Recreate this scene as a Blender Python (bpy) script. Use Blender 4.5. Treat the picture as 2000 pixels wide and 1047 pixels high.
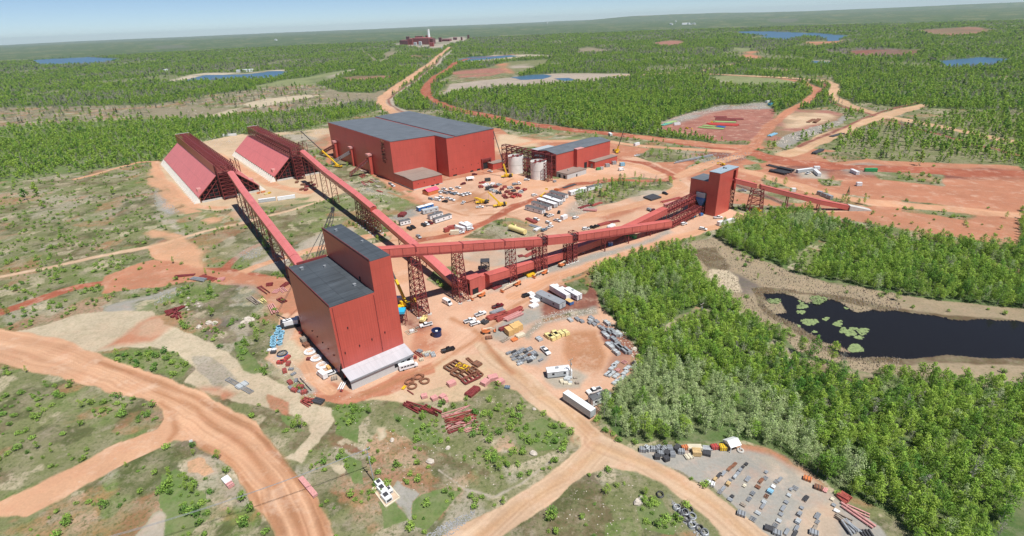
import bpy, math, random
import numpy as np
from mathutils import Vector, Matrix
random.seed(7)
for o in list(bpy.data.objects): bpy.data.objects.remove(o)
SC = bpy.context.scene
COL = SC.collection

# ------------------------------------------------------------------ camera (a drone 125 m above the site)
F, CX, CY, H = 1025.0, 1000.0, 523.5, 125.0
PH, TH = math.atan(.0407), math.atan(482 / F)
FWD = np.array([0, math.cos(TH), -math.sin(TH)]); UP0 = np.array([0, math.sin(TH), math.cos(TH)]); R0 = np.array([1., 0, 0])
RR = math.cos(PH) * R0 - math.sin(PH) * UP0
UU = math.sin(PH) * R0 + math.cos(PH) * UP0
cam = bpy.data.cameras.new('camera'); co = bpy.data.objects.new('camera', cam); COL.objects.link(co)
cam.sensor_width = 36; cam.sensor_fit = 'HORIZONTAL'; cam.lens = 36 * F / 2000.0
cam.clip_start = 1; cam.clip_end = 120000
m = Matrix.Identity(4)
for i in range(3):
    m[i][0], m[i][1], m[i][2] = RR[i], UU[i], -FWD[i]
m[2][3] = H
co.matrix_world = m
SC.camera = co

# ------------------------------------------------------------------ sky and sun
SUN_AZ, SUN_EL = math.radians(138), math.radians(64)      # azimuth clockwise from +Y
W = bpy.data.worlds.new('World'); SC.world = W; W.use_nodes = True
nt = W.node_tree; bg = nt.nodes['Background']
sky = nt.nodes.new('ShaderNodeTexSky'); sky.sky_type = 'NISHITA'; sky.sun_disc = False
sky.sun_elevation = SUN_EL; sky.sun_rotation = SUN_AZ
sky.air_density = .55; sky.dust_density = 0; sky.ozone_density = 4.0; sky.altitude = 300
nt.links.new(sky.outputs[0], bg.inputs[0]); bg.inputs[1].default_value = 0.084
sl = bpy.data.lights.new('sun', 'SUN'); sl.energy = 5.0; sl.angle = math.radians(.53); sl.color = (1, .97, .925)
so = bpy.data.objects.new('sun', sl); COL.objects.link(so); so.location = (60, -80, 300)
sd = Vector((math.sin(SUN_AZ) * math.cos(SUN_EL), math.cos(SUN_AZ) * math.cos(SUN_EL), math.sin(SUN_EL)))
so.rotation_euler = sd.to_track_quat('Z', 'Y').to_euler()
SC.view_settings.view_transform = 'Standard'; SC.view_settings.look = 'None'
SC.view_settings.exposure = 0.28; SC.view_settings.gamma = 1.0
try: SC.cycles.volume_max_steps = 64; SC.cycles.max_bounces = 6; SC.cycles.transparent_max_bounces = 8
except Exception: pass

# ------------------------------------------------------------------ survey helpers: the place is measured from the photo, in metres
def ray(u, v): return (u - CX) / F * RR + (CY - v) / F * UU + FWD
def G(u, v, z=0.):                      # point of the level plane z seen at u, v
    d = ray(u, v); t = (H - z) / -d[2]; return Vector((d[0] * t, d[1] * t, z))
def PJ(p):
    q = np.array(p, float) - np.array([0, 0, H]); w = q @ FWD; return CX + F * (q @ RR) / w, CY - F * (q @ UU) / w
def zat(x, y, v):                       # height over x, y that is seen at row v
    lo, hi = 0., 120.
    for _ in range(40):
        mid = (lo + hi) / 2
        if PJ((x, y, mid))[1] > v: lo = mid
        else: hi = mid
    return lo
def frame(x, y, az):
    a = math.radians(az); A = Vector((math.sin(a), math.cos(a), 0)); B = Vector((-math.cos(a), math.sin(a), 0)); O = Vector((x, y, 0))
    return lambda p, q, z=0.: O + A * p + B * q + Vector((0, 0, z))
def onwall(f, q, u, v):                 # p, z on the wall q = const of frame f
    o = f(0, q); A = f(1, 0) - f(0, 0); B = f(0, 1) - f(0, 0); d = Vector(ray(u, v)); c = Vector((0, 0, H))
    t = (o - c).dot(B) / d.dot(B); h = c + d * t; return (h - o).dot(A), h.z

# ------------------------------------------------------------------ mesh helpers
class MB:
    def __init__(s): s.v = []; s.f = []
    def add(s, vs, fs):
        n = len(s.v); s.v += [tuple(x) for x in vs]; s.f += [tuple(i + n for i in f) for f in fs]; return s
    def quad(s, *p): return s.add(p, [tuple(range(len(p)))])
    def prism(s, bot, top):
        n = len(bot); return s.add(list(bot) + list(top), [tuple(range(n - 1, -1, -1)), tuple(range(n, 2 * n))] + [(i, (i + 1) % n, n + (i + 1) % n, n + i) for i in range(n)])
    def fbox(s, f, p0, p1, q0, q1, z0, z1):
        c = [(p0, q0), (p1, q0), (p1, q1), (p0, q1)]
        return s.prism([f(a, b, z0) for a, b in c], [f(a, b, z1) for a, b in c])
    def box(s, x0, x1, y0, y1, z0, z1): return s.fbox(ID, x0, x1, y0, y1, z0, z1)
    def beam(s, a, b, w, h=None):
        a = Vector(a); b = Vector(b); h = h or w; d = (b - a)
        if d.length < 1e-5: return s
        d.normalize(); u = Vector((0, 0, 1)) if abs(d.z) < .95 else Vector((0, 1, 0))
        x = d.cross(u).normalized(); y = x.cross(d).normalized()
        c = [x * w / 2 + y * h / 2, -x * w / 2 + y * h / 2, -x * w / 2 - y * h / 2, x * w / 2 - y * h / 2]
        return s.prism([a + k for k in c], [b + k for k in c])
    def tube(s, a, b, r, n=10, r2=None, cap=True):
        a = Vector(a); b = Vector(b); r2 = r if r2 is None else r2; d = (b - a).normalized(); u = Vector((0, 0, 1)) if abs(d.z) < .95 else Vector((0, 1, 0))
        x = d.cross(u).normalized(); y = x.cross(d)
        A = [a + (x * math.cos(t) + y * math.sin(t)) * r for t in [2 * math.pi * i / n for i in range(n)]]
        B = [b + (x * math.cos(t) + y * math.sin(t)) * r2 for t in [2 * math.pi * i / n for i in range(n)]]
        fs = [(i, (i + 1) % n, n + (i + 1) % n, n + i) for i in range(n)]
        if cap: fs += [tuple(range(n - 1, -1, -1)), tuple(range(n, 2 * n))]
        return s.add(A + B, fs)
    def pipe(s, c, ri, ro, z0, z1, n=20):     # open ring
        vs = []
        for (r, z) in ((ro, z0), (ro, z1), (ri, z1), (ri, z0)):
            vs += [Vector(c) + Vector((math.cos(t) * r, math.sin(t) * r, z)) for t in [2 * math.pi * i / n for i in range(n)]]
        fs = []
        for k in range(4):
            for i in range(n): fs.append((k * n + i, k * n + (i + 1) % n, ((k + 1) % 4) * n + (i + 1) % n, ((k + 1) % 4) * n + i))
        return s.add(vs, fs)
    def torus(s, c, R, r, n=20, k=8, az=0, tilt=0):
        vs = []; M = Matrix.Rotation(az, 3, 'Z') @ Matrix.Rotation(tilt, 3, 'X')
        for i in range(n):
            t = 2 * math.pi * i / n
            for j in range(k):
                p = 2 * math.pi * j / k; vs.append(Vector(c) + M @ Vector(((R + r * math.cos(p)) * math.cos(t), (R + r * math.cos(p)) * math.sin(t), r * math.sin(p))))
        return s.add(vs, [(i * k + j, ((i + 1) % n) * k + j, ((i + 1) % n) * k + (j + 1) % k, i * k + (j + 1) % k) for i in range(n) for j in range(k)])
    def profile(s, pts, y0, y1):              # side outline in x,z extruded along y
        return s.prism([(x, y0, z) for x, z in pts], [(x, y1, z) for x, z in pts])
    def build(s, name, mat, parent=None, world=False, smooth=False):
        me = bpy.data.meshes.new(name); v = s.v
        if world and parent is not None:
            o = parent.location; v = [(a[0] - o.x, a[1] - o.y, a[2] - o.z) for a in v]
        me.from_pydata([tuple(a) for a in v], [], s.f); me.materials.append(mat)
        import bmesh
        bm = bmesh.new(); bm.from_mesh(me); bmesh.ops.recalc_face_normals(bm, faces=bm.faces); bm.to_mesh(me); bm.free()
        if smooth: me.polygons.foreach_set('use_smooth', [True] * len(me.polygons))
        o = bpy.data.objects.new(name, me); COL.objects.link(o)
        if parent is not None: o.parent = parent
        return o
ID = lambda p, q, z=0.: Vector((p, q, z))
def tag(o, label=None, cat=None, group=None, kind=None):
    if label: o['label'] = label
    if cat: o['category'] = cat
    if group: o['group'] = group
    if kind: o['kind'] = kind
    return o
def thing(name, label, cat, loc=(0, 0, 0), rz=0, group=None):
    o = bpy.data.objects.new(name, None); COL.objects.link(o); o.location = loc; o.rotation_euler = (0, 0, rz)
    o.empty_display_size = .5
    return tag(o, label, cat, group)
KIDS = {}
def copy_tree(o, parent=None):
    c = o.copy(); COL.objects.link(c); c.parent = parent
    for ch in list(o.children): copy_tree(ch, c)
    return c
def lerp(a, b, t): return Vector(a) * (1 - t) + Vector(b) * t
def heading(a, b):                              # rotation so that local +X points from pixel a to pixel b on the ground
    d = G(*b) - G(*a); return math.atan2(d.y, d.x)

# ------------------------------------------------------------------ materials
def s2l(c): return tuple(((x / 255) / 12.92 if x / 255 <= .04045 else ((x / 255 + .055) / 1.055) ** 2.4) for x in c)
def mat(name, col, rough=.6, metal=0., spec=.5, var=.12, scale=.6, bump=0., dirt=0.):
    """plain painted or bare surface: slow colour variation, grime and a little relief"""
    m = bpy.data.materials.new(name); m.use_nodes = True; n = m.node_tree; b = n.nodes['Principled BSDF']
    tc = n.nodes.new('ShaderNodeNewGeometry'); no = n.nodes.new('ShaderNodeTexNoise'); no.inputs['Scale'].default_value = scale; no.inputs['Detail'].default_value = 6
    n.links.new(tc.outputs['Position'], no.inputs['Vector'])
    cr = n.nodes.new('ShaderNodeValToRGB'); e = cr.color_ramp.elements; e[0].position = .3; e[1].position = .72
    e[0].color = (*[x * (1 - var) for x in col], 1); e[1].color = (*[min(1, x * (1 + var)) for x in col], 1)
    n.links.new(no.outputs['Fac'], cr.inputs[0]); out = cr.outputs[0]
    if dirt:
        n2 = n.nodes.new('ShaderNodeTexNoise'); n2.inputs['Scale'].default_value = scale * 3.1; n2.inputs['Detail'].default_value = 8; n2.inputs['Roughness'].default_value = .7
        n.links.new(tc.outputs['Position'], n2.inputs['Vector'])
        mr = n.nodes.new('ShaderNodeMapRange'); mr.inputs[1].default_value = .5; mr.inputs[2].default_value = .75; mr.inputs[4].default_value = dirt; n.links.new(n2.outputs['Fac'], mr.inputs[0])
        mx = n.nodes.new('ShaderNodeMix'); mx.data_type = 'RGBA'; mx.inputs[7].default_value = (.30, .15, .09, 1)
        n.links.new(mr.outputs[0], mx.inputs[0]); n.links.new(out, mx.inputs[6]); out = mx.outputs[2]
    n.links.new(out, b.inputs['Base Color']); b.inputs['Roughness'].default_value = rough; b.inputs['Metallic'].default_value = metal
    if bump:
        bp = n.nodes.new('ShaderNodeBump'); bp.inputs['Strength'].default_value = bump; bp.inputs['Distance'].default_value = .2; n.links.new(no.outputs['Fac'], bp.inputs['Height']); n.links.new(bp.outputs[0], b.inputs['Normal'])
    return m
def cladding(name, col, rough=.45, az=52.3, period=1.0, sheet=7.0, var=.07, depth=.05, roof=False, streak=0., coat=0.):
    """profiled sheet metal: ribs as relief, panel to panel tone, sheet end laps, long streaks"""
    m = bpy.data.materials.new(name); m.use_nodes = True; n = m.node_tree; L = n.links; b = n.nodes['Principled BSDF']
    g = n.nodes.new('ShaderNodeNewGeometry'); mp = n.nodes.new('ShaderNodeMapping'); mp.vector_type = 'POINT'
    mp.inputs['Rotation'].default_value = (0, 0, math.radians(az - 90)); L.new(g.outputs['Position'], mp.inputs['Vector'])
    sp = n.nodes.new('ShaderNodeSeparateXYZ'); L.new(mp.outputs[0], sp.inputs[0])
    def M(op, a, b_=None, c=None):
        q = n.nodes.new('ShaderNodeMath'); q.operation = op
        for i, x in enumerate((a, b_, c)):
            if x is None: continue
            if isinstance(x, (int, float)): q.inputs[i].default_value = x
            else: L.new(x, q.inputs[i])
        return q.outputs[0]
    s = sp.outputs[0] if roof else M('ADD', sp.outputs[0], sp.outputs[1])
    t = sp.outputs[1] if roof else sp.outputs[2]
    pan = M('FLOOR', M('DIVIDE', s, period)); row = M('FLOOR', M('DIVIDE', t, sheet))
    cx = n.nodes.new('ShaderNodeCombineXYZ'); L.new(pan, cx.inputs[0]); L.new(row, cx.inputs[1])
    wn = n.nodes.new('ShaderNodeTexWhiteNoise'); wn.noise_dimensions = '2D'; L.new(cx.outputs[0], wn.inputs['Vector'])
    no = n.nodes.new('ShaderNodeTexNoise'); no.inputs['Scale'].default_value = .12; no.inputs['Detail'].default_value = 5; L.new(g.outputs['Position'], no.inputs['Vector'])
    fx = M('FRACT', M('DIVIDE', t, sheet)); lap = M('LESS_THAN', fx, .035)
    cz = n.nodes.new('ShaderNodeCombineXYZ'); L.new(M('MULTIPLY', s, 1.3), cz.inputs[0]); L.new(M('MULTIPLY', t, .06), cz.inputs[1])
    n3 = n.nodes.new('ShaderNodeTexNoise'); n3.inputs['Scale'].default_value = 1.; n3.inputs['Detail'].default_value = 4; L.new(cz.outputs[0], n3.inputs['Vector'])
    val = M('ADD', 1 - var, M('MULTIPLY', wn.outputs['Value'], var))
    val = M('ADD', val, M('MULTIPLY', M('SUBTRACT', no.outputs['Fac'], .5), var * 3))
    val = M('ADD', val, M('MULTIPLY', M('SUBTRACT', n3.outputs['Fac'], .5), streak))
    val = M('SUBTRACT', val, M('MULTIPLY', lap, var * 1.2))
    mx = n.nodes.new('ShaderNodeMix'); mx.data_type = 'RGBA'; mx.blend_type = 'MULTIPLY'; mx.inputs[0].default_value = 1; mx.inputs[6].default_value = (*col, 1)
    cc = n.nodes.new('ShaderNodeCombineColor'); [L.new(val, cc.inputs[i]) for i in range(3)]; L.new(cc.outputs[0], mx.inputs[7])
    L.new(mx.outputs[2], b.inputs['Base Color']); b.inputs['Roughness'].default_value = rough
    rib = M('SINE', M('MULTIPLY', s, 2 * math.pi / period))
    seam = M('LESS_THAN', M('FRACT', M('DIVIDE', s, period * 5)), .07)
    val = M('SUBTRACT', val, M('MULTIPLY', seam, var * .6))
    [L.new(val, cc.inputs[i]) for i in range(3)]
    wob = n.nodes.new('ShaderNodeTexNoise'); wob.inputs['Scale'].default_value = .16; L.new(g.outputs['Position'], wob.inputs['Vector'])
    hh = M('ADD', M('MULTIPLY', rib, .5), M('MULTIPLY', wob.outputs['Fac'], 3.))
    bp = n.nodes.new('ShaderNodeBump'); bp.inputs['Strength'].default_value = .6; bp.inputs['Distance'].default_value = depth; L.new(hh, bp.inputs['Height']); L.new(bp.outputs[0], b.inputs['Normal'])
    return m
RED = cladding('red_cladding', (.49, .088, .066), .36, var=.07, depth=.03, streak=.13)
REDROOF = cladding('red_conveyor_sheet', (.52, .12, .095), .5, az=56, period=1.2, sheet=9, var=.10, depth=.03, streak=.2)
PINK = cladding('red_roof_sheet', (.60, .165, .15), .42, az=146, period=1.2, sheet=12, var=.08, depth=.03, streak=.16)
GREYROOF = cladding('grey_roof_membrane', (.125, .14, .155), .55, az=142.3, period=3.1, sheet=9, roof=True, var=.14, depth=.02, streak=.6)
DARKROOF = cladding('dark_roof_membrane', (.062, .074, .085), .6, az=142.3, period=2.6, sheet=8, roof=True, var=.20, depth=.02, streak=.9)
DUSTROOF = cladding('dusty_grey_roof', (.26, .20, .165), .7, az=142.3, period=2.2, sheet=9, roof=True, var=.10, depth=.02, streak=.35)
LEANROOF = cladding('galvanised_roof', (.46, .46, .48), .4, az=52, period=1.4, sheet=9, roof=True, var=.08, depth=.03, streak=.25)
STEEL = mat('oxide_red_steel', (.20, .035, .035), .5, var=.3, scale=1.2, dirt=.2)
STEELP = mat('primed_red_steel', (.34, .075, .06), .5, var=.25, scale=1.)
PINKST = mat('faded_pink_steel', (.56, .27, .25), .55, var=.2, scale=2., dirt=.3)
BLACK = mat('dark_opening', (.012, .012, .014), .9)  # near-black; also stands in for shade inside openings, bays and recesses
CONC = mat('cast_concrete', (.50, .48, .44), .8, var=.13, scale=.5, dirt=.25)
SILO = mat('silo_concrete', (.76, .74, .70), .75, var=.10, scale=.22, dirt=.12)
GWALL = cladding('pale_grey_cladding', (.50, .51, .50), .5, var=.04, depth=.02, streak=.06)
WHITE = mat('white_paint', (.74, .75, .75), .4, var=.05, scale=.8, dirt=.15)
CREAM = mat('cream_paint', (.62, .56, .42), .5, var=.1, scale=.8, dirt=.2)
GREY = mat('grey_paint', (.25, .27, .29), .5, var=.12, scale=.8, dirt=.2)
LGREY = mat('light_grey_paint', (.42, .45, .46), .45, var=.08, scale=.8, dirt=.2)
DGREY = mat('dark_grey_roofing', (.095, .10, .105), .7, var=.2, scale=.5, dirt=.15)
BLUE = mat('blue_paint', (.03, .15, .42), .4, var=.1)
LBLUE = mat('pale_blue_paint', (.22, .44, .58), .5, var=.12)
CYAN = mat('cyan_paint', (.03, .40, .62), .45, var=.1)
NAVY = mat('navy_paint', (.015, .03, .10), .4, var=.1)
YEL = mat('yellow_paint', (.72, .46, .02), .4, var=.1, dirt=.2)
CYEL = mat('pale_yellow_paint', (.72, .60, .26), .5, var=.1, dirt=.15)
ORG = mat('orange_paint', (.58, .18, .06), .45, var=.12, dirt=.2)
GREEN = mat('green_paint', (.03, .30, .10), .45, var=.1)
LIME = mat('lime_paint', (.30, .42, .16), .5, var=.1)
TEAL = mat('teal_paint', (.10, .34, .26), .5, var=.1)
REDP = mat('bright_red_paint', (.45, .06, .05), .4, var=.1)
MAG = mat('pink_tent_fabric', (.75, .09, .16), .6, var=.1)
MAROON = mat('maroon_paint', (.14, .01, .016), .3, var=.05)
BLKP = mat('black_paint', (.012, .012, .014), .25, var=.05)
GLASS = mat('vehicle_glass', (.02, .026, .03), .08)
TYRE = mat('tyre_rubber', (.02, .02, .02), .85)
WOOD = mat('sawn_timber', (.52, .36, .17), .8, var=.2, scale=2)
PLY = mat('plywood_crate', (.60, .38, .15), .7, var=.12, scale=1)
OLDWOOD = mat('weathered_timber', (.30, .25, .20), .9, var=.25, scale=2)
RUST = mat('rusty_steel', (.20, .085, .045), .8, var=.35, scale=1.5)
GALV = mat('galvanised_steel', (.36, .38, .40), .45, metal=.3, var=.2, scale=1.5)
DARKST = mat('dark_steel', (.05, .05, .055), .6, var=.2, scale=1.5)
ROCK = mat('pale_rock', (.50, .44, .37), .9, var=.25, scale=.9)
GROCK = mat('grey_rock', (.30, .30, .30), .9, var=.3, scale=.9)
# ------------------------------------------------------------------ terrain: one sheet, surfaces by what covers them
def _h(ix, iy, s):
    h = (ix.astype(np.int64) * 374761393 + iy.astype(np.int64) * 668265263 + s * 974634777) & 0xffffffff
    h = ((h ^ (h >> 13)) * 1274126177) & 0xffffffff
    return ((h ^ (h >> 16)) & 0xffffff) / float(0xffffff)
def vnoise(x, y, s=0):
    ix = np.floor(x); iy = np.floor(y); fx = x - ix; fy = y - iy; fx = fx * fx * (3 - 2 * fx); fy = fy * fy * (3 - 2 * fy)
    a = _h(ix, iy, s); b = _h(ix + 1, iy, s); c = _h(ix, iy + 1, s); d = _h(ix + 1, iy + 1, s)
    return (a * (1 - fx) + b * fx) * (1 - fy) + (c * (1 - fx) + d * fx) * fy
def fbm(x, y, o=4, s=0):
    t = 0; a = .5
    for i in range(o): t = t + a * vnoise(x, y, s + i); x = x * 2.03 + 7.1; y = y * 2.03 + 3.7; a *= .5
    return t / (1 - .5 ** o)
def smooth(e0, e1, x):
    t = np.clip((x - e0) / (e1 - e0), 0, 1); return t * t * (3 - 2 * t)
def seg_dist(X, Y, P, closed):
    n = len(P); best = np.full(X.shape, 1e18); ins = np.zeros(X.shape, bool); along = np.zeros(X.shape); acc = 0; sgn = np.zeros(X.shape)
    for i in range(n if closed else n - 1):
        x0, y0 = P[i]; x1, y1 = P[(i + 1) % n]; dx, dy = x1 - x0, y1 - y0; l2 = dx * dx + dy * dy + 1e-9
        t = np.clip(((X - x0) * dx + (Y - y0) * dy) / l2, 0, 1); ex = X - x0 - t * dx; ey = Y - y0 - t * dy; d = ex * ex + ey * ey
        w = d < best; best = np.where(w, d, best); along = np.where(w, acc + t * math.sqrt(l2), along); sgn = np.where(w, np.sign(ex * dy - ey * dx), sgn); acc += math.sqrt(l2)
        if closed and abs(dy) > 1e-9:
            c = ((y0 > Y) != (y1 > Y)) & (X < dx * (Y - y0) / dy + x0); ins ^= c
    return np.sqrt(best), ins, along, sgn
def A_(*c): return np.array([x / d for x, d in zip(s2l(c), (1.66, 1.62, 1.60))])
COLS = dict(forest=A_(84, 108, 56), grass=A_(140, 142, 96), dry=A_(168, 154, 120), olive=A_(148, 144, 100), lush=A_(124, 142, 78), tr1=A_(204, 148, 110), tr2=A_(228, 186, 146), scrub=A_(160, 148, 122),
    sand=A_(226, 206, 176), sandp=A_(232, 200, 164), orange=A_(232, 176, 138), yard=A_(236, 188, 156), haul=A_(234, 182, 144), road=A_(232, 196, 162), red=A_(186, 108, 82), dred=A_(150, 94, 80),
    rust=A_(210, 142, 110), gravel=A_(184, 178, 168), gravelt=A_(200, 186, 168), marsh=A_(182, 160, 132), pan=A_(196, 180, 164), purple=A_(128, 116, 108), field=A_(150, 160, 108), pinkred=A_(184, 124, 108),
    white=A_(205, 195, 185), beach=A_(215, 200, 175), ballast=A_(150, 120, 108), water=np.array([.01, .03, .07]), pond=np.array([.008, .01, .014]), brown=A_(120, 98, 76), rock=A_(172, 166, 158), dark=A_(96, 98, 62))
CAT = dict(ground=0, dirt_road=1, dirt_yard=2, gravel_yard=3, lake=4, marsh=5, pond=6, railway=7, sand_strip=8)
# (shape, points in photo pixels, colour, vegetation 0..1, surface, tree density, tree kind, half width m, edge wobble m)
R_ = []
def Pg(c, pts, veg=0, cat=None, tree=0, kind=0, wob=None, soft=None): R_.append(('P', pts, c, veg, cat, tree, kind, 0, wob, soft))
def Ln(c, pts, hw, veg=0, cat=None, tree=0, kind=0, wob=None, soft=None): R_.append(('L', pts, c, veg, cat, tree, kind, hw, wob, soft))
# ---- far country
Pg('forest', [(-400, 46), (2400, -30), (2400, 250), (1700, 210), (1560, 150), (1240, 145), (900, 130), (740, 130), (640, 140), (301, 190), (-400, 260)], 1, None, 1, 5)
Pg('purple', [(430, 125), (480, 122), (520, 127), (500, 138), (420, 140)], .6, None, .8, 4)
Pg('purple', [(301, 90), (360, 88), (370, 93), (301, 97)], .6, None, .8, 4)
Pg('purple', [(1500, 38), (1560, 36), (1550, 45), (1500, 44)], .5, None, .5, 4)
Pg('purple', [(1600, 98), (1699, 92), (1760, 96), (1760, 112), (1650, 110)], .4, None, .4, 4)
Pg('field', [(505, 168), (540, 158), (600, 152), (650, 140), (700, 134), (660, 150), (640, 162), (600, 172), (540, 180)], .3, None, 0)
Pg('gravelt', [(630, 150), (690, 134), (702, 134), (690, 141), (640, 153)], .2)
Pg('pinkred', [(660, 152), (700, 148), (790, 148), (775, 156), (700, 158), (668, 157)], .2)
Pg('scrub', [(735, 122), (762, 97), (780, 96), (765, 110), (752, 124)], .3)
Ln('scrub', [(708, 98), (735, 122)], 6, .4)
Pg('pinkred', [(786, 110), (810, 108), (846, 110), (840, 112), (800, 113)], .2)
Pg('gravelt', [(765, 86), (800, 80), (850, 76), (900, 73), (915, 76), (890, 84), (870, 92), (850, 98), (830, 93), (790, 90)], .1)
Pg('pan', [(880, 72), (915, 72), (905, 80), (870, 78)], .1)
Pg('pinkred', [(1272, 84), (1310, 79), (1340, 80), (1350, 84), (1330, 90), (1290, 91)], .2)
Pg('scrub', [(1124, 97), (1150, 93), (1180, 96), (1196, 97), (1170, 102), (1130, 103)], .2)
Pg('white', [(1238, 36), (1278, 35), (1276, 38), (1240, 39)], .0)
Pg('white', [(1150, 124), (1172, 122), (1165, 127)], .0)
Pg('field', [(1430, 92), (1452, 95), (1460, 103), (1440, 102)], .3)
Pg('rust', [(1455, 102), (1482, 98), (1474, 108), (1484, 117), (1468, 114), (1456, 110)], 0)
Pg('rust', [(1575, 82), (1612, 81), (1645, 79), (1640, 84), (1610, 88), (1590, 88)], .1)
Pg('dred', [(1660, 100), (1699, 98), (1800, 96), (1800, 108), (1680, 108)], .1)
Pg('beach', [(336, 159), (362, 147), (400, 142), (480, 143), (520, 138), (552, 137), (562, 140), (548, 143), (500, 147), (420, 152), (370, 158)], 0)
Pg('water', [(362, 158), (386, 151), (400, 147), (470, 146), (512, 142), (520, 140), (545, 139), (563, 141), (546, 151), (520, 153), (480, 153), (430, 156), (400, 157)], 0, 'lake', wob=2)
Pg('water', [(1440, 62), (1470, 61), (1530, 63), (1600, 66), (1625, 68), (1658, 70), (1640, 76), (1634, 80), (1612, 81), (1612, 77), (1590, 72), (1572, 71), (1545, 75), (1533, 78), (1500, 77), (1470, 75), (1488, 72), (1495, 70), (1455, 68)], 0, 'lake', wob=2)
Pg('pan', [(1586, 118), (1620, 118), (1630, 122), (1600, 124)], 0)
Pg('water', [(1582, 119), (1600, 120), (1622, 122), (1618, 126), (1586, 126)], 0, 'lake', wob=2)
Pg('pinkred', [(1780, 60), (1900, 52), (1960, 60), (1850, 72)], .3)
Pg('water', [(1830, 120), (1920, 112), (1990, 116), (1930, 128), (1850, 130)], 0, 'lake', wob=3)
Pg('water', [(60, 118), (170, 112), (240, 116), (180, 124), (80, 127)], 0, 'lake', wob=3)
# ---- left mid country (cut-over scrub)
Pg('scrub', [(-300, 215), (301, 205), (380, 190), (470, 178), (560, 168), (640, 168), (700, 170), (745, 185), (742, 215), (640, 212), (560, 222), (470, 232), (400, 245), (301, 262), (-300, 300)], .55, None, .16, 4)
Pg('scrub', [(640, 178), (700, 172), (742, 176), (745, 196), (690, 196), (620, 190)], .25, None, .03, 4)
Pg('sand', [(470, 205), (520, 193), (600, 185), (640, 186), (560, 198), (500, 212)], .3, None, .02, 4, wob=9)
Pg('sand', [(400, 222), (470, 210), (450, 222), (410, 232)], .3, None, 0, wob=9)
Pg('scrub', [(301, 212), (380, 207), (440, 212), (420, 225), (301, 232)], .3, None, .02, 4, wob=9)
Pg('forest', [(640, 172), (720, 158), (800, 148), (760, 168), (730, 182), (660, 180)], 1, None, .9, 5)
Pg('forest', [(650, 210), (700, 196), (742, 200), (742, 220), (650, 232), (560, 236), (560, 226)], .9, None, .55, 4)
Pg('lush', [(-400, 330), (-300, 262), (301, 232), (430, 228), (560, 222), (650, 214), (742, 215), (700, 226), (640, 240), (600, 252), (560, 244), (480, 258), (420, 268), (350, 300), (301, 318), (-200, 400)], .9, None, .5, 1)
Pg('grass', [(470, 236), (560, 228), (640, 224), (640, 240), (560, 246), (480, 250)], .7, None, .4, 4)
# ---- marsh pan and ponds beyond the plant
Pg('grass', [(860, 190), (850, 170), (880, 148), (1000, 120), (1080, 116), (1010, 150), (900, 175)], .5, None, 0)
Pg('forest', [(842, 178), (856, 165), (875, 160), (870, 172), (850, 186)], .9, None, .8, 5)
Pg('forest', [(832, 150), (850, 128), (870, 115), (862, 130), (845, 150)], .7, None, .5, 5)
Pg('forest', [(885, 128), (905, 121), (922, 126), (915, 134), (888, 133)], 1, None, 1, 5)
Pg('pinkred', [(880, 142), (905, 136), (980, 132), (1000, 138), (960, 148), (900, 152)], .1, wob=5)
Pg('rust', [(975, 126), (990, 124), (985, 132), (1003, 142), (992, 144)], .1)
Pg('pan', [(995, 128), (1030, 124), (1032, 132), (1000, 134)], .1)
Pg('pan', [(868, 184), (880, 165), (930, 158), (990, 152), (1040, 146), (1090, 143), (1228, 144), (1232, 152), (1180, 158), (1100, 162), (1000, 170), (960, 172), (900, 178)], .18, 'marsh', 0, wob=3)
Pg('water', [(1000, 151), (1030, 147), (1062, 145), (1078, 148), (1060, 154), (1020, 156)], 0, 'lake', wob=1.5)
Pg('water', [(1084, 153), (1110, 152), (1124, 157), (1100, 158)], 0, 'lake', wob=1)
Pg('beach', [(890, 116), (960, 108), (1040, 106), (1082, 109), (1040, 112), (960, 119), (900, 122)], 0, wob=2)
Pg('water', [(892, 117), (920, 111), (1000, 108), (1012, 110), (970, 114), (920, 119), (900, 121)], 0, 'lake', wob=2)
# ---- near and middle base
Pg('grass', [(-500, 420), (301, 318), (560, 262), (740, 215), (860, 215), (1000, 240), (1220, 262), (1500, 220), (1700, 200), (2500, 260), (2500, 1300), (1000, 1500), (-500, 1300)], .85, None, .13, 3)
Pg('rust', [(1380, 395), (1440, 345), (1560, 355), (1699, 372), (2100, 400), (2100, 500), (1699, 438), (1560, 405), (1440, 400)], .15, None, .02, 3, wob=4)
Pg('rust', [(1440, 330), (1560, 290), (1699, 300), (2100, 320), (2100, 380), (1699, 350)], .15, None, .02, 3, wob=4)
Pg('sandp', [(301, 330), (420, 300), (430, 330), (360, 350), (301, 350)], .3, None, 0, wob=3)
# ---- woods on the plain
Pg('forest', [(872, 192), (940, 180), (1010, 170), (1100, 163), (1160, 158), (1235, 150), (1280, 140), (1330, 140), (1400, 154), (1430, 172), (1470, 178), (1560, 175), (1560, 190), (1480, 194), (1400, 207), (1340, 224), (1290, 246), (1220, 250), (1100, 250), (1030, 244), (960, 234), (900, 215)], 1, None, 1, 6, wob=5)
Pg('field', [(1380, 150), (1440, 146), (1530, 154), (1560, 165), (1480, 170), (1410, 166)], .25, None, 0)
Pg('purple', [(872, 195), (960, 205), (1060, 225), (1100, 245), (1000, 240), (920, 224)], .7, None, .7, 4, wob=5)
Pg('forest', [(1410, 170), (1480, 172), (1560, 174), (1566, 190), (1520, 196), (1440, 192)], 1, None, .9, 5)
Pg('forest', [(1640, 150), (1720, 152), (2200, 160), (2200, 230), (1720, 206), (1640, 190), (1630, 170)], 1, None, .8, 6)
Pg('grass', [(1600, 225), (1660, 215), (1699, 222), (1650, 240), (1560, 280), (1500, 290), (1500, 280)], .8, None, .25, 6)
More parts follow.
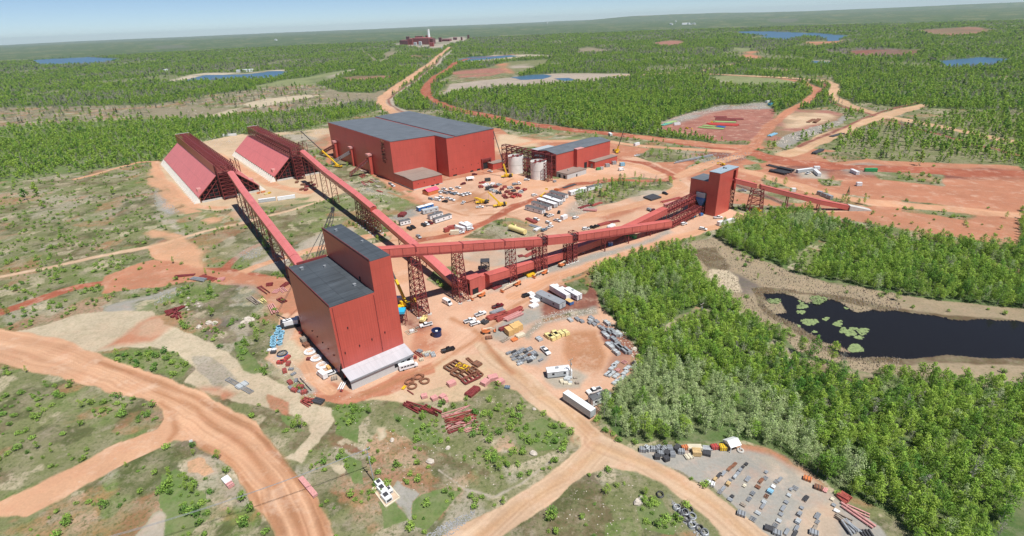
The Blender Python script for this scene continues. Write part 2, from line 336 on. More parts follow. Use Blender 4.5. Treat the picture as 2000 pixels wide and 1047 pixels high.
Pg('grass', [(1620, 300), (1660, 270), (1699, 250), (2100, 200), (2100, 330), (1699, 310)], .9, None, .35, 6)
Pg('lush', [(1990, 240), (2600, 260), (2600, 1200), (1990, 1100)], 1, None, .7, 6)
Pg('forest', [(950, 232), (1010, 246), (1060, 256), (1060, 266), (980, 250), (880, 236), (850, 226), (870, 222)], .8, None, .55, 6, wob=3)
Pg('forest', [(1200, 252), (1280, 258), (1340, 268), (1395, 272), (1396, 280), (1330, 278), (1240, 268), (1195, 262)], .9, None, .8, 6, wob=2)
# ---- red haul roads and yards of the plain
Pg('pinkred', [(1290, 240), (1340, 222), (1400, 212), (1480, 205), (1510, 214), (1500, 250), (1470, 275), (1400, 275), (1300, 256)], 0, 'dirt_yard', 0, wob=3)
Pg('rock', [(1290, 240), (1340, 222), (1400, 207), (1490, 200), (1510, 212), (1470, 214), (1400, 216), (1330, 240), (1280, 246)], .1, wob=3)
Pg('pinkred', [(1480, 262), (1500, 235), (1540, 212), (1620, 215), (1660, 222), (1640, 240), (1560, 272), (1500, 276)], .1, wob=3)
Pg('rock', [(1530, 268), (1580, 250), (1640, 236), (1650, 226), (1660, 234), (1600, 262), (1530, 292), (1510, 285)], .3, None, .02, 6, wob=3)
Pg('sandp', [(1524, 240), (1530, 225), (1560, 220), (1620, 222), (1640, 228), (1600, 240), (1560, 250), (1530, 250)], 0, wob=3)
Pg('rust', [(985, 270), (1100, 262), (1200, 280), (1330, 300), (1420, 300), (1500, 320), (1720, 330), (2100, 340), (2100, 420), (1699, 380), (1560, 372), (1440, 350), (1380, 400), (1310, 395), (1240, 350), (1200, 320), (1100, 300)], .04, 'dirt_yard', 0, wob=4)
Pg('dred', [(1350, 300), (1400, 295), (1470, 300), (1440, 318), (1380, 320), (1330, 312)], .1, wob=3)
Pg('grass', [(1225, 312), (1270, 290), (1340, 298), (1370, 306), (1320, 316), (1260, 318)], .8, None, .15, 6, wob=2)
Pg('dred', [(1490, 325), (1560, 322), (1699, 326), (2000, 330), (2000, 350), (1699, 346), (1600, 350), (1530, 345)], 0, wob=3)
Pg('gravelt', [(1540, 330), (1610, 335), (1612, 350), (1560, 350)], 0, wob=2)
Pg('grass', [(1490, 348), (1520, 350), (1560, 362), (1548, 370), (1500, 366)], .9, None, .15, 6, wob=2)
Pg('grass', [(1590, 372), (1640, 380), (1699, 385), (1699, 402), (1640, 398), (1600, 385)], .9, None, .25, 6, wob=2)
Pg('rust', [(640, 250), (700, 235), (980, 250), (1000, 270), (1000, 340), (860, 380), (770, 370), (640, 320)], .1, 'dirt_yard', 0, wob=3)
Pg('grass', [(1000, 262), (1080, 260), (1150, 268), (1150, 276), (1060, 272)], .5)
Pg('sandp', [(965, 262), (1010, 262), (1060, 285), (1010, 290), (975, 300)], .05, wob=3)
# main yards
Pg('yard', [(735, 345), (800, 376), (870, 352), (985, 335), (1090, 350), (1180, 318), (1240, 306), (1290, 322), (1345, 350), (1385, 395), (1460, 420), (1680, 400), (1699, 410), (1560, 415), (1420, 436), (1390, 452), (1330, 462), (1260, 486), (1160, 512), (1105, 535), (1140, 560), (1170, 575), (1210, 625), (1250, 690), (1262, 716), (1190, 768), (1180, 800), (1140, 838), (1080, 800), (1000, 762), (960, 742), (800, 770), (690, 792), (620, 782), (560, 742), (520, 700), (545, 640), (560, 600), (600, 555), (640, 500), (700, 480), (760, 470), (780, 440), (740, 400)], .03, 'dirt_yard', 0, wob=1.6)
Pg('sandp', [(860, 690), (930, 690), (1000, 762), (960, 742), (900, 790), (820, 790), (740, 790), (700, 780), (800, 740)], .12, None, 0, wob=1.5)
Pg('orange', [(760, 460), (830, 450), (1000, 440), (1000, 480), (900, 520), (820, 540), (770, 560), (740, 520)], .03, wob=3)
Pg('rust', [(1165, 420), (1240, 395), (1310, 370), (1345, 372), (1330, 395), (1250, 412), (1180, 430)], .02, wob=3)
Pg('orange', [(990, 345), (1080, 352), (1160, 338), (1240, 345), (1320, 360), (1240, 365), (1120, 362), (1000, 372), (960, 360)], .02, wob=2)
Pg('rust', [(795, 640), (850, 625), (880, 650), (840, 700), (800, 690)], .02, wob=2)
Pg('dred', [(790, 600), (830, 598), (850, 640), (800, 650)], .02, wob=1)
Pg('rust', [(600, 772), (640, 742), (690, 768), (780, 728), (840, 708), (850, 725), (760, 768), (680, 790), (620, 786)], .02, 'dirt_road', wob=1)
Pg('dred', [(1095, 555), (1130, 552), (1168, 570), (1170, 600), (1110, 612), (1055, 615), (1040, 580), (1065, 565)], .02, wob=1.5)
Pg('dred', [(1165, 622), (1200, 625), (1240, 670), (1262, 712), (1220, 740), (1180, 730), (1200, 690), (1170, 650)], .02, wob=2)
Pg('orange', [(1110, 640), (1170, 640), (1190, 690), (1160, 720), (1110, 700)], .02, wob=4)
Pg('gravel', [(960, 640), (1000, 610), (1060, 590), (1050, 620), (1010, 650), (985, 668), (955, 662)], .2, wob=1.5)
Pg('gravel', [(985, 690), (1020, 675), (1070, 690), (1050, 712), (1000, 716)], .05, wob=1.5)
Pg('gravelt', [(1060, 735), (1100, 715), (1145, 735), (1140, 760), (1090, 760)], .15, wob=1.5)
Pg('rock', [(1052, 618), (1100, 605), (1160, 600), (1170, 612), (1120, 618), (1060, 632), (1030, 660), (1010, 655)], .5, wob=1)
Pg('gravel', [(1040, 520), (1100, 512), (1180, 490), (1250, 470), (1310, 448), (1320, 455), (1240, 485), (1170, 505), (1100, 525), (1020, 545), (960, 575), (930, 580), (960, 558)], .18, wob=2)
Ln('orange', [(1430, 438), (1380, 448), (1300, 472), (1200, 502), (1120, 530), (1060, 552), (1000, 580)], 3.4, 0, 'dirt_road')
Pg('gravelt', [(900, 470), (1000, 462), (1050, 490), (1040, 515), (960, 520), (900, 505)], .1, wob=2)
Pg('sandp', [(1180, 450), (1260, 425), (1310, 405), (1330, 412), (1290, 430), (1240, 445)], .2, wob=3)
Pg('olive', [(905, 465), (960, 432), (1010, 425), (1062, 450), (1040, 462), (960, 466)], .9, None, .05, 3, wob=1.5)
Pg('olive', [(850, 520), (885, 520), (900, 560), (870, 570), (830, 545)], .6, None, .05, 3, wob=1.5)
Pg('rock', [(1120, 395), (1150, 375), (1165, 390), (1160, 410), (1110, 430), (1105, 410)], .3, wob=2)
Pg('olive', [(1120, 385), (1180, 355), (1240, 345), (1330, 352), (1310, 370), (1240, 385), (1160, 405), (1130, 402)], .9, None, .28, 6, wob=2)
Pg('olive', [(1100, 366), (1180, 348), (1190, 350), (1130, 366)], .6, None, .05, 3)
Pg('gravelt', [(1230, 385), (1270, 370), (1320, 375), (1300, 390), (1250, 396)], .1, wob=2)
Pg('olive', [(1445, 360), (1500, 375), (1580, 388), (1570, 400), (1500, 390), (1440, 375)], .7, None, .03, 3, wob=1)
# embankment between the long conveyor and the big hall
Pg('grass', [(650, 310), (690, 318), (760, 362), (815, 388), (835, 400), (800, 412), (760, 430), (720, 402), (680, 370), (640, 330)], .7, None, .03, 3, wob=2)
Pg('rock', [(700, 350), (730, 372), (740, 380), (712, 372)], .3, wob=1)
Pg('rock', [(765, 425), (800, 410), (820, 405), (815, 420), (780, 432)], .3, wob=1)
Pg('rust', [(660, 305), (740, 340), (800, 374), (850, 405), (840, 415), (760, 366), (690, 325)], 0, wob=1)
# ---- stockpile sheds and the ground around them
Pg('sandp', [(301, 325), (330, 300), (400, 275), (470, 262), (540, 290), (640, 335), (700, 370), (640, 390), (600, 395), (480, 410), (380, 412), (330, 375)], .12, 'dirt_yard', 0, wob=2)
Pg('grass', [(301, 345), (340, 380), (375, 405), (420, 412), (460, 408), (470, 425), (400, 445), (301, 475), (150, 520), (150, 360)], .85, None, .09, 3, wob=2)
Pg('gravel', [(301, 372), (320, 385), (350, 412), (335, 420), (301, 400)], .15, wob=2)
Ln('orange', [(150, 350), (270, 318), (301, 316), (318, 350), (350, 385), (380, 402), (440, 406)], 3.6, 0, 'dirt_road')
Ln('orange', [(420, 300), (455, 318), (500, 345), (540, 365), (600, 375)], 5, 0, 'dirt_road')
Pg('sandp', [(430, 268), (500, 262), (640, 250), (660, 262), (620, 275), (560, 265), (440, 280)], .15, wob=3)
Pg('olive', [(470, 405), (560, 388), (610, 382), (590, 395), (540, 408), (480, 425)], .7, wob=2)
Pg('gravelt', [(445, 408), (480, 404), (500, 430), (470, 436)], .1, wob=1)
Pg('olive', [(300, 520), (345, 490), (400, 460), (470, 442), (510, 440), (520, 460), (470, 485), (440, 515), (360, 505)], .8, None, .02, 3, wob=1)
Pg('olive', [(535, 425), (600, 405), (660, 395), (700, 400), (740, 430), (640, 440), (600, 470), (560, 470), (520, 450)], .8, None, .03, 3, wob=1)
Pg('brown', [(545, 430), (575, 420), (600, 440), (590, 460), (555, 455)], .6, wob=2)
Pg('gravelt', [(430, 470), (455, 460), (470, 468), (450, 480), (436, 482)], .1, wob=1)
Pg('gravelt', [(480, 520), (520, 500), (560, 480), (640, 450), (700, 440), (700, 470), (620, 490), (540, 530), (490, 535)], .3, wob=2)
Ln('road', [(-100, 560), (200, 500), (301, 480), (340, 470), (400, 452), (470, 436), (560, 412), (640, 388), (668, 370), (690, 372)], 2.9, 0, 'dirt_road')
Ln('orange', [(301, 484), (316, 500), (350, 515), (420, 528), (480, 545), (540, 548)], 3.6, 0, 'dirt_road')
Ln('red', [(-100, 640), (150, 560), (301, 536), (360, 525), (430, 527), (500, 545), (560, 548), (600, 545)], 4.2, 0, 'dirt_road')
Ln('red', [(440, 528), (458, 505), (480, 488), (515, 474)], 2.8, 0, 'dirt_road')
Ln('orange', [(470, 534), (540, 508), (600, 490), (660, 475), (760, 455), (800, 445)], 4.2, 0, 'dirt_road')
Pg('rust', [(500, 540), (560, 545), (600, 540), (590, 600), (570, 620), (545, 590), (510, 565)], .05, 'dirt_yard', wob=2)
Pg('gravel', [(301, 575), (340, 562), (370, 555), (380, 562), (340, 580), (301, 600), (200, 640), (200, 600)], .15, wob=1.5)
# ---- lower left
Pg('grass', [(340, 560), (400, 545), (470, 545), (530, 590), (545, 640), (520, 690), (540, 740), (560, 770), (500, 745), (440, 690), (380, 650), (340, 600)], .95, None, .10, 3, wob=2)
Pg('sand', [(-80, 660), (60, 640), (150, 615), (301, 606), (330, 630), (380, 650), (420, 668), (450, 700), (500, 718), (540, 752), (600, 790), (640, 800), (650, 830), (620, 860), (590, 905), (566, 896), (600, 860), (600, 835), (540, 805), (500, 790), (450, 775), (400, 762), (365, 748), (385, 725), (345, 695), (301, 672), (150, 690), (20, 700)], .30, 'sand_strip', 0, wob=2.4)
Pg('gravelt', [(360, 690), (420, 700), (470, 740), (430, 760), (380, 730)], .5, 'sand_strip', 0, wob=4)
Pg('rust', [(520, 770), (560, 790), (560, 820), (530, 800)], .4, 'sand_strip', 0, wob=3)
Pg('sand', [(560, 900), (600, 850), (612, 858), (585, 905)], .2, 'sand_strip', 0, wob=1.5)
Pg('rust', [(301, 618), (340, 610), (360, 620), (320, 650), (301, 660), (200, 680)], .1, wob=2)
Pg('rust', [(380, 760), (430, 755), (470, 765), (440, 782), (400, 770)], .2, wob=1)
Pg('lush', [(60, 690), (150, 690), (301, 678), (340, 690), (372, 720), (360, 740), (320, 735), (301, 725), (150, 690)], .9, None, .3, 3, wob=1.2)
Pg('gravel', [(535, 700), (560, 690), (580, 720), (615, 770), (590, 775), (560, 745)], .2, wob=1)
Pg('gravel', [(530, 650), (575, 640), (570, 690), (545, 700)], .2, wob=1)
Ln('orange', [(590, 640), (575, 670), (580, 705), (600, 740), (640, 765)], 3.0, 0, 'dirt_road')
Pg('gravelt', [(595, 655), (640, 700), (670, 745), (650, 745), (610, 700)], .15, wob=1)
Pg('grass', [(440, 800), (480, 785), (540, 812), (600, 850), (575, 890), (545, 880), (500, 830)], .9, None, .12, 3, wob=1)
Pg('grass', [(600, 915), (640, 830), (680, 790), (760, 775), (850, 790), (960, 770), (1010, 770), (1060, 815), (1120, 850), (1125, 875), (1040, 930), (960, 975), (870, 1030), (760, 1110), (690, 1047), (640, 985)], .97, None, .20, 3, wob=1.5)
Pg('dred', [(632, 850), (660, 845), (705, 880), (680, 886), (640, 872)], .15, wob=1)
Pg('brown', [(720, 870), (780, 865), (860, 905), (850, 925), (780, 890)], .7, wob=1.5)
Pg('sand', [(735, 830), (757, 828), (756, 850), (740, 858)], .05, wob=.7)
Pg('sand', [(640, 905), (670, 905), (672, 935), (655, 930)], .3, wob=.8)
Pg('sand', [(1020, 800), (1040, 795), (1035, 830), (1020, 825)], .5, wob=1)
Pg('gravel', [(770, 935), (790, 950), (825, 965), (822, 1000), (800, 1020), (775, 1000), (745, 985)], .25, wob=1)
Ln('gravelt', [(850, 920), (900, 955), (960, 968), (1020, 940), (1090, 890)], .5, .4, wob=.5)
Pg('rock', [(830, 1047), (870, 1020), (930, 995), (925, 1010), (880, 1047)], .15, wob=.6)
Pg('haul', [(-420, 560), (150, 668), (301, 730), (370, 757), (440, 790), (500, 830), (550, 890), (586, 935), (620, 983), (658, 1047), (730, 1170), (600, 1170), (548, 1047), (515, 1000), (470, 940), (420, 892), (385, 862), (340, 864), (301, 882), (220, 925), (60, 1010), (-60, 1010), (220, 870), (301, 845), (318, 822), (310, 803), (301, 794), (150, 745), (-420, 610)], 0, 'dirt_road', 0, wob=.8)
Pg('lush', [(-60, 1060), (60, 1010), (150, 960), (301, 885), (340, 868), (385, 868), (420, 900), (470, 950), (520, 1015), (550, 1060), (590, 1150), (-60, 1250)], .95, None, .12, 3, wob=1)
Pg('haul', [(360, 900), (400, 890), (430, 930), (400, 935), (370, 925)], .4, wob=1)
Pg('dred', [(425, 950), (465, 955), (480, 980), (445, 985)], .3, wob=.8)
Pg('gravelt', [(301, 1000), (330, 990), (345, 1020), (330, 1060), (250, 1060)], .1, wob=1)
# ---- central road and lower right
Pg('road', [(915, 660), (990, 690), (1010, 712), (1060, 752), (1110, 795), (1150, 828), (1185, 852), (1230, 876), (1290, 908), (1380, 950), (1440, 1000), (1500, 1047), (1600, 1150), (1480, 1150), (1400, 1040), (1350, 990), (1290, 944), (1240, 922), (1190, 912), (1150, 925), (1100, 960), (1040, 1008), (985, 1047), (880, 1130), (720, 1130), (860, 1047), (900, 1022), (980, 982), (1050, 938), (1115, 892), (1138, 872), (1134, 857), (1090, 832), (1040, 792), (985, 747), (940, 710)], 0, 'dirt_road', 0, wob=.6)
Pg('sandp', [(1075, 815), (1110, 830), (1125, 850), (1140, 870), (1120, 880), (1110, 858)], .1, wob=.6)
Pg('grass', [(1000, 1047), (1050, 1015), (1110, 965), (1150, 930), (1190, 917), (1240, 926), (1285, 946), (1340, 990), (1390, 1042), (1440, 1110), (1500, 1200), (900, 1200), (900, 1110)], .95, None, .10, 3, wob=1.2)
Pg('rock', [(1310, 975), (1350, 1010), (1385, 1047), (1400, 1090), (1360, 1060), (1330, 1010)], .4, wob=1)
Pg('gravel', [(1245, 884), (1300, 872), (1400, 868), (1450, 872), (1500, 885), (1560, 922), (1600, 950), (1660, 985), (1720, 1030), (1800, 1150), (1600, 1150), (1500, 1047), (1440, 1000), (1390, 950), (1340, 928), (1290, 908)], .06, 'gravel_yard', 0, wob=1)
Pg('gravelt', [(1440, 880), (1500, 888), (1570, 930), (1620, 970), (1640, 1010), (1600, 1000), (1560, 950), (1480, 905)], .05, wob=2)
Pg('road', [(1560, 985), (1620, 985), (1640, 1047), (1700, 1100), (1600, 1100)], .05, wob=2)
Pg('rust', [(1420, 862), (1480, 872), (1560, 910), (1640, 962), (1720, 985), (1690, 995), (1600, 950), (1500, 888), (1420, 870)], .25, wob=1)
Pg('rust', [(301, 505), (400, 522), (500, 538), (590, 545), (600, 575), (560, 610), (500, 570), (400, 548), (301, 562), (200, 575), (200, 540)], .15, None, .02, 3, wob=3)
Pg('orange', [(301, 450), (301, 500), (340, 505), (420, 530), (380, 480)], .2, None, 0, wob=3)
Pg('orange', [(300, 330), (345, 385), (400, 415), (470, 412), (480, 425), (400, 440), (330, 400), (290, 360)], .25, None, 0, wob=2)
# shrub thickets
Pg('lush', [(640, 800), (700, 790), (722, 802), (700, 832), (690, 860), (650, 850)], .9, None, .55, 3, wob=1.5)
Pg('grass', [(765, 800), (850, 812), (935, 802), (1005, 772), (1062, 815), (1120, 852), (1112, 876), (1040, 892), (960, 916), (880, 902), (800, 862)], .95, None, .42, 3, wob=2)
Pg('lush', [(1010, 842), (1060, 818), (1112, 850), (1110, 876), (1060, 880), (1010, 872)], .95, None, .9, 3, wob=1.5)
Pg('lush', [(770, 800), (820, 815), (870, 850), (850, 880), (800, 850)], .95, None, .8, 3, wob=1.5)
Pg('lush', [(800, 985), (860, 950), (905, 955), (860, 1005), (830, 1047), (790, 1030)], .9, None, .5, 3, wob=1.5)
Pg('lush', [(655, 880), (700, 898), (703, 950), (680, 945), (665, 905)], .9, None, .5, 3, wob=1)
Pg('lush', [(735, 990), (765, 985), (790, 1020), (740, 1035)], .9, None, .6, 3, wob=1)
Pg('lush', [(458, 668), (482, 665), (500, 695), (530, 730), (500, 730), (470, 705)], .9, None, 1, 3, wob=1)
Pg('lush', [(545, 815), (570, 820), (596, 845), (580, 850), (550, 830)], .9, None, .9, 3, wob=1)
Pg('lush', [(310, 930), (350, 910), (400, 960), (410, 1010), (370, 1045), (320, 1047)], .9, None, .9, 3, wob=1.5)
Pg('lush', [(1250, 985), (1290, 975), (1340, 1030), (1330, 1060), (1260, 1040)], .9, None, .5, 3, wob=1.5)
Pg('lush', [(1180, 1020), (1240, 1010), (1260, 1060), (1180, 1060)], .9, None, .4, 3, wob=1.5)
Pg('lush', [(340, 565), (420, 552), (440, 575), (400, 590), (350, 585)], .9, None, .4, 3, wob=1.5)
# ---- wetland and pond on the right
Pg('marsh', [(1330, 475), (1400, 462), (1440, 470), (1500, 510), (1560, 530), (1620, 550), (1699, 565), (2100, 600), (2100, 760), (1699, 735), (1640, 715), (1560, 700), (1520, 655), (1450, 612), (1410, 590), (1360, 530)], .35, 'marsh', .035, 3, wob=3)
Pg('purple', [(1380, 500), (1470, 545), (1500, 560), (1480, 590), (1420, 570), (1390, 530)], .3, wob=4)
Pg('brown', [(1470, 565), (1520, 560), (1620, 575), (1720, 600), (2050, 630), (2050, 712), (1760, 712), (1640, 700), (1560, 662), (1500, 615)], .5, 'marsh', 0, wob=4)
Pg('brown', [(1340, 490), (1400, 480), (1440, 520), (1400, 540)], .5, 'marsh', 0, wob=5)
Pg('sand', [(1385, 520), (1430, 530), (1450, 570), (1400, 565)], .3, 'marsh', 0, wob=5)
Pg('pond', [(1492, 575), (1520, 572), (1560, 572), (1620, 584), (1699, 608), (2050, 640), (2050, 700), (1760, 700), (1699, 699), (1650, 690), (1610, 675), (1570, 650), (1530, 622), (1505, 596)], 0, 'pond', 0, wob=5)
for q in ([(1540, 572), (1580, 574), (1600, 584), (1570, 588)], [(1500, 592), (1530, 590), (1540, 610), (1520, 614)], [(1640, 590), (1690, 604), (1670, 610)], [(1590, 664), (1630, 672), (1610, 680)]): Pg('marsh', q, .5, 'marsh', 0, wob=3)
Pg('marsh', [(1612, 668), (1640, 672), (1660, 686), (1640, 686)], .3, 'marsh', 0, wob=.6)
# ---- the near woods
Pg('forest', [(1140, 548), (1150, 530), (1200, 520), (1260, 500), (1310, 484), (1330, 475), (1350, 500), (1370, 540), (1400, 568), (1430, 590), (1450, 615), (1510, 650), (1540, 670), (1560, 690), (1600, 700), (1640, 712), (1720, 740), (2100, 780), (2100, 1250), (1850, 1130), (1740, 1010), (1680, 975), (1630, 955), (1575, 915), (1510, 880), (1450, 862), (1400, 858), (1300, 862), (1240, 868), (1205, 850), (1180, 820), (1175, 800), (1200, 770), (1240, 735), (1262, 712), (1250, 680), (1200, 620), (1170, 600), (1160, 570)], 1, None, 1, 1, wob=1.5)
Pg('grass', [(1310, 620), (1360, 600), (1400, 612), (1410, 622), (1370, 630), (1320, 640), (1290, 650), (1280, 640)], .6, None, .05, 3, wob=1.5)
Pg('marsh', [(1490, 690), (1510, 665), (1560, 700), (1640, 715), (1700, 735), (1700, 760), (1640, 740), (1560, 725), (1520, 712)], .5, None, .10, 3, wob=1.5)
Pg('forest', [(1395, 462), (1420, 448), (1470, 430), (1530, 418), (1580, 420), (1620, 438), (1640, 452), (1700, 458), (2100, 500), (2100, 620), (1699, 568), (1640, 555), (1560, 535), (1520, 515), (1480, 505), (1430, 480)], 1, None, .9, 1, wob=1.5)
Pg('grass', [(1540, 525), (1570, 490), (1600, 470), (1620, 475), (1600, 500), (1580, 530)], .8, None, .12, 3, wob=1.5)
Pg('forest', [(1100, 545), (1140, 535), (1160, 552), (1140, 575), (1110, 560)], .8, None, .08, 3, wob=1)
for q in ([(1580, 300), (1640, 296), (1699, 300), (1690, 312), (1620, 316)], [(1450, 322), (1480, 318), (1490, 330), (1460, 334)], [(1700, 330), (1850, 340), (1840, 362), (1720, 352)], [(1760, 390), (1900, 410), (1880, 430), (1760, 412)], [(1600, 350), (1650, 352), (1640, 362), (1610, 362)], [(1340, 330), (1380, 300), (1400, 306), (1370, 336)]): Pg('grass', q, .85, None, .2, 3, wob=3)
Pg('rock', [(1640, 322), (1699, 318), (1760, 326), (1750, 342), (1660, 338)], .3, None, 0, wob=3)
# wheel tracks
for q in ([(200, 705), (301, 742), (370, 772), (440, 806), (500, 846), (556, 905), (600, 962), (640, 1047)], [(301, 765), (380, 800), (450, 850), (510, 910), (560, 980), (600, 1047)], [(390, 868), (430, 888), (480, 940), (520, 985), (552, 1040)], [(310, 790), (335, 815), (345, 845), (330, 862)]): Ln('tr1', q, 1.1, 0, 'dirt_road', wob=1.2, soft=1.3)
for q in ([(980, 710), (1060, 770), (1120, 815), (1165, 850), (1172, 880), (1140, 905), (1040, 975), (930, 1047)], [(1170, 868), (1230, 895), (1300, 925), (1390, 985), (1470, 1060)], [(950, 690), (1010, 735), (1070, 785), (1130, 830), (1165, 868)]): Ln('tr2', q, 1.3, 0, 'dirt_road', wob=1, soft=1.3)
for q in ([(690, 775), (780, 740), (850, 712), (900, 680), (940, 650), (1000, 600), (1080, 560), (1200, 515), (1330, 468)], [(880, 620), (930, 650), (960, 690), (1000, 730)], [(760, 470), (850, 462), (930, 440), (1000, 410), (1060, 385)], [(760, 375), (830, 400), (900, 420), (980, 420), (1060, 440)], [(870, 400), (930, 385), (1000, 350)]): Ln('tr1', q, 1.2, 0, 'dirt_yard', wob=1.4, soft=1.6)
Pg('tr1', [(1090, 650), (1170, 645), (1200, 700), (1160, 735), (1110, 700)], 0, None, 0, wob=3); Pg('tr1', [(880, 380), (930, 372), (960, 392), (920, 420), (880, 410)], 0, None, 0, wob=4)
Pg('rock', [(420, 560), (500, 555), (520, 600), (470, 620), (430, 590)], .6, None, 0, wob=3); Pg('purple', [(380, 590), (440, 600), (500, 650), (440, 670), (390, 630)], .7, None, .1, 3, wob=3); Pg('gravelt', [(310, 420), (360, 430), (400, 425), (340, 450)], .5, None, .05, 3, wob=2)
Pg('sand', [(560, 640), (590, 690), (560, 760), (530, 740), (545, 690)], .3, None, 0, wob=2); Pg('sandp', [(730, 775), (800, 770), (860, 795), (900, 785), (960, 760), (900, 745), (800, 765)], .25, None, 0, wob=2)
Pg('gravelt', [(480, 470), (520, 470), (500, 500), (460, 520), (450, 500)], .5, None, 0, wob=2); Pg('sand', [(950, 865), (1000, 850), (1010, 880), (970, 890)], .7, None, .1, 3, wob=2); Pg('dred', [(1110, 600), (1130, 590), (1160, 590), (1150, 604)], .1, None, 0)
Pg('gravelt', [(560, 262), (640, 270), (650, 290), (600, 290)], .4, None, 0); Pg('rust', [(640, 262), (690, 300), (660, 310), (610, 280)], .2, None, 0, wob=2)
# ---- roads and rail on top of everything
Ln('haul', [(880, 92), (862, 107), (835, 128), (800, 152), (770, 172), (748, 190), (745, 200), (760, 212), (790, 222)], 13, 0, 'dirt_road')
Ln('gravelt', [(884, 98), (868, 112), (842, 134), (810, 160), (780, 182), (760, 195), (770, 208), (800, 220)], 7, .2)
Ln('dred', [(864, 112), (840, 133), (808, 158), (776, 180), (757, 194), (765, 206), (792, 219)], 2.4, 0, 'railway')
Ln('red', [(1010, 106), (960, 110), (912, 115), (888, 123), (872, 137), (850, 152), (834, 172), (832, 186), (850, 200), (880, 212), (940, 224), (1000, 236), (1100, 252), (1200, 262), (1300, 274), (1400, 287), (1460, 296), (1540, 318), (1699, 328), (2100, 345)], 11, 0, 'dirt_road')
Ln('rust', [(1250, 268), (1320, 276), (1400, 284), (1470, 286)], 9, 0, 'dirt_road')
Ln('orange', [(970, 290), (1060, 275), (1180, 275), (1250, 285), (1350, 292), (1440, 296)], 6, 0, 'dirt_road')
Ln('rust', [(1440, 300), (1470, 285), (1488, 262), (1505, 240), (1540, 215), (1575, 200), (1590, 185), (1592, 172), (1570, 160), (1530, 154)], 7, 0, 'dirt_road')
Ln('tr2', [(1200, 148), (1330, 142), (1430, 147), (1540, 152), (1620, 158), (1632, 165), (1620, 185), (1660, 205), (1720, 225), (2100, 300)], 9, 0, 'dirt_road')
Ln('dred', [(1300, 141), (1400, 146), (1530, 154), (1605, 160), (1612, 165), (1592, 186), (1640, 205), (1699, 222), (1800, 255), (2100, 330)], 3.5, 0, 'railway')
Ln('tr2', [(1530, 302), (1570, 288), (1640, 258), (1699, 236), (1800, 205)], 9, 0, 'dirt_road')
Ln('dred', [(1556, 287), (1620, 262), (1699, 228), (1800, 195)], 2.6, 0, 'railway')
Ln('tr2', [(1376, 138), (1430, 126), (1470, 118)], 9, 0, 'dirt_road')
Ln('orange', [(1200, 316), (1250, 325), (1310, 345), (1330, 365), (1300, 385), (1220, 405), (1120, 425), (1080, 430)], 5, 0, 'dirt_road')
Ln('red', [(1200, 312), (1260, 318), (1320, 345), (1300, 352), (1200, 352), (1120, 362), (1040, 390), (990, 412), (950, 435), (900, 455), (820, 470)], 4, 0, 'dirt_road')
Ln('orange', [(1330, 345), (1380, 320), (1440, 305)], 6, 0, 'dirt_road')
Ln('orange', [(1440, 330), (1500, 345), (1580, 372), (1699, 395), (2000, 420)], 7, 0, 'dirt_road')
Ln('ballast', [(1436, 360), (1500, 385), (1560, 408), (1620, 428), (1699, 452), (2100, 560)], 4.2, .05)
Ln('dred', [(1436, 360), (1500, 385), (1560, 408), (1620, 428), (1699, 452), (2100, 560)], 1.7, 0, 'railway')

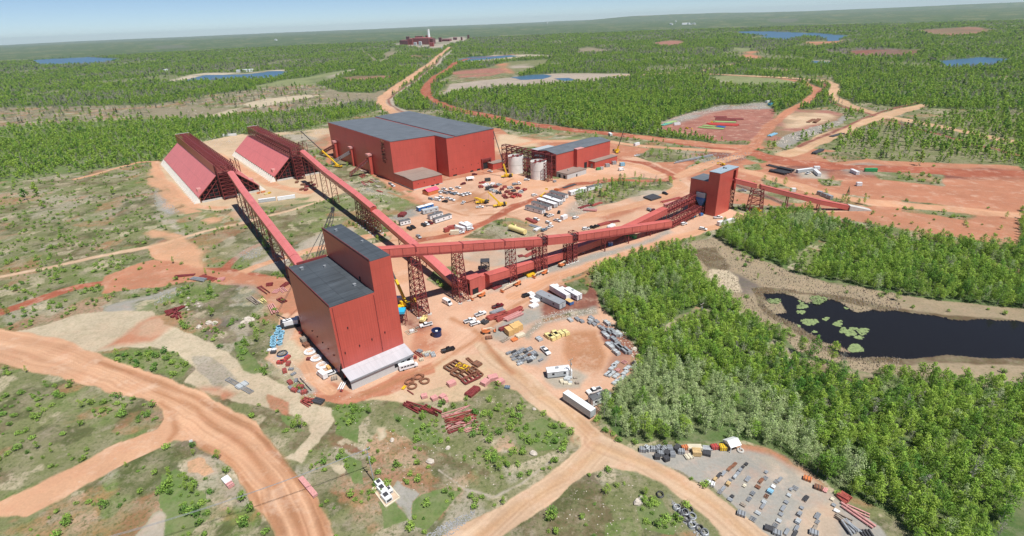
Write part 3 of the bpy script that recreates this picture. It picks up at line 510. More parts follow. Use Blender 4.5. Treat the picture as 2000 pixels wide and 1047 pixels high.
def world_pts(pts): return [(lambda g: (g.x, g.y))(G(u, v)) for u, v in pts]
REG = []
for (k, pts, c, veg, cat, tree, kind, hw, wob, soft) in R_:
    w = world_pts(pts); cx = sum(p[0] for p in w) / len(w); cy = sum(p[1] for p in w) / len(w)
    dist = min(math.hypot(*p) for p in w)
    REG.append((k, w, COLS[c], veg, cat, tree, kind, hw, (wob if wob is not None else max(.6, dist * .008)) * (1.7 if (k == 'P' and cat is None and not tree) else 1), soft if soft is not None else max(.45, dist * .003) * (3.5 if (k == 'P' and cat is None and not tree) else 1)))
def survey(X, Y):
    n = X.shape[0]; r = np.hypot(X, Y); X0, Y0 = X, Y
    wa = (1.5 + r * .005); wl_ = 16 + r * .03; X = X0 + (fbm(X0 / wl_, Y0 / wl_, 3, 201) - .5) * wa * 2; Y = Y0 + (fbm(X0 / wl_, Y0 / wl_, 3, 301) - .5) * wa * 2
    C = np.zeros((n, 3)); V = np.ones(n); K = np.zeros(n, int); T = np.zeros(n); KD = np.full(n, 5)
    C[:] = COLS['forest']; T[:] = 1
    mott = fbm(X / 420, Y / 420, 4, 91); m2 = fbm(X / 90, Y / 90, 3, 17)
    KD = np.where((mott > .60), 4, KD); cl = smooth(.56, .66, mott)[:, None]; C = C * (1 - cl * .5) + COLS['purple'] * cl * .5
    dk = smooth(.50, .62, fbm(X / 700, Y / 260, 4, 133))[:, None] * smooth(1800, 4500, r)[:, None]; C = C * (1 - dk * .55) + np.array([.045, .075, .035]) * dk * .55; C = C * (1 - np.array([.55, .30, .26]) * smooth(2800, 6000, r)[:, None])  # dark forest patches; far land loses red, a haze tint in its colour
    li = smooth(.60, .68, fbm(X / 160, Y / 160, 3, 55) )[:, None]; C = C * (1 - li * .5) + COLS['field'] * li * .5
    T = T * np.where(fbm(X / 160, Y / 160, 3, 55) > .66, .2, 1)
    for (k, w, c, veg, cat, tree, kind, hw, wob, soft) in REG:
        xs = [p[0] for p in w]; ys = [p[1] for p in w]; mg = hw + wob * 2 + soft * 3 + 2
        sel = np.nonzero((X > min(xs) - mg) & (X < max(xs) + mg) & (Y > min(ys) - mg) & (Y < max(ys) + mg))[0]
        if len(sel) == 0: continue
        x = X[sel]; y = Y[sel]; wl = wob * 5 + 1.5
        d, ins, al, sg = seg_dist(x, y, w, k == 'P')
        sdv = np.where(ins, d, -d) if k == 'P' else hw - d
        sdv = sdv + (fbm(x / wl, y / wl, 4, 31) - .5) * 2.4 * (wob if k == 'P' else min(wob, hw * .35))
        M = smooth(-soft, soft, sdv)
        if k == 'P' and cat is None and not tree: M = M * (.55 + .45 * smooth(.36, .52, fbm(x / (wl * 1.3), y / (wl * 1.3), 4, 63)))
        cc = np.broadcast_to(c, (len(sel), 3)).copy()
        if k == 'L' and hw > 2:
            st = vnoise(sg * d / max(.55, hw * .14) + 50, al / 60, 5); cc *= (.90 + .20 * st)[:, None]
        C[sel] = C[sel] * (1 - M[:, None]) + cc * M[:, None]; V[sel] = V[sel] * (1 - M) + veg * M
        ok = sdv > 0
        T[sel] = np.where(ok, tree, T[sel]); KD[sel] = np.where(ok, kind, KD[sel])
        K[sel] = np.where(ok, CAT[cat] if cat else 0, K[sel])
    return C, V, K, T, KD, r
NT = 1080; th = np.linspace(math.radians(-58), math.radians(58), NT)
rs = [62.]
while rs[-1] < 34000: rs.append(rs[-1] * (1.0036 if rs[-1] < 1400 else (1.006 if rs[-1] < 6000 else 1.03)))
rs = np.array(rs); NR = len(rs)
TT, RRr = np.meshgrid(th, rs); X = (RRr * np.sin(TT)).ravel(); Y = (RRr * np.cos(TT)).ravel()
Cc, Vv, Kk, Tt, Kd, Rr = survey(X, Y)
# bare, stony and lush patches inside the rough grass
gm = ((Kk == 0) & (Vv > .45) & (Rr < 1500) & (Tt < .3)).astype(float)
for (wl, s_, lo, hi, col, am) in ((26, 401, .56, .63, COLS['gravelt'], .75), (17, 402, .58, .64, COLS['brown'], .7), (34, 403, .57, .64, COLS['lush'], .7), (9, 404, .62, .68, COLS['sand'], .7), (12, 405, .60, .66, COLS['dark'], .8), (22, 406, .60, .66, COLS['rust'], .5)):
    k_ = (smooth(lo, hi, fbm(X / wl, Y / wl, 5, s_)) * gm * am)[:, None]; Cc = Cc * (1 - k_) + col * k_
fw = ((Kk == 0) & (Tt > .45)).astype(float); Vv = Vv * (1 - .62 * fw); Cc = Cc * (1 - fw * .45)[:, None] + np.array([.085, .15, .045]) * (fw * .45)[:, None]; Cc = Cc * (1 - (smooth(2500, 6000, Rr) * fw)[:, None] * np.array([.30, .12, -.05]))  # greener forest floor; distant woods cooled again, haze put into the colour
# wheel ruts following the roads
for pts, lim, am in (([(-300, 590), (150, 705), (301, 760), (400, 805), (480, 860), (550, 935), (610, 1047), (660, 1150)], 11, .17), ([(950, 680), (1030, 745), (1100, 800), (1160, 858), (1110, 920), (1000, 990), (900, 1060), (800, 1120)], 8, .10), ([(1165, 862), (1260, 905), (1360, 965), (1460, 1040), (1560, 1120)], 6, .10),
        ([(620, 782), (700, 775), (780, 740), (850, 712), (900, 680), (940, 650), (1000, 600), (1080, 556), (1200, 512), (1330, 466), (1440, 436)], 9, .10), ([(760, 372), (830, 398), (900, 420), (1000, 412), (1100, 366), (1200, 335), (1300, 345)], 16, .10), ([(760, 470), (860, 460), (960, 430), (1040, 392), (1120, 362)], 12, .10), ([(1200, 312), (1300, 340), (1400, 330), (1460, 300), (1500, 250)], 20, .08)):
    w = world_pts(pts); xs = [p[0] for p in w]; ys = [p[1] for p in w]; sel = np.nonzero((X > min(xs) - lim) & (X < max(xs) + lim) & (Y > min(ys) - lim) & (Y < max(ys) + lim) & ((Kk == 1) | (Kk == 2)))[0]
    x, y = X[sel], Y[sel]; d, _, al, sg = seg_dist(x, y, w, False); lat = sg * d + (fbm(x / 22, y / 22, 3, 501) - .5) * 5
    rut = (vnoise(lat / .62 + 80, al / 55, 7) - .5) * 2 * am + (vnoise(lat / 1.9 + 80, al / 80, 9) - .5) * am * 1.2
    fade = 1 - smooth(lim * .6, lim, d); Cc[sel] *= (1 + rut * fade)[:, None] ** np.array([1., 1.25, 1.4])
# large scale tone and tracked-over patches
big = fbm(X / 38, Y / 38, 4, 3); Cc = Cc * (.86 + .28 * big)[:, None]
dirt = ((Kk == 1) | (Kk == 2) | (Kk == 8)); pt = smooth(.52, .70, fbm(X / 14, Y / 14, 4, 77)) * dirt * .30
Cc = Cc * (1 - pt[:, None]) + Cc * np.array([.80, .72, .70]) * pt[:, None]
Z = (fbm(X / 9, Y / 9, 4, 8) - .5) * .9 * Vv * (Kk == 0) * smooth(60, 200, Rr)
Z = Z + (Rr > 900) * Tt * (fbm(X / 45, Y / 45, 3, 41) - .35) * 7 * smooth(2200, 3600, Rr)
# far rolling country and the ridge on the skyline
Z = Z + smooth(6000, 14000, Rr) * (fbm(X / 3600, Y / 3600, 4, 12) - .42) * 70
azd = np.degrees(np.arctan2(X, Y))
Z = Z + 120 * smooth(6, 13, azd) * smooth(15000, 21000, Rr) * (1 - smooth(24000, 33000, Rr)) * (.35 + .9 * fbm(X / 3200, Y / 3200, 3, 66)) * (.55 + .45 * smooth(30, 16, azd))
Z = np.where((Kk == 4) | (Kk == 6), -.15, Z)
# ---- ground material: colour from the survey, far haze tint included, grain from noise in metres
def ground_material(name, water=False):
    m = bpy.data.materials.new(name); m.use_nodes = True; n = m.node_tree; L = n.links; b = n.nodes['Principled BSDF']
    at = n.nodes.new('ShaderNodeAttribute'); at.attribute_name = 'cover'; g = n.nodes.new('ShaderNodeNewGeometry')
    def noise(sc, det=4, ro=.6):
        q = n.nodes.new('ShaderNodeTexNoise'); q.inputs['Scale'].default_value = sc; q.inputs['Detail'].default_value = det; q.inputs['Roughness'].default_value = ro
        L.new(g.outputs['Position'], q.inputs['Vector']); return q.outputs['Fac']
    def rng(x, a, b_, c, d):
        q = n.nodes.new('ShaderNodeMapRange'); L.new(x, q.inputs[0])
        for i, k in enumerate((a, b_, c, d)): q.inputs[i + 1].default_value = k
        return q.outputs[0]
    def mul(a, b_):
        q = n.nodes.new('ShaderNodeMath'); q.operation = 'MULTIPLY'; L.new(a, q.inputs[0])
        if isinstance(b_, float): q.inputs[1].default_value = b_
        else: L.new(b_, q.inputs[1])
        return q.outputs[0]
    def mix(f, a, b_, mode='MIX'):
        q = n.nodes.new('ShaderNodeMix'); q.data_type = 'RGBA'; q.blend_type = mode
        if isinstance(f, float): q.inputs[0].default_value = f
        else: L.new(f, q.inputs[0])
        for i, k in ((6, a), (7, b_)):
            if isinstance(k, tuple): q.inputs[i].default_value = (*k, 1)
            else: L.new(k, q.inputs[i])
        return q.outputs[2]
    veg = at.outputs['Alpha']; fine = noise(1.1, 8, .72); mid = noise(.28, 6, .65); tuft = noise(.75, 7, .7)
    c = at.outputs['Color']
    tone = mul(rng(fine, .25, .75, .84, 1.14), rng(noise(.055, 7, .7), .3, .7, .86, 1.12)); cc = n.nodes.new('ShaderNodeCombineColor'); [L.new(tone, cc.inputs[i]) for i in range(3)]
    c = mix(1., c, cc.outputs[0], 'MULTIPLY')
    inv = rng(veg, .0, .45, 1, 0)
    c = mix(mul(rng(noise(.11, 7, .7), .50, .66, 0, .34), inv), c, (.40, .19, .115))
    c = mix(mul(rng(noise(.085, 8, .72), .52, .66, 0, .42), inv), c, (.60, .45, .34))
    c = mix(mul(rng(noise(.6, 5, .7), .58, .70, 0, .34), inv), c, (.30, .20, .14))
    c = mix(mul(rng(noise(.33, 9, .8), .60, .68, 0, .40), inv), c, (.56, .48, .40))
    c = mix(mul(rng(noise(.07, 6, .65), .46, .60, 0, .70), veg), c, (.30, .25, .175))
    c = mix(mul(rng(mid, .50, .62, 0, .50), veg), c, (.145, .16, .06))
    c = mix(mul(rng(noise(.16, 7, .75), .54, .64, 0, .55), veg), c, (.33, .27, .21))
    c = mix(mul(rng(tuft, .52, .62, 0, .75), veg), c, (.055, .078, .022))
    c = mix(mul(rng(noise(.9, 9, .8), .50, .56, 0, .45), veg), c, (.10, .115, .045))
    c = mix(mul(rng(noise(.5, 8, .75), .56, .66, 0, .55), veg), c, (.30, .25, .17))
    c = mix(mul(rng(noise(2.2, 3, .6), .70, .74, 0, .5), rng(veg, 0, 1, .25, 1)), c, (.42, .40, .35))
    L.new(c, b.inputs['Base Color']); b.inputs['Roughness'].default_value = .95; b.inputs['Specular IOR Level'].default_value = .15
    bp = n.nodes.new('ShaderNodeBump'); bp.inputs['Distance'].default_value = .25; L.new(rng(veg, 0, 1, .12, .8), bp.inputs['Strength']); L.new(tuft, bp.inputs['Height']); L.new(bp.outputs[0], b.inputs['Normal'])
    return m
def water_material(name, col, rough=.07):
    m = bpy.data.materials.new(name); m.use_nodes = True; n = m.node_tree; b = n.nodes['Principled BSDF']
    b.inputs['Base Color'].default_value = (*col, 1); b.inputs['Roughness'].default_value = rough; b.inputs['IOR'].default_value = 1.33
    g = n.nodes.new('ShaderNodeNewGeometry'); q = n.nodes.new('ShaderNodeTexNoise'); q.inputs['Scale'].default_value = .8; q.inputs['Detail'].default_value = 3; n.links.new(g.outputs['Position'], q.inputs['Vector'])
    bp = n.nodes.new('ShaderNodeBump'); bp.inputs['Strength'].default_value = .25; bp.inputs['Distance'].default_value = .1; n.links.new(q.outputs['Fac'], bp.inputs['Height']); n.links.new(bp.outputs[0], b.inputs['Normal'])
    return m
GM = ground_material('ground_cover'); LAKE = water_material('lake_water', (.05, .115, .18), .3); POND = water_material('pond_water', (.012, .011, .011), .12)
idx = np.arange(NR * NT).reshape(NR, NT)
Q = np.stack([idx[:-1, :-1], idx[:-1, 1:], idx[1:, 1:], idx[1:, :-1]], -1).reshape(-1, 4)
kq = Kk[Q].max(1); kmin = Kk[Q].min(1); kq = np.where(kq == kmin, kq, Kk[Q[:, 0]])
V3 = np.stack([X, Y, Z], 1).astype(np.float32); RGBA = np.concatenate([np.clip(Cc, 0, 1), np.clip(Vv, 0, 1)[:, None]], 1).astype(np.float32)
for nm, k in CAT.items():
    q = Q[kq == k]
    if len(q) == 0: continue
    u, inv = np.unique(q, return_inverse=True); me = bpy.data.meshes.new(nm)
    me.vertices.add(len(u)); me.vertices.foreach_set('co', V3[u].ravel()); nf = len(q)
    me.loops.add(nf * 4); me.loops.foreach_set('vertex_index', inv.astype(np.int32).ravel()); me.polygons.add(nf)
    me.polygons.foreach_set('loop_start', np.arange(0, nf * 4, 4, dtype=np.int32)); me.polygons.foreach_set('loop_total', np.full(nf, 4, np.int32))
    me.update(calc_edges=True)
    a = me.attributes.new('cover', 'FLOAT_COLOR', 'POINT'); a.data.foreach_set('color', RGBA[u].ravel())
    me.polygons.foreach_set('use_smooth', [True] * nf)
    me.materials.append(LAKE if nm == 'lake' else POND if nm == 'pond' else GM)
    o = bpy.data.objects.new(nm, me); COL.objects.link(o); tag(o, kind='structure')
del Q, V3
# the land outside the wedge (never the subject, but the ground goes on): sides and behind
me = bpy.data.meshes.new('ground_beyond'); a0 = math.radians(58); vs = []; fs = []
ring = [a0 + (2 * math.pi - 2 * a0) * i / 48 for i in range(49)]
for r_ in (62., 3000., 34000.): vs += [(r_ * math.sin(t), r_ * math.cos(t), 0) for t in ring]
for k in range(2): fs += [(k * 49 + i, (k + 1) * 49 + i, (k + 1) * 49 + i + 1, k * 49 + i + 1) for i in range(48)]
n0 = len(vs); vs += [(62 * math.sin(t), 62 * math.cos(t), 0) for t in np.linspace(-math.pi, math.pi, 97)[:-1]]; fs.append(tuple(range(n0 + 95, n0 - 1, -1)))
me.from_pydata(vs, [], fs); a = me.attributes.new('cover', 'FLOAT_COLOR', 'POINT'); a.data.foreach_set('color', np.tile(np.array([*COLS['grass'], .9], np.float32), len(vs)))
me.materials.append(GM); o = bpy.data.objects.new('ground_beyond', me); COL.objects.link(o); tag(o, kind='structure')
# ------------------------------------------------------------------ steelwork helpers
def girder(mb, a, b, w, h, bays, t=.28, floor=True):
    """open box girder of lattice between a and b (b, a at bottom centre)"""
    a = Vector(a); b = Vector(b); d = (b - a).normalized(); s = Vector((d.y, -d.x, 0)).normalized() * (w / 2); u = Vector((0, 0, h))
    for o in (s, -s, s + u, -s + u): mb.beam(a + o, b + o, t)
    P = [lerp(a, b, i / bays) for i in range(bays + 1)]
    for i, p in enumerate(P):
        for o in (s, -s): mb.beam(p + o, p + o + u, t * .8)
        mb.beam(p + s, p - s, t * .7); mb.beam(p + s + u, p - s + u, t * .7)
        if i < bays:
            q = P[i + 1]; k = i % 2
            for o in (s, -s): mb.beam((p if k else q) + o, (q if k else p) + o + u, t * .6)
            mb.beam(p + s + u, q - s + u, t * .5); mb.beam(q + s + u, p - s + u, t * .5)
def tower(mb, base, top, bays, t=.35):
    """lattice tower between four base and four top points"""
    for a, b in zip(base, top): mb.beam(a, b, t)
    for i in range(bays + 1):
        c = [lerp(a, b, i / bays) for a, b in zip(base, top)]
        if i: [mb.beam(c[k], c[(k + 1) % 4], t * .6) for k in range(4)]
        if i < bays:
            d = [lerp(a, b, (i + 1) / bays) for a, b in zip(base, top)]
            for k in range(4):
                mb.beam(c[k], d[(k + 1) % 4], t * .45); mb.beam(c[(k + 1) % 4], d[k], t * .45)
def bent(name, label, x, y, z, az, w0, w1, l0, l1, bays, t=.35, group=None, cat='support tower'):
    f = frame(x, y, az); o = thing(name, label, cat, (x, y, 0), 0, group); mb = MB()
    B = [f(a * l0 / 2, b * w0 / 2, .4) for a, b in ((-1, -1), (1, -1), (1, 1), (-1, 1))]; T = [f(a * l1 / 2, b * w1 / 2, z) for a, b in ((-1, -1), (1, -1), (1, 1), (-1, 1))]
    tower(mb, B, T, bays, t); mb.build('lattice', STEEL, o, world=True)
    for c in B:
        q = MB(); q.box(c.x - .9, c.x + .9, c.y - .9, c.y + .9, 0, .5); q.build('footing', CONC, o, world=True)
    return o
def gallery(o, a, b, w, h, mat_wall, mat_roof, roofpitch=.5, cap=True):
    """closed sloping conveyor gallery from a to b (points = centre of roof ridge)"""
    a = Vector(a); b = Vector(b); d = (b - a); s = Vector((d.y, -d.x, 0)).normalized() * (w / 2); u = Vector((0, 0, 1))
    e = u * roofpitch
    m = MB(); m.prism([a - s - u * h, a + s - u * h, a + s - e, a - s - e], [b - s - u * h, b + s - u * h, b + s - e, b - s - e]); m.build('gallery_wall', mat_wall, o, world=True)
    s2 = s * 1.06; r = MB(); r.prism([a - s2 - e, a, a + s2 - e, a + s2 - e * .8, a + e * .25, a - s2 - e * .8], [b - s2 - e, b, b + s2 - e, b + s2 - e * .8, b + e * .25, b - s2 - e * .8]); r.build('gallery_roof', mat_roof, o, world=True)

# ------------------------------------------------------------------ the tall process building, near left
f = fA = frame(-67.12, 167.85, 52.01); W1, W2, D, h1, h2 = 17.84, 8.78, 47.4, 32.88, 45.7
o = thing('process_building', 'tallest red building with two stepped dark flat roofs and a grey lean-to', 'building', f(0, 0))
m = MB(); m.fbox(f, 0, W1, 0, D, 1.6, h1); m.build('lower_wall', RED, o, world=True)
m = MB(); m.fbox(f, W1 + .003, W1 + W2, -.003, D + .003, .0, h2); m.build('upper_wall', RED, o, world=True)
m = MB(); m.fbox(f, .6, W1, .6, D - .6, 0, 1.6); m.build('recessed_base', BLACK, o, world=True)  # plinth set back; the shade under the wall is put into its black
m = MB(); m.fbox(f, .25, W1 - .02, .1, D - .1, h1 + .004, h1 + .28); m.build('lower_roof', DARKROOF, o, world=True)
m = MB(); m.fbox(f, W1 + .35, W1 + W2 - .1, .1, D - .1, h2 + .004, h2 + .28); m.build('upper_roof', DARKROOF, o, world=True)
for (p, z, nm) in ((.0, h1, 'eaves_railing'), (W1, h2, 'eaves_railing')):
    m = MB(); m.fbox(f, p - .12, p + .12, -.05, D + .05, z, z + .35)
    for i in range(49):
        q = D * i / 48; m.fbox(f, p - .08, p + .08, q - .08, q + .08, z + .3, z + 1.0)
    m.fbox(f, p - .1, p + .1, 0, D, z + .95, z + 1.1); m.build(nm, STEEL, o, world=True)
m = MB(); m.fbox(f, 4, 17.2, D - 1.0, D - .4, h1 + .3, h1 + 1.3); m.build('rear_parapet', STEEL, o, world=True)
# grey lean-to along the front, open at its left end
d_, he, ht = 7.3, 4.5, 5.6; WW = W1 + W2
m = MB(); m.fbox(f, 0, WW, -d_, -d_ + .3, 0, he); m.fbox(f, WW - .3, WW, -d_ + .3, -.01, 0, he); m.build('annex_wall', GWALL, o, world=True)
m = MB(); m.prism([f(-.3, -d_ - .5, he), f(WW + .3, -d_ - .5, he), f(WW + .3, -.01, ht), f(-.3, -.01, ht)], [f(-.3, -d_ - .5, he + .25), f(WW + .3, -d_ - .5, he + .25), f(WW + .3, -.01, ht + .25), f(-.3, -.01, ht + .25)]); m.build('annex_roof', LEANROOF, o, world=True)
m = MB(); m.fbox(f, -.25, WW + .25, -d_ - .62, -d_ - .5, he - .45, he + .2); m.build('gutter', GREY, o, world=True)
m = MB(); m.fbox(f, 2.5, WW - 1, -d_ + 1, -.5, 0, he - .1); m.build('annex_shade_block', BLACK, o, world=True)  # solid black block standing in for the unlit inside
for p in (18.2, 21.0, 23.8):
    w = MB(); w.fbox(f, p, p + 1.5, -d_ - .02, -d_ + .1, 1.5, 3.1); w.build('window', BLACK, o, world=True)
m = MB(); m.prism([f(-.02, .0, .2), f(-.02, 5.5, .2), f(.3, 5.5, .2), f(.3, 0, .2)], [f(-.02, .0, 8.5), f(-.02, .25, 8.5), f(.3, .25, 8.5), f(.3, 0, 8.5)]); m.build('corner_opening_shade', BLACK, o, world=True)  # flush black wedge painted as the dark inside of the open corner
for p, z in ((2.2, 12), (8.2, 12.6), (13.5, 13.2), (19.2, 14), (5, 22)):
    w = MB(); w.fbox(f, p, p + .35, -.25, 0, z, z + .8); w.build('wall_vent', BLACK, o, world=True)
for q in (6, 12, 18, 24, 30):
    w = MB(); w.fbox(f, -.3, 0, q, q + .5, 9, 9.4); w.build('wall_vent', BLACK, o, world=True)
w = MB(); w.fbox(f, W1 - .25, W1 - .02, 12, 12.7, h1 + .3, h1 + 2.4); w.build('roof_door', BLACK, o, world=True)

# ------------------------------------------------------------------ the big hall
f = fB = frame(-99.76, 452.15, 52.63); W1, sB, W2, D, V = 44.12, 19.58, 51.7, 143.5, 52.48; hL, hV, hR = 35.6, 34.2, 35.2
o = thing('concentrator_hall', 'largest red hall with a wide grey roof in two planes and a stepped front', 'building', f(0, 0))
hS = hL + (hV - hL) * W1 / V
m = MB(); m.prism([f(0, 0, 0), f(W1, 0, 0), f(W1, D, 0), f(0, D, 0)], [f(0, 0, hL), f(W1, 0, hS), f(W1, D, hS), f(0, D, hL)]); m.build('left_wall_block', RED, o, world=True)
m = MB(); m.prism([f(W1 + .003, -sB, 0), f(W1 + W2, -sB, 0), f(W1 + W2, D, 0), f(W1 + .003, D, 0)], [f(W1 + .003, -sB, hS), f(W1 + W2, -sB, hR), f(W1 + W2, D, hR), f(W1 + .003, D, hS)]); m.build('right_wall_block', RED, o, world=True)
m = MB(); m.prism([f(.3, -.2, hL), f(V, -.2, hV), f(V, D, hV), f(.3, D, hL)], [f(.3, -.2, hL + .4), f(V, -.2, hV + .4), f(V, D, hV + .4), f(.3, D, hL + .4)])
m.prism([f(W1 - .1, -sB - .2, hS), f(V, -sB - .2, hV), f(V, -.2, hV), f(W1 - .1, -.2, hS)], [f(W1 - .1, -sB - .2, hS + .4), f(V, -sB - .2, hV + .4), f(V, -.2, hV + .4), f(W1 - .1, -.2, hS + .4)]); m.build('roof', GREYROOF, o, world=True)
m = MB(); m.prism([f(V + .9, -sB - .2, hV + .3), f(W1 + W2 + .2, -sB - .2, hR + .3), f(W1 + W2 + .2, D, hR + .3), f(V + .9, D, hV + .3)], [f(V + .9, -sB - .2, hV + 1.1), f(W1 + W2 + .2, -sB - .2, hR + .8), f(W1 + W2 + .2, D, hR + .8), f(V + .9, D, hV + 1.1)]); m.build('roof', GREYROOF, o, world=True)
def door(o, f, q, u0, v0, u1, v1, name='door_opening', mt=None, dep=.3, base=True):
    p0, z1 = onwall(f, q, u0, v0); p1, z0 = onwall(f, q, u1, v1); mb = MB()
    mb.fbox(f, min(p0, p1), max(p0, p1), q - .06, q + dep, 0 if base else z0, z1); return mb.build(name, mt or BLACK, o, world=True)
door(o, fB, -sB, 885, 341.5, 893, 348); door(o, fB, -sB, 918.5, 333.5, 925, 340); door(o, fB, -sB, 931.6, 330, 938.5, 337)
door(o, fB, -sB, 943.5, 318.5, 953.5, 332)
p0, z1 = onwall(fB, -sB, 940.5, 314); p1, _ = onwall(fB, -sB, 957, 314); m = MB()
for a in (p0, p1): m.fbox(f, a - .5, a + .5, -sB - 1.6, -sB - .003, 0, z1)
m.fbox(f, p0 - .5, p1 + .5, -sB - 1.6, -sB - .003, z1, z1 + 1.6); m.build('door_frame', STEEL, o, world=True)
for u, v in ((906.5, 284.5), (945, 276.5), (891, 329.5), (884.5, 331), (904.5, 326.5), (921, 322), (934, 319)):
    door(o, fB, -sB, u - .6, v - .8, u + .6, v + .8, 'wall_vent', base=False, dep=.1)
# scaffold climbing the left wall
m = MB()
for k in range(7):
    for (a, b) in ((13, 15), (15, 17), (11, 13)):
        if random.random() < .75:
            z = 34.5 - k * 3 - random.random(); q0 = a + random.uniform(-.5, 1); m.fbox(f, -1.5, -.05, q0, q0 + 2.2, z, z + .2); m.fbox(f, -1.5, -1.35, q0, q0 + .2, z, z + 2.4); m.fbox(f, -.4, -.2, q0 + 1.8, q0 + 2.0, z - 1, z + 2.2)
m.build('scaffold', RUST, o, world=True)
# annex in front
o2 = thing('hall_annex', 'low red annex with a dusty grey roof in front of the largest red hall', 'building', f(0, -33.5))
m = MB(); m.fbox(f, 0.1, 28.4, -33.5, -.01, .9, 8.1); m.build('wall', RED, o2, world=True)
m = MB(); m.fbox(f, 0.02, 28.5, -33.6, -.01, 0, .9); m.build('plinth', CONC, o2, world=True)
m = MB(); m.prism([f(-.2, -33.8, 8.1), f(28.7, -33.8, 8.1), f(28.7, -16.6, 8.9), f(-.2, -16.6, 8.9)], [f(-.2, -33.8, 8.4), f(28.7, -33.8, 8.4), f(28.7, -16.6, 9.2), f(-.2, -16.6, 9.2)]); m.build('roof', DUSTROOF, o2, world=True)
m = MB(); m.prism([f(-.2, -16.3, 8.5), f(28.7, -16.3, 8.5), f(28.7, -.01, 8.4), f(-.2, -.01, 8.4)], [f(-.2, -16.3, 8.95), f(28.7, -16.3, 8.95), f(28.7, -.01, 8.7), f(-.2, -.01, 8.7)]); m.build('roof', DUSTROOF, o2, world=True)
door(o2, fB, -33.6, 842, 362, 849, 368); door(o2, fB, -33.6, 851.5, 359.5, 858, 365)
for u, v in ((817, 359), (829, 356), (848, 351)): door(o2, fB, -33.6, u - .6, v - .8, u + .6, v + .8, 'wall_vent', base=False, dep=.1)
g = frame(*G(963, 332)[:2], 52.6); o3 = thing('electrical_house', 'small red box with a grey roof beside the largest hall’s big doorway', 'building', g(0, 0))
m = MB(); m.fbox(g, 0, 14, 0, 9, 0, 5.5); m.build('wall', RED, o3, world=True); m = MB(); m.fbox(g, -.2, 14.2, -.2, 9.2, 5.5, 5.9); m.build('roof', DUSTROOF, o3, world=True)
# three transfer shafts with open conveyors along the left wall
for i, (u, v, u2, v2, col) in enumerate(((663, 311, 627, 303, 0), (695, 324, 650, 321, 1), (730, 340.5, 684, 345, 2))):
    b = G(u, v); lab = ('farthest of three slim red shafts with a pink cap against the hall’s dark side', 'middle of three slim red shafts with a pink cap against the hall’s dark side', 'nearest of three slim red shafts with a pink cap against the hall’s dark side')[i]
    g = frame(b.x, b.y, 52.63); o4 = thing('transfer_shaft', lab, 'shaft', (b.x, b.y, 0), 0, 'slim red shafts along the hall')
    m = MB(); m.fbox(g, -2.5, 2.5, 0, 4, 0, 17.5); m.fbox(g, 2.5, 5.5, .5, 3.5, 0, 13); m.build('wall', RED, o4, world=True)
    m = MB(); m.fbox(g, -3.4, 3.4, -.6, 4.8, 17.5, 19.2); m.build('cap', PINKST, o4, world=True)
    e = G(u2, v2); o5 = thing('open_conveyor', ('farthest', 'middle', 'nearest')[i] + ' open truss conveyor rising to a slim red shaft beside the hall', 'conveyor', (e.x, e.y, 0), 0, 'truss conveyors beside the hall')
    m = MB(); girder(m, Vector((e.x, e.y, .6)), g(-3, 2, 12.5), 3.2, 2.6, 12, .35); m.build('truss', STEEL if i != 1 else GALV, o5, world=True)
    m = MB(); a_ = Vector((e.x, e.y, 1.0)); b_ = g(-3, 2, 12.9); m.beam(a_, b_, 1.6, .2); m.build('belt', GALV, o5, world=True)

# ------------------------------------------------------------------ the long hall behind the silos
f = fC = frame(41.99, 449.88, 49.65); W_, D, h, hb = 72.75, 23.86, 19.4, 20.2
o = thing('dewatering_hall', 'long narrow red hall with a grey gabled roof behind the two white silos', 'building', f(0, 0))
m = MB(); m.prism([f(0, 0, 0), f(0, D, 0), f(W_, D, 0), f(W_, 0, 0)], [f(0, 0, h), f(0, D, h), f(W_, D, h), f(W_, 0, h)]); m.build('wall', RED, o, world=True)
for (q0, z0, q1, z1) in ((-.3, h, D / 2, h + 1.9), (D / 2, h + 1.9, D + .3, h)):
    m = MB(); m.prism([f(-.3, q0, z0), f(W_ + .3, q0, z0), f(W_ + .3, q1, z1), f(-.3, q1, z1)], [f(-.3, q0, z0 + .35), f(W_ + .3, q0, z0 + .35), f(W_ + .3, q1, z1 + .35), f(-.3, q1, z1 + .35)]); m.build('roof', GREYROOF, o, world=True)
m = MB(); m.prism([f(-.02, 0, h), f(-.02, D, h), f(-.02, D / 2, h + 1.9)], [f(.1, 0, h), f(.1, D, h), f(.1, D / 2, h + 1.9)]); m.build('gable', RED, o, world=True)
p0, z0 = onwall(f, -4, 1125, 298); m = MB(); p1, _ = onwall(f, -4, 1137.5, 297); m.fbox(f, p0 + 1.5, p1 + 2, -4, -.01, 0, h + 1); m.build('stair_shaft', RED, o, world=True)
m = MB(); m.fbox(f, p0 + 1.3, p1 + 2.2, -4.2, -.01, h + 1.0, h + 1.5); m.build('shaft_cap', PINKST, o, world=True)
door(o, fC, 0, 1141, 317.5, 1146, 330)
for dz in range(1, 6):
    m = MB(); m.fbox(f, -.25, -.02, .2, D - .2, dz * 3.2, dz * 3.2 + .3); m.build('gable_rail', STEEL, o, world=True)
o2 = thing('hall_side_annex', 'low red side building with dusty roof at the narrow red hall’s right end', 'building', f(42.7, -7.4))
m = MB(); m.fbox(f, 42.66, 74.93, -7.41, -.01, 0, 6.0); m.build('wall', RED, o2, world=True); m = MB(); m.fbox(f, 42.4, 75.2, -7.7, -.01, 6.0, 6.4); m.build('roof', DUSTROOF, o2, world=True)
m = MB(); m.fbox(f, 42.6, 42.7, -5, -2.5, 0, 4); m.build('door', GREY, o2, world=True)
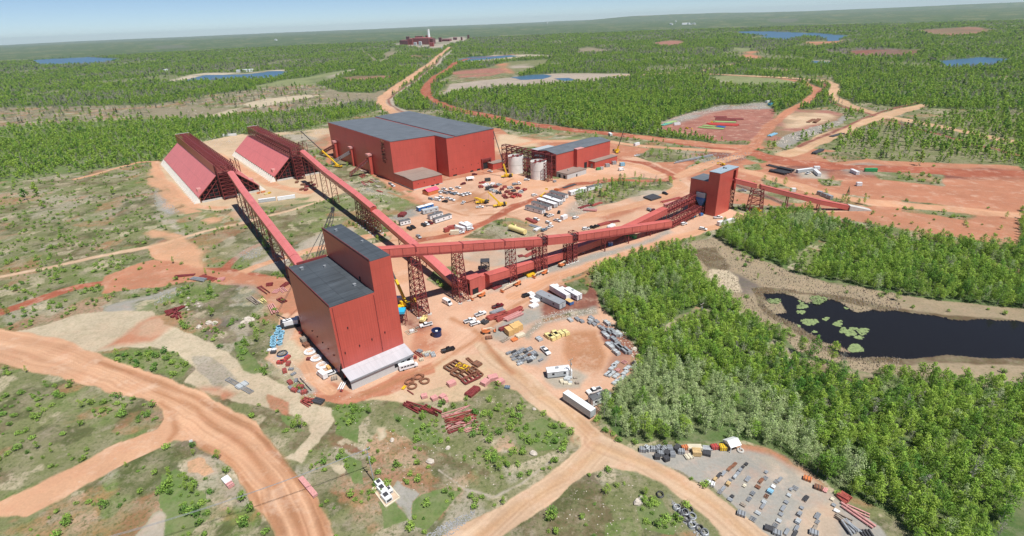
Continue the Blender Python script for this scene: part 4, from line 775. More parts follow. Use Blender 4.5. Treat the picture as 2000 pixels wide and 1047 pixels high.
o3 = thing('pump_building', 'low pale grey building with a brownish flat roof right of the white silos', 'building', f(.2, -13))
m = MB(); m.fbox(f, .15, 24.75, -13, -.01, 0, 4.4); m.build('wall', GWALL, o3, world=True); m = MB(); m.fbox(f, -.1, 25, -13.3, -.01, 4.4, 4.75); m.build('roof', DUSTROOF, o3, world=True)
for q in (-11, -5.2):
    m = MB(); m.fbox(f, .08, .2, q, q + 2.6, 0, 3); m.build('door', BLACK, o3, world=True)
m = MB(); m.fbox(f, 11.5, 13, -13.06, -12.9, 0, 2.3); m.build('door', BLACK, o3, world=True)
m = MB(); m.fbox(f, 9, 10.6, -6, -4.6, 4.75, 5.6); m.build('roof_vent', GALV, o3, world=True)
o4 = thing('control_block', 'small dark block with a pale roof behind the narrow red hall', 'building', f(8, D + 6)); m = MB(); m.fbox(f, 8, 30, D + 4, D + 16, 0, 17); m.build('wall', RED, o4, world=True); m = MB(); m.fbox(f, 7.8, 30.2, D + 3.8, D + 16.2, 17, 17.4); m.build('roof', LGREY, o4, world=True)
# silos
for (x, y, lab) in ((7.35, 471.5, 'left one of two open white concrete silos'), (26.5, 448.5, 'right one of two open white concrete silos, by the grey pump building')):
    o = thing('silo', lab, 'silo', (x, y, 0), 0, 'concrete silos')
    m = MB(); m.pipe((0, 0, 0), 6.3, 6.95, 0, 7.6, 40); m.pipe((0, 0, 0), 6.3, 6.9, 7.6, 15.1, 40); m.build('shell', SILO, o, smooth=False)
    m = MB(); m.pipe((0, 0, 0), 6.9, 7.02, 7.5, 7.8, 40); m.build('lift_joint', CONC, o)
    m = MB(); m.fbox(ID, -3, -1.4, 5.0, 6.2, 8, 14.9); m.fbox(ID, 1.2, 2.8, 5.2, 6.2, 8, 14.8); m.fbox(ID, -6, 6, -.3, .3, 12, 12.5); m.build('internal_steel', STEEL, o)
o = thing('silo_gantry', 'dark red steel frame standing over and behind the two white silos', 'steel frame', fC(-6, 0)); m = MB(); f = fC
N = 9; L_ = 66
for i in range(N + 1):
    q = L_ * i / N
    for p in (-5.6, -.4):
        m.beam(f(p, q, 0), f(p, q, 19.8), .7)
        for z in (6, 11.5, 16): m.beam(f(-5.6, q, z), f(-.4, q, z), .4)
    m.beam(f(-5.6, q, 19.8), f(-.4, q, 19.8), .5)
for z in (6, 11.5, 16, 19.8):
    for p in (-5.6, -.4): m.beam(f(p, 0, z), f(p, L_, z), .55)
for i in range(N):
    for z0, z1 in ((11.5, 16), (16, 19.8), (0, 6)):
        m.beam(f(-5.6, L_ * i / N, z0), f(-5.6, L_ * (i + 1) / N, z1), .3)
        m.beam(f(-.4, L_ * i / N, z1), f(-.4, L_ * (i + 1) / N, z0), .3)
for (p, q) in ((-15, 21.3), (-13.5, -3.5), (-15, 50)):
    tower(m, [f(p - 2.5, q - 2.5), f(p + 2.5, q - 2.5), f(p + 2.5, q + 2.5), f(p - 2.5, q + 2.5)], [f(p - 2.5, q - 2.5, 15.5), f(p + 2.5, q - 2.5, 15.5), f(p + 2.5, q + 2.5, 15.5), f(p - 2.5, q + 2.5, 15.5)], 5, .45)
for q in (6, 36.5): m.beam(f(-22, q, 15.5), f(-5.6, q, 15.9), .8)
m.build('steel_frame', STEEL, o, world=True)
m = MB()
for q0, z in ((14, 11.8), (14, 16.3), (28, 12)): m.fbox(f, -5.4, -.6, q0, q0 + 9, z, z + .25)
m.build('walkway', DARKST, o, world=True)

# ------------------------------------------------------------------ crusher tower, right
f = fD = frame(133.8, 340.34, 140.63)
o = thing('crusher_tower', 'slim red tower with a pale blue-grey roof where the right conveyors meet', 'building', f(0, 0))
m = MB(); m.fbox(f, 0, 7.75, 0, 17.2, 0, 29.64); m.fbox(f, 0, 7.75, 20.8, 23.3, 14, 29.64); m.fbox(f, 0, 1.2, 17.2, 20.8, 0, 29.64); m.fbox(f, 1.2, 7.75, 17.2, 20.8, 28.4, 29.64); m.build('wall', RED, o, world=True)
m = MB(); m.fbox(f, -.2, 7.95, -.2, 23.5, 29.64, 30.0); m.build('roof', mat('tower_roof', (.30, .37, .42), .5), o, world=True)
m = MB(); m.fbox(f, 2.5, 3.6, 12, 13, 30, 31.1); m.fbox(f, 4, 4.8, 12.5, 13.2, 30, 30.8); m.build('roof_vent', GREY, o, world=True)
m = MB(); tower(m, [f(1.5, 17.6), f(7.4, 17.6), f(7.4, 23), f(1.5, 23)], [f(1.5, 17.6, 14), f(7.4, 17.6, 14), f(7.4, 23, 14), f(1.5, 23, 14)], 5, .45); m.build('leg_frame', STEEL, o, world=True)
m = MB(); m.fbox(f, 2, 7.6, 17.4, 20.7, 21, 21.4); m.build('landing', STEEL, o, world=True)
m = MB(); m.fbox(f, -13.5, -.01, .6, 16, 14.5, 22.6); m.fbox(f, -13.5, -8.6, .6, 16, 0, 14.5); m.build('side_wall', RED, o, world=True)
m = MB(); m.fbox(f, -13.7, -.01, .4, 16.2, 22.6, 22.9); m.build('side_roof', GREYROOF, o, world=True)
m = MB(); m.fbox(f, -8.6, -.02, 3.5, 15.5, .3, 14.5); m.build('bay_shade_block', BLACK, o, world=True)  # darkness of the bay put in as a solid black block
m = MB(); m.prism([f(-5.2, .9, 5), f(-3.2, .9, 5), f(-3.2, 2.9, 5), f(-5.2, 2.9, 5)], [f(-7.4, -.6, 9.5), f(-1.2, -.6, 9.5), f(-1.2, 3.3, 9.5), f(-7.4, 3.3, 9.5)]); m.fbox(f, -7.4, -1.2, -.6, 3.3, 9.5, 11.2); m.build('feed_hopper', BLUE, o, world=True)
m = MB(); m.fbox(f, -7.5, -1.1, -.7, 3.4, 11.2, 14.4); m.build('filter_box', LGREY, o, world=True)
m = MB(); tower(m, [f(-8, -1.5), f(-.6, -1.5), f(-.6, 3.4), f(-8, 3.4)], [f(-8, -1.5, 5), f(-.6, -1.5, 5), f(-.6, 3.4, 5), f(-8, 3.4, 5)], 2, .3); m.build('hopper_frame', STEEL, o, world=True)

BUTT = mat('buttress_concrete', (.66, .64, .58), .8, var=.08, scale=.5, dirt=.1)
# ------------------------------------------------------------------ A-frame stockpile sheds
def shed(name, label, ox, oy, az, L, he, hr, wr, gw, gh, g0, g1, clad, nb):
    f = frame(ox, oy, az); W = wr * 2 + gw; o = thing(name, label, 'shed', f(0, 0))
    for side in (0, 1):
        P = (lambda p: p) if side == 0 else (lambda p: W - p)
        m = MB(); m.prism([f(P(-.4), 0, he - .3), f(P(-.4), L, he - .3), f(P(wr + .6), L, hr + .2), f(P(wr + .6), 0, hr + .2)], [f(P(-.4), 0, he + .1), f(P(-.4), L, he + .1), f(P(wr + .6), L, hr + .6), f(P(wr + .6), 0, hr + .6)]); m.build('roof_sheet', PINK, o, world=True)
        m = MB()
        for i in range(nb + 1):
            q = .3 + (L - 1.6) * i / nb; m.prism([f(P(-4.6), q), f(P(.2), q), f(P(.2), q + 2.3), f(P(-4.6), q + 2.3)], [f(P(-1.0), q + .7, he - .4), f(P(.2), q + .7, he - .4), f(P(.2), q + 1.6, he - .4), f(P(-1.0), q + 1.6, he - .4)])
            pass
        m.build('buttress', BUTT, o, world=True)
        m = MB(); q0 = 9; m.fbox(f, min(P(1.5), P(5)), max(P(1.5), P(5)), q0, q0 + 6, he, he + 4.4); m.build('dormer', PINKST, o, world=True)
    m = MB()                                              # gable steel, front and rear, and portal frames
    nq = int(L / 12)
    for k in range(nq + 1):
        q = .5 + (L - 1) * k / nq
        m.beam(f(0, q, he - .6), f(wr, q, hr - .4), .5); m.beam(f(W, q, he - .6), f(W - wr, q, hr - .4), .5); m.beam(f(wr, q, hr - .4), f(W - wr, q, hr - .4), .5)
    for q in (1.0, L - 1.0):
        for i in range(1, 12):
            p = W * i / 12; z = he + (hr - he) * min(1, min(p, W - p) / wr) - .6; m.beam(f(p, q, 0), f(p, q, z), .3)
        for z in range(3, int(hr), 3):
            t = max(0, (z - he) / (hr - he)) * wr; m.beam(f(t, q, z), f(W - t, q, z), .22)
        m.beam(f(2, q - .6, 1), f(wr + 1, q - .6, hr - 3), .45); m.beam(f(W - 2, q - .6, 1), f(W - wr - 1, q - .6, hr - 3), .45)
    m.build('gable_frame', STEEL, o, world=True)
    m = MB(); q = 4.0
    m.prism([f(1.2, q, 0), f(W - 1.2, q, 0), f(W - 1.2, q, he), f(W - wr, q, hr - 1), f(wr, q, hr - 1), f(1.2, q, he)], [f(1.2, L - 4, 0), f(W - 1.2, L - 4, 0), f(W - 1.2, L - 4, he), f(W - wr, L - 4, hr - 1), f(wr, L - 4, hr - 1), f(1.2, L - 4, he)]); m.build('interior_shade_block', BLACK, o, world=True)  # black filler gives the shed its unlit inside by colour
    m = MB(); m.fbox(f, .25, 1.1, .3, L - .3, 0, he - .5); m.fbox(f, W - 1.1, W - .25, .3, L - .3, 0, he - .5); m.build('side_wall', RUST, o, world=True)  # wall toned dark so the gaps between buttresses read dark
    m = MB(); m.fbox(f, 1.3, W - 1.3, -.9, .2, 0, 1.3); m.build('end_wall', CONC, o, world=True)
    # head house / tripper gallery on the ridge
    m = MB(); a0, a1 = wr + .3, wr + gw - .3; n = int((g1 - g0) / 6)
    for i in range(n + 1):
        q = g0 + (g1 - g0) * i / n; zb = hr - .3
        m.beam(f(a0, q, zb), f(a0, q, gh), .4); m.beam(f(a1, q, zb), f(a1, q, gh), .4); m.beam(f(a0, q, gh), f(a1, q, gh), .4); m.beam(f(a0, q, (zb + gh) / 2), f(a1, q, (zb + gh) / 2), .3)
        m.beam(f((a0 + a1) / 2, q, zb), f((a0 + a1) / 2, q, gh), .25)
        if i < n:
            q2 = g0 + (g1 - g0) * (i + 1) / n
            for a in (a0, a1): m.beam(f(a, q, zb), f(a, q2, (zb + gh) / 2), .26); m.beam(f(a, q2, (zb + gh) / 2), f(a, q, gh), .26)
            m.beam(f(a0, q, gh), f(a1, q2, gh), .22)
            m.beam(f(a1, q, gh), f(a0, q2, gh), .22)
    for z in (hr - .3, (hr + gh) / 2, gh):
        for a in (a0, a1, (a0 + a1) / 2): m.beam(f(a, g0, z), f(a, g1, z), .42)
    for z in ((hr + gh) / 2 + 2, (hr + gh) / 2 - 2): [m.beam(f(a, g0, z), f(a, g1, z), .22) for a in (a0, a1)]
    m.build('ridge_gallery', STEEL, o, world=True)
    m = MB(); m.fbox(f, a0 + .8, (a0 + a1) / 2 - .6, g0 + 2, g1 - 2, hr + .1, hr + .5); m.fbox(f, (a0 + a1) / 2 + .6, a1 - .8, g0 + 2, g1 - 2, hr + .1, hr + .5); m.build('walkway', mat('walkway_deck', (.30, .10, .08), .7), o, world=True)
    if clad:
        m = MB(); m.fbox(f, a0 - .35, a0 - .22, g0 + 7, g1 + .5, hr + .2, gh + .4); m.build('side_cladding', RED, o, world=True)
    m = MB(); m.fbox(f, a0, a1, g1 + .1, g1 + .5, gh + .3, gh + .5); m.build('end_flashing', WHITE, o, world=True)
    # stair tower at the front gable
    m = MB(); t0, t1 = wr - .5, wr + gw + .5; q0, q1 = g0 - 1, g0 + 5
    tower(m, [f(t0 + 1, q0), f(t1 - 4, q0), f(t1 - 4, q1), f(t0 + 1, q1)], [f(t0 + 1, q0, gh - 1), f(t1 - 4, q0, gh - 1), f(t1 - 4, q1, gh - 1), f(t0 + 1, q1, gh - 1)], 9, .42)
    for k in range(1, 9):
        z = gh * k / 9.5; m.fbox(f, t0 + 1.4, t1 - 4.4, q0 + .4, q1 - 1, z, z + .2)
    for pp in (W - wr + 1, W - wr + 4.5): m.beam(f(pp, g0 + 2, hr), f(pp, g0 + 2, gh + 1.5), .35); m.beam(f(pp, g0 + 14, hr - 2), f(pp, g0 + 14, gh + 1.5), .35); m.beam(f(pp, g0 + 2, gh + 1.5), f(pp, g0 + 14, gh + 1.5), .3); m.beam(f(pp, g0 + 2, (hr + gh) / 2), f(pp, g0 + 14, (hr + gh) / 2), .3); m.beam(f(pp, g0 + 2, hr), f(pp, g0 + 14, gh + 1.5), .25)
    m.build('stair_tower', STEEL, o, world=True)
    return o
shed('stockpile_shed', 'left A-frame shed with red sheet slopes, white buttresses and clad ridge gallery', -251.93, 414.57, 52.4, 189.5, 4.86, 19.83, 16.58, 13.77, 28.2, -5.6, 190, True, 30)
shed('stockpile_shed', 'right A-frame shed with open dark red steel frame all along its ridge', -212.88, 472.0, 52.96, 152, 4.67, 19.26, 16.18, 11.2, 29.6, -9.2, 145, False, 24)

# ------------------------------------------------------------------ conveyors
def conveyor(name, label, pts, w, h, mw, mr, steps=(), gap=None, pitch=.45):
    o = thing(name, label, 'conveyor', (pts[0][0], pts[0][1], 0))
    for i in range(len(pts) - 1):
        a, b = Vector(pts[i]), Vector(pts[i + 1]); d = (b - a).normalized()
        gallery(o, a + d * (gap or .0), b - d * (gap or .0), w, h, mw, mr, pitch)
        n = max(1, int((b - a).length / 24))
        for k in range(1, n):
            c = lerp(a, b, k / n); q = MB(); s = Vector((d.y, -d.x, 0)).normalized() * (w / 2 + .12); u = Vector((0, 0, .22))
            q.prism([c - s - Vector((0, 0, h * .5)), c + s - Vector((0, 0, h * .5)), c + s - Vector((0, 0, pitch)), c, c - s - Vector((0, 0, pitch))], [x + d * .8 for x in (c - s - Vector((0, 0, h * .5)), c + s - Vector((0, 0, h * .5)), c + s - Vector((0, 0, pitch)) + u, c + u * 1.3, c - s - Vector((0, 0, pitch)) + u)]) if k % 1 == 0 else None
            q.build('joint_band', STEEL, o, world=True)
    return o
C1 = [(-211.5, 397, 29.8), (-187, 360.3, 26.2), (-166, 329.5, 24.2), (-140, 291, 22.2), (-112, 249.5, 20.4), (-87.5, 212.6, 18.6)]
conveyor('conveyor_gallery', 'covered pale red conveyor from the left shed down to the tall building', C1, 4.3, 3.4, RED, PINK, gap=.25, pitch=.85)
C2 = [(-178.5, 461, 30.2), (-143.8, 409.6, 24.6), (-104.9, 351.8, 21.6), (-88.5, 327.4, 19.4)]
C2b = [(-87, 325.2, 18.0), (-58.6, 283, 13.4), (-41, 256.8, 10.4), (-27.5, 236.6, 7.4)]
conveyor('conveyor_gallery', 'upper run of the covered conveyor from the right shed', C2, 4.3, 3.6, RED, PINK, gap=.2, pitch=.85)
conveyor('conveyor_gallery', 'lower run of the covered conveyor from the right shed, passing under the cross conveyor', C2b, 4.6, 3.6, RED, PINK, gap=.0, pitch=.85)
def along(P0, P1, t): return lerp(P0, P1, t)
C3A, C3B = Vector((-64.6, 207.9, 39.2)), Vector((15.6, 259.2, 20.3))
C3 = [[tuple(C3A), tuple(C3B)], [(18.4, 261, 20.0), (33.0, 270.6, 16.9)], [(36.4, 272.9, 16.3), (61.4, 289.4, 12.2), (83.3, 303.9, 8.6), (102.8, 316.9, 5.4)]]
for pts, lab in zip(C3, ('long straight elevated red conveyor from the top of the tall building', 'short middle red conveyor span between two lattice towers', 'lower red conveyor run descending right to the ground')):
    conveyor('conveyor_gallery', lab, pts, 4.2, 4.4, REDROOF, REDROOF, gap=0, pitch=.12)
for a, b in (((15.4, 259.1), 20.3), ((33.2, 270.7), 17.0)):
    g = frame(a[0] + 1.6, a[1] + 1.1, 57); o = thing('drive_platform', 'open steel drive platform on the ' + ('left' if a[0] < 20 else 'right') + ' joint of the elevated conveyor', 'platform', g(0, 0, b - 5)); m = MB()
    m.fbox(g, -1.7, 1.7, -2.3, 2.3, b - 4.6, b - 4.3); tower(m, [g(-1.7, -2.3, b - 4.3), g(1.7, -2.3, b - 4.3), g(1.7, 2.3, b - 4.3), g(-1.7, 2.3, b - 4.3)], [g(-1.7, -2.3, b + .8), g(1.7, -2.3, b + .8), g(1.7, 2.3, b + .8), g(-1.7, 2.3, b + .8)], 2, .35); m.build('platform_frame', STEEL, o, world=True)
    m = MB(); m.fbox(g, -1.2, 1.2, -1.5, 1.5, b - 3.4, b - .6); m.build('drive_unit', DARKST, o, world=True)
C4 = [(-13, 240.5, 9.2), (-3.5, 247.4, 8.6), (29.4, 272.6, 6.6), (58, 295, 6.0), (80, 312, 7.4), (102.7, 330, 9.6)]
conveyor('conveyor_gallery', 'low covered red conveyor running beneath the elevated one from the transfer house', C4, 4.8, 4.4, REDROOF, REDROOF, gap=0, pitch=.12)
for (a, b, nm) in (((102.9, 330.1, 5.2), (127.5, 347.5, 8.4), 'upper open truss of a conveyor under construction left of the slim tower'), ((103.2, 317.2, .9), (128, 337.5, 3.2), 'lower open truss of a conveyor under construction left of the slim tower')):
    o = thing('conveyor_truss', nm, 'conveyor', (a[0], a[1], 0)); m = MB(); girder(m, Vector(a), Vector(b), 4.4, 4.0, 12, .38)
    for k in range(5):
        c = lerp(a, b, k / 4); 
        for s in (-2, 2): m.beam((c.x + s * .57, c.y - s * .82, 0), (c.x + s * .57, c.y - s * .82, max(c.z, .3)), .35)
    m.build('truss', STEEL, o, world=True); m = MB(); m.beam(Vector(a) + Vector((0, 0, 1.3)), Vector(b) + Vector((0, 0, 1.3)), 1.8, .25); m.beam(Vector(a) + Vector((0, 0, .3)), Vector(b) + Vector((0, 0, .3)), 3.6, .12); m.build('belt_deck', STEELP, o, world=True)
C5 = [(153.2, 344.1, 23.4), (167.6, 342.8, 19.6)]; C5b = [(170.4, 342.5, 18.9), (189.5, 340.7, 13.6), (210.6, 338.8, 7.8), (229.9, 337.1, 3.6)]
conveyor('conveyor_gallery', 'short red conveyor span leaving the right side of the slim tower', C5, 3.6, 3.2, REDROOF, REDROOF, gap=0, pitch=.12)
conveyor('conveyor_gallery', 'rightmost red conveyor sloping down to a concrete block beside the rail line', C5b, 3.6, 3.2, REDROOF, REDROOF, gap=0, pitch=.12)
g = frame(230.5, 337, 100); o = thing('tail_block', 'pale concrete block at the foot of the rightmost conveyor', 'concrete block', g(0, 0)); m = MB(); m.prism([g(0, -2.6), g(14, -2.2), g(14, 2.2), g(0, 2.6)], [g(0, -2.6, 3.6), g(14, -2.2, .6), g(14, 2.2, .6), g(0, 2.6, 3.6)]); m.build('block', CONC, o, world=True)
# transfer house
g = frame(-21.4, 234.9, 50); o = thing('transfer_house', 'small red transfer house at the foot of the two covered conveyors', 'building', g(0, 0))
m = MB(); m.fbox(g, 0, 7.4, 0, 8.6, 0, 8.6); m.build('wall', REDROOF, o, world=True); m = MB(); m.fbox(g, 7.4, 14.5, .4, 7.6, .4, 7.9); m.build('side_wall', REDROOF, o, world=True)
m = MB(); m.fbox(g, 1.2, 5, -.06, .5, 0, 3.1); m.build('doorway', BLACK, o, world=True); m = MB(); m.fbox(g, -.06, .5, .7, 6, 0, 6.5); m.build('side_opening', BLACK, o, world=True)
m = MB(); m.fbox(g, -.15, 7.5, -.15, 8.75, 8.6, 8.85); m.build('roof', REDROOF, o, world=True)
# conveyor supports
def c3z(t): return lerp(C3A, C3B, t)
bent('support_tower', 'tallest splayed lattice tower under the elevated conveyor, nearest the tall building', -44.7, 219.6, 29.7, 56.5, 8.6, 3.6, 5.6, 4.2, 9, .42, 'lattice towers of the elevated conveyor')
bent('support_tower', 'second splayed lattice tower under the elevated conveyor, beside the transfer house', -26.2, 231.6, 25.4, 56.5, 8, 3.6, 5, 4, 8, .40, 'lattice towers of the elevated conveyor')
bent('support_tower', 'narrow lattice tower midway along the elevated conveyor', -.5, 249.2, 19.6, 56.5, 4.6, 3.6, 4.2, 4, 6, .36, 'lattice towers of the elevated conveyor')
for x, y, z, lab in ((17, 260.1, 15.6, 'lattice tower under the left drive platform'), (13.2, 257.6, 16.0, 'lattice leg beside the left drive platform tower'), (34.8, 271.8, 12, 'lattice tower under the right drive platform'), (31.2, 269.4, 12.5, 'lattice leg beside the right drive platform tower')):
    bent('support_tower', lab, x, y, z, 57, 4.4, 3.8, 2.6, 2.6, 5, .36, 'lattice towers of the elevated conveyor')
def leg2(x, y, z, az, w, lab, grp):
    f = frame(x, y, az); o = thing('trestle', lab, 'trestle', (x, y, 0), 0, grp); m = MB()
    for s in (-1, 1): m.beam(f(0, s * w / 2, 0), f(0, s * w / 2 * .8, z), .42)
    n = max(1, int(z / 4))
    for k in range(n): m.beam(f(0, -w / 2, z * k / n), f(0, w / 2 * .85, z * (k + 1) / n), .2); m.beam(f(0, -w / 2, z * (k + 1) / n), f(0, w / 2, z * (k + 1) / n), .2)
    m.build('frame', STEEL, o, world=True)
for k, (x, y, z) in enumerate(((54.3, 284.8, 9.0), (70.5, 295.4, 6.2), (86.5, 306.1, 3.7))): leg2(x, y, z, 56.5, 3.4, ('left', 'middle', 'right')[k] + ' thin two-post leg under the descending conveyor run', 'thin legs of the descending conveyor')
for k, t in enumerate((.07, .16, .27, .38, .48, .60, .72, .84, .94)):
    n = t * (len(C1) - 1); i = int(n); c = lerp(C1[i], C1[i + 1], n - i)
    if k in (5,): bent('support_tower', 'lattice tower under the left shed’s covered conveyor', c.x, c.y, c.z - 3.4, 146, 5, 4, 7, 6, 5, .34)
    else: leg2(c.x, c.y, c.z - 3.4, 146, 4.6, 'one of the thin two-post legs under the left shed’s covered conveyor', 'legs under the left shed’s conveyor')
for k, t in enumerate((.10, .27, .40, .68, .78, .90, .985)):
    n = t * (len(C2) - 1); i = min(int(n), len(C2) - 2); c = lerp(C2[i], C2[i + 1], n - i)
    if k > 2: bent('support_tower', ('one of the close-set lattice towers under the right shed’s covered conveyor'), c.x, c.y, c.z - 3.6, 146, 6, 4, 5, 4, 5, .34, 'lattice towers under the right shed’s conveyor')
    else: leg2(c.x, c.y, c.z - 3.6, 146, 4.6, 'one of the thin two-post legs under the upper end of the right shed’s conveyor', 'legs under the right shed’s conveyor')
for x, y, z, lab in ((-65.5, 293.5, 11, 'thin leg under the lower run of the right shed’s conveyor'), (-50.5, 271, 8.4, 'thin leg near the crossing of the two conveyors')): leg2(x, y, z, 146, 4.4, lab, None)
bent('support_tower', 'broad lattice tower under the joint of the rightmost conveyors', 169, 342.6, 16.4, 95, 6.5, 5, 9, 6.5, 5, .42)
leg2(189.5, 340.7, 10.2, 95, 3.4, 'left of two slim legs under the rightmost conveyor', 'slim legs of the rightmost conveyor'); leg2(210.6, 338.8, 4.4, 95, 3.8, 'right of two slim legs under the rightmost conveyor', 'slim legs of the rightmost conveyor')
g = frame(-1, 256, 57); o = thing('steel_table', 'small black steel frame table standing behind the transfer house', 'steel frame', G(948, 525)); m = MB(); t = G(948, 525); tower(m, [t + Vector(c) for c in ((-2.2, -2.2, 0), (2.2, -2.2, 0), (2.2, 2.2, 0), (-2.2, 2.2, 0))], [t + Vector(c) for c in ((-2.2, -2.2, 5), (2.2, -2.2, 5), (2.2, 2.2, 5), (-2.2, 2.2, 5))], 2, .35); m.box(t.x - 2.5, t.x + 2.5, t.y - 2.5, t.y + 2.5, 5, 5.3); m.build('frame', DARKST, o, world=True)
# ------------------------------------------------------------------ vegetation
def leafmat(name, a, b_, c, trans=.25):
    m = bpy.data.materials.new(name); m.use_nodes = True; n = m.node_tree; L = n.links; bs = n.nodes['Principled BSDF']
    oi = n.nodes.new('ShaderNodeObjectInfo'); no = n.nodes.new('ShaderNodeTexNoise'); no.inputs['Scale'].default_value = .022; no.inputs['Detail'].default_value = 4; L.new(oi.outputs['Location'], no.inputs['Vector'])
    ad = n.nodes.new('ShaderNodeMath'); ad.operation = 'MULTIPLY_ADD'; L.new(oi.outputs['Random'], ad.inputs[0]); ad.inputs[1].default_value = .42; L.new(no.outputs['Fac'], ad.inputs[2])
    cr = n.nodes.new('ShaderNodeValToRGB'); e = cr.color_ramp.elements; e[0].position = .42; e[1].position = .98; e.new(.70)
    e[0].color = (*a, 1); e[1].color = (*b_, 1); e[2].color = (*c, 1)
    L.new(ad.outputs[0], cr.inputs[0])
    at = n.nodes.new('ShaderNodeAttribute'); at.attribute_name = 'leaf'; mx = n.nodes.new('ShaderNodeMix'); mx.data_type = 'RGBA'; mx.blend_type = 'MULTIPLY'; mx.inputs[0].default_value = 1
    L.new(cr.outputs[0], mx.inputs[6]); L.new(at.outputs['Color'], mx.inputs[7]); L.new(mx.outputs[2], bs.inputs['Base Color']); bs.inputs['Roughness'].default_value = .7; bs.inputs['Specular IOR Level'].default_value = .2
    tr = n.nodes.new('ShaderNodeBsdfTranslucent'); L.new(mx.outputs[2], tr.inputs[0]); ms = n.nodes.new('ShaderNodeMixShader'); ms.inputs[0].default_value = trans
    L.new(bs.outputs[0], ms.inputs[1]); L.new(tr.outputs[0], ms.inputs[2]); L.new(ms.outputs[0], n.nodes['Material Output'].inputs[0]); return m
# ramp ends and middle are three real leaf tones of neighbouring trees
LG = leafmat('aspen_leaves', (.12, .28, .045), (.40, .54, .09), (.235, .42, .065), .42)
LS = leafmat('silver_leaves', (.28, .41, .14), (.52, .61, .30), (.40, .52, .21), .4)
LP = leafmat('spruce_needles', (.030, .070, .030), (.065, .115, .045), (.045, .090, .036), .1)
LB = leafmat('bare_twigs', (.20, .18, .15), (.31, .29, .24), (.24, .25, .17), .1)
LU = leafmat('shrub_leaves', (.08, .20, .038), (.28, .40, .075), (.16, .30, .052))
BARK = mat('aspen_bark', (.34, .32, .27), .9, var=.2, scale=3); BARKD = mat('dark_bark', (.12, .09, .07), .9, var=.2, scale=3)
def leaves(name, mt, clumps, nper, size, seed, aspect=.6, up=.35):
    rg = np.random.RandomState(seed); vs = []; cs = []
    for (cx, cy, cz, rx, rz) in clumps:
        u = rg.normal(size=(nper, 3)); u /= np.linalg.norm(u, axis=1)[:, None]; rad = rg.uniform(.55, 1.0, nper) ** .6
        p = u * rad[:, None] * np.array([rx, rx, rz]) + np.array([cx, cy, cz])
        nrm = u + rg.normal(size=(nper, 3)) * .55 + np.array([0, 0, up]); nrm /= np.linalg.norm(nrm, axis=1)[:, None]
        t = np.cross(nrm, rg.normal(size=(nper, 3))); t /= np.linalg.norm(t, axis=1)[:, None]; w = np.cross(nrm, t)
        s = size * rg.uniform(.6, 1.25, nper)[:, None]; tone = rg.uniform(.72, 1.2) * rg.uniform(.8, 1.2, nper)
        vs.append(np.stack([p - t * s, p - w * s * aspect, p + t * s, p + w * s * aspect], 1)); cs.append(np.repeat(tone, 4))
    V = np.concatenate(vs).reshape(-1, 3); C = np.concatenate(cs); n = len(V) // 4
    me = bpy.data.meshes.new(name); me.from_pydata(V.tolist(), [], [(4 * i, 4 * i + 1, 4 * i + 2, 4 * i + 3) for i in range(n)])
    a = me.attributes.new('leaf', 'FLOAT_COLOR', 'POINT'); a.data.foreach_set('color', np.stack([C, C, C, np.ones_like(C)], 1).astype(np.float32).ravel()); me.materials.append(mt); return me
def trunkmesh(name, h, r, mt, limbs=5, seed=0, z0=.3):
    rg = random.Random(seed); m = MB(); bend = Vector((rg.uniform(-.04, .04) * h, rg.uniform(-.04, .04) * h, h)); m.tube((0, 0, -.3), bend, r, 5, r * .3, cap=False)
    for i in range(limbs):
        t = z0 + (.9 - z0) * i / max(1, limbs - 1); a = rg.uniform(0, 6.28); p = bend * t; q = p + Vector((math.cos(a), math.sin(a), .8)) * h * .2; m.tube(p, q, r * .35, 3, r * .1, cap=False)
    me = bpy.data.meshes.new(name); me.from_pydata([tuple(v) for v in m.v], [], m.f); me.materials.append(mt); return me
def crown_clumps(h, R, n, seed, lo=.28):
    rg = random.Random(seed); out = []
    for i in range(n):
        t = lo + (1 - lo) * (i + .5) / n; rr = R * math.sin(math.pi * min(1, (t - lo) / (1 - lo) * .8 + .16)) ** .7; a = rg.uniform(0, 6.28); d = rr * rg.uniform(.15, .95)
        out.append((math.cos(a) * d, math.sin(a) * d, h * t * rg.uniform(.93, 1.03), rr * rg.uniform(.32, .55) + .2, rr * rg.uniform(.35, .65) + .3))
    return out
def spruce_clumps(h, R):
    out = []
    for i in range(9):
        t = .12 + .86 * i / 8; r = R * (1 - t) + .12
        for k in range(3 if r > .5 else 1):
            a = 2.1 * k + i; out.append((math.cos(a) * r * .5, math.sin(a) * r * .5, h * t, r * .62, .38))
    return out
PROTO = {}
def proto(key, mk_crown, mk_trunk): PROTO.setdefault(key, []).append((mk_crown, mk_trunk))
for i in range(5):
    h = 8.2 + i * .55; R = 1.75 + .2 * (i % 3)
    proto('aspen', leaves('crown', LG, crown_clumps(h, R, 20 + i % 3, i), 30, .24, i), trunkmesh('trunk', h * .93, .11, BARK, 4, i))
for i in range(4):
    h = 8.0 + i * .7; R = 1.6 + .18 * i
    proto('silver', leaves('crown', LS, crown_clumps(h, R, 19, 20 + i, .2), 26, .21, 20 + i), trunkmesh('trunk', h * .95, .11, BARK, 6, 20 + i))
for i in range(3):
    h = 9.5 + i; proto('spruce', leaves('crown', LP, spruce_clumps(h, 1.9), 9, .5, 40 + i, .45, .1), trunkmesh('trunk', h, .14, BARKD, 0, 40 + i))
for i in range(3):
    h = 8 + i; proto('bare', leaves('crown', LB, crown_clumps(h, 1.4, 8, 60 + i, .3), 17, .34, 60 + i, .22), trunkmesh('trunk', h * .98, .13, BARK, 9, 60 + i))
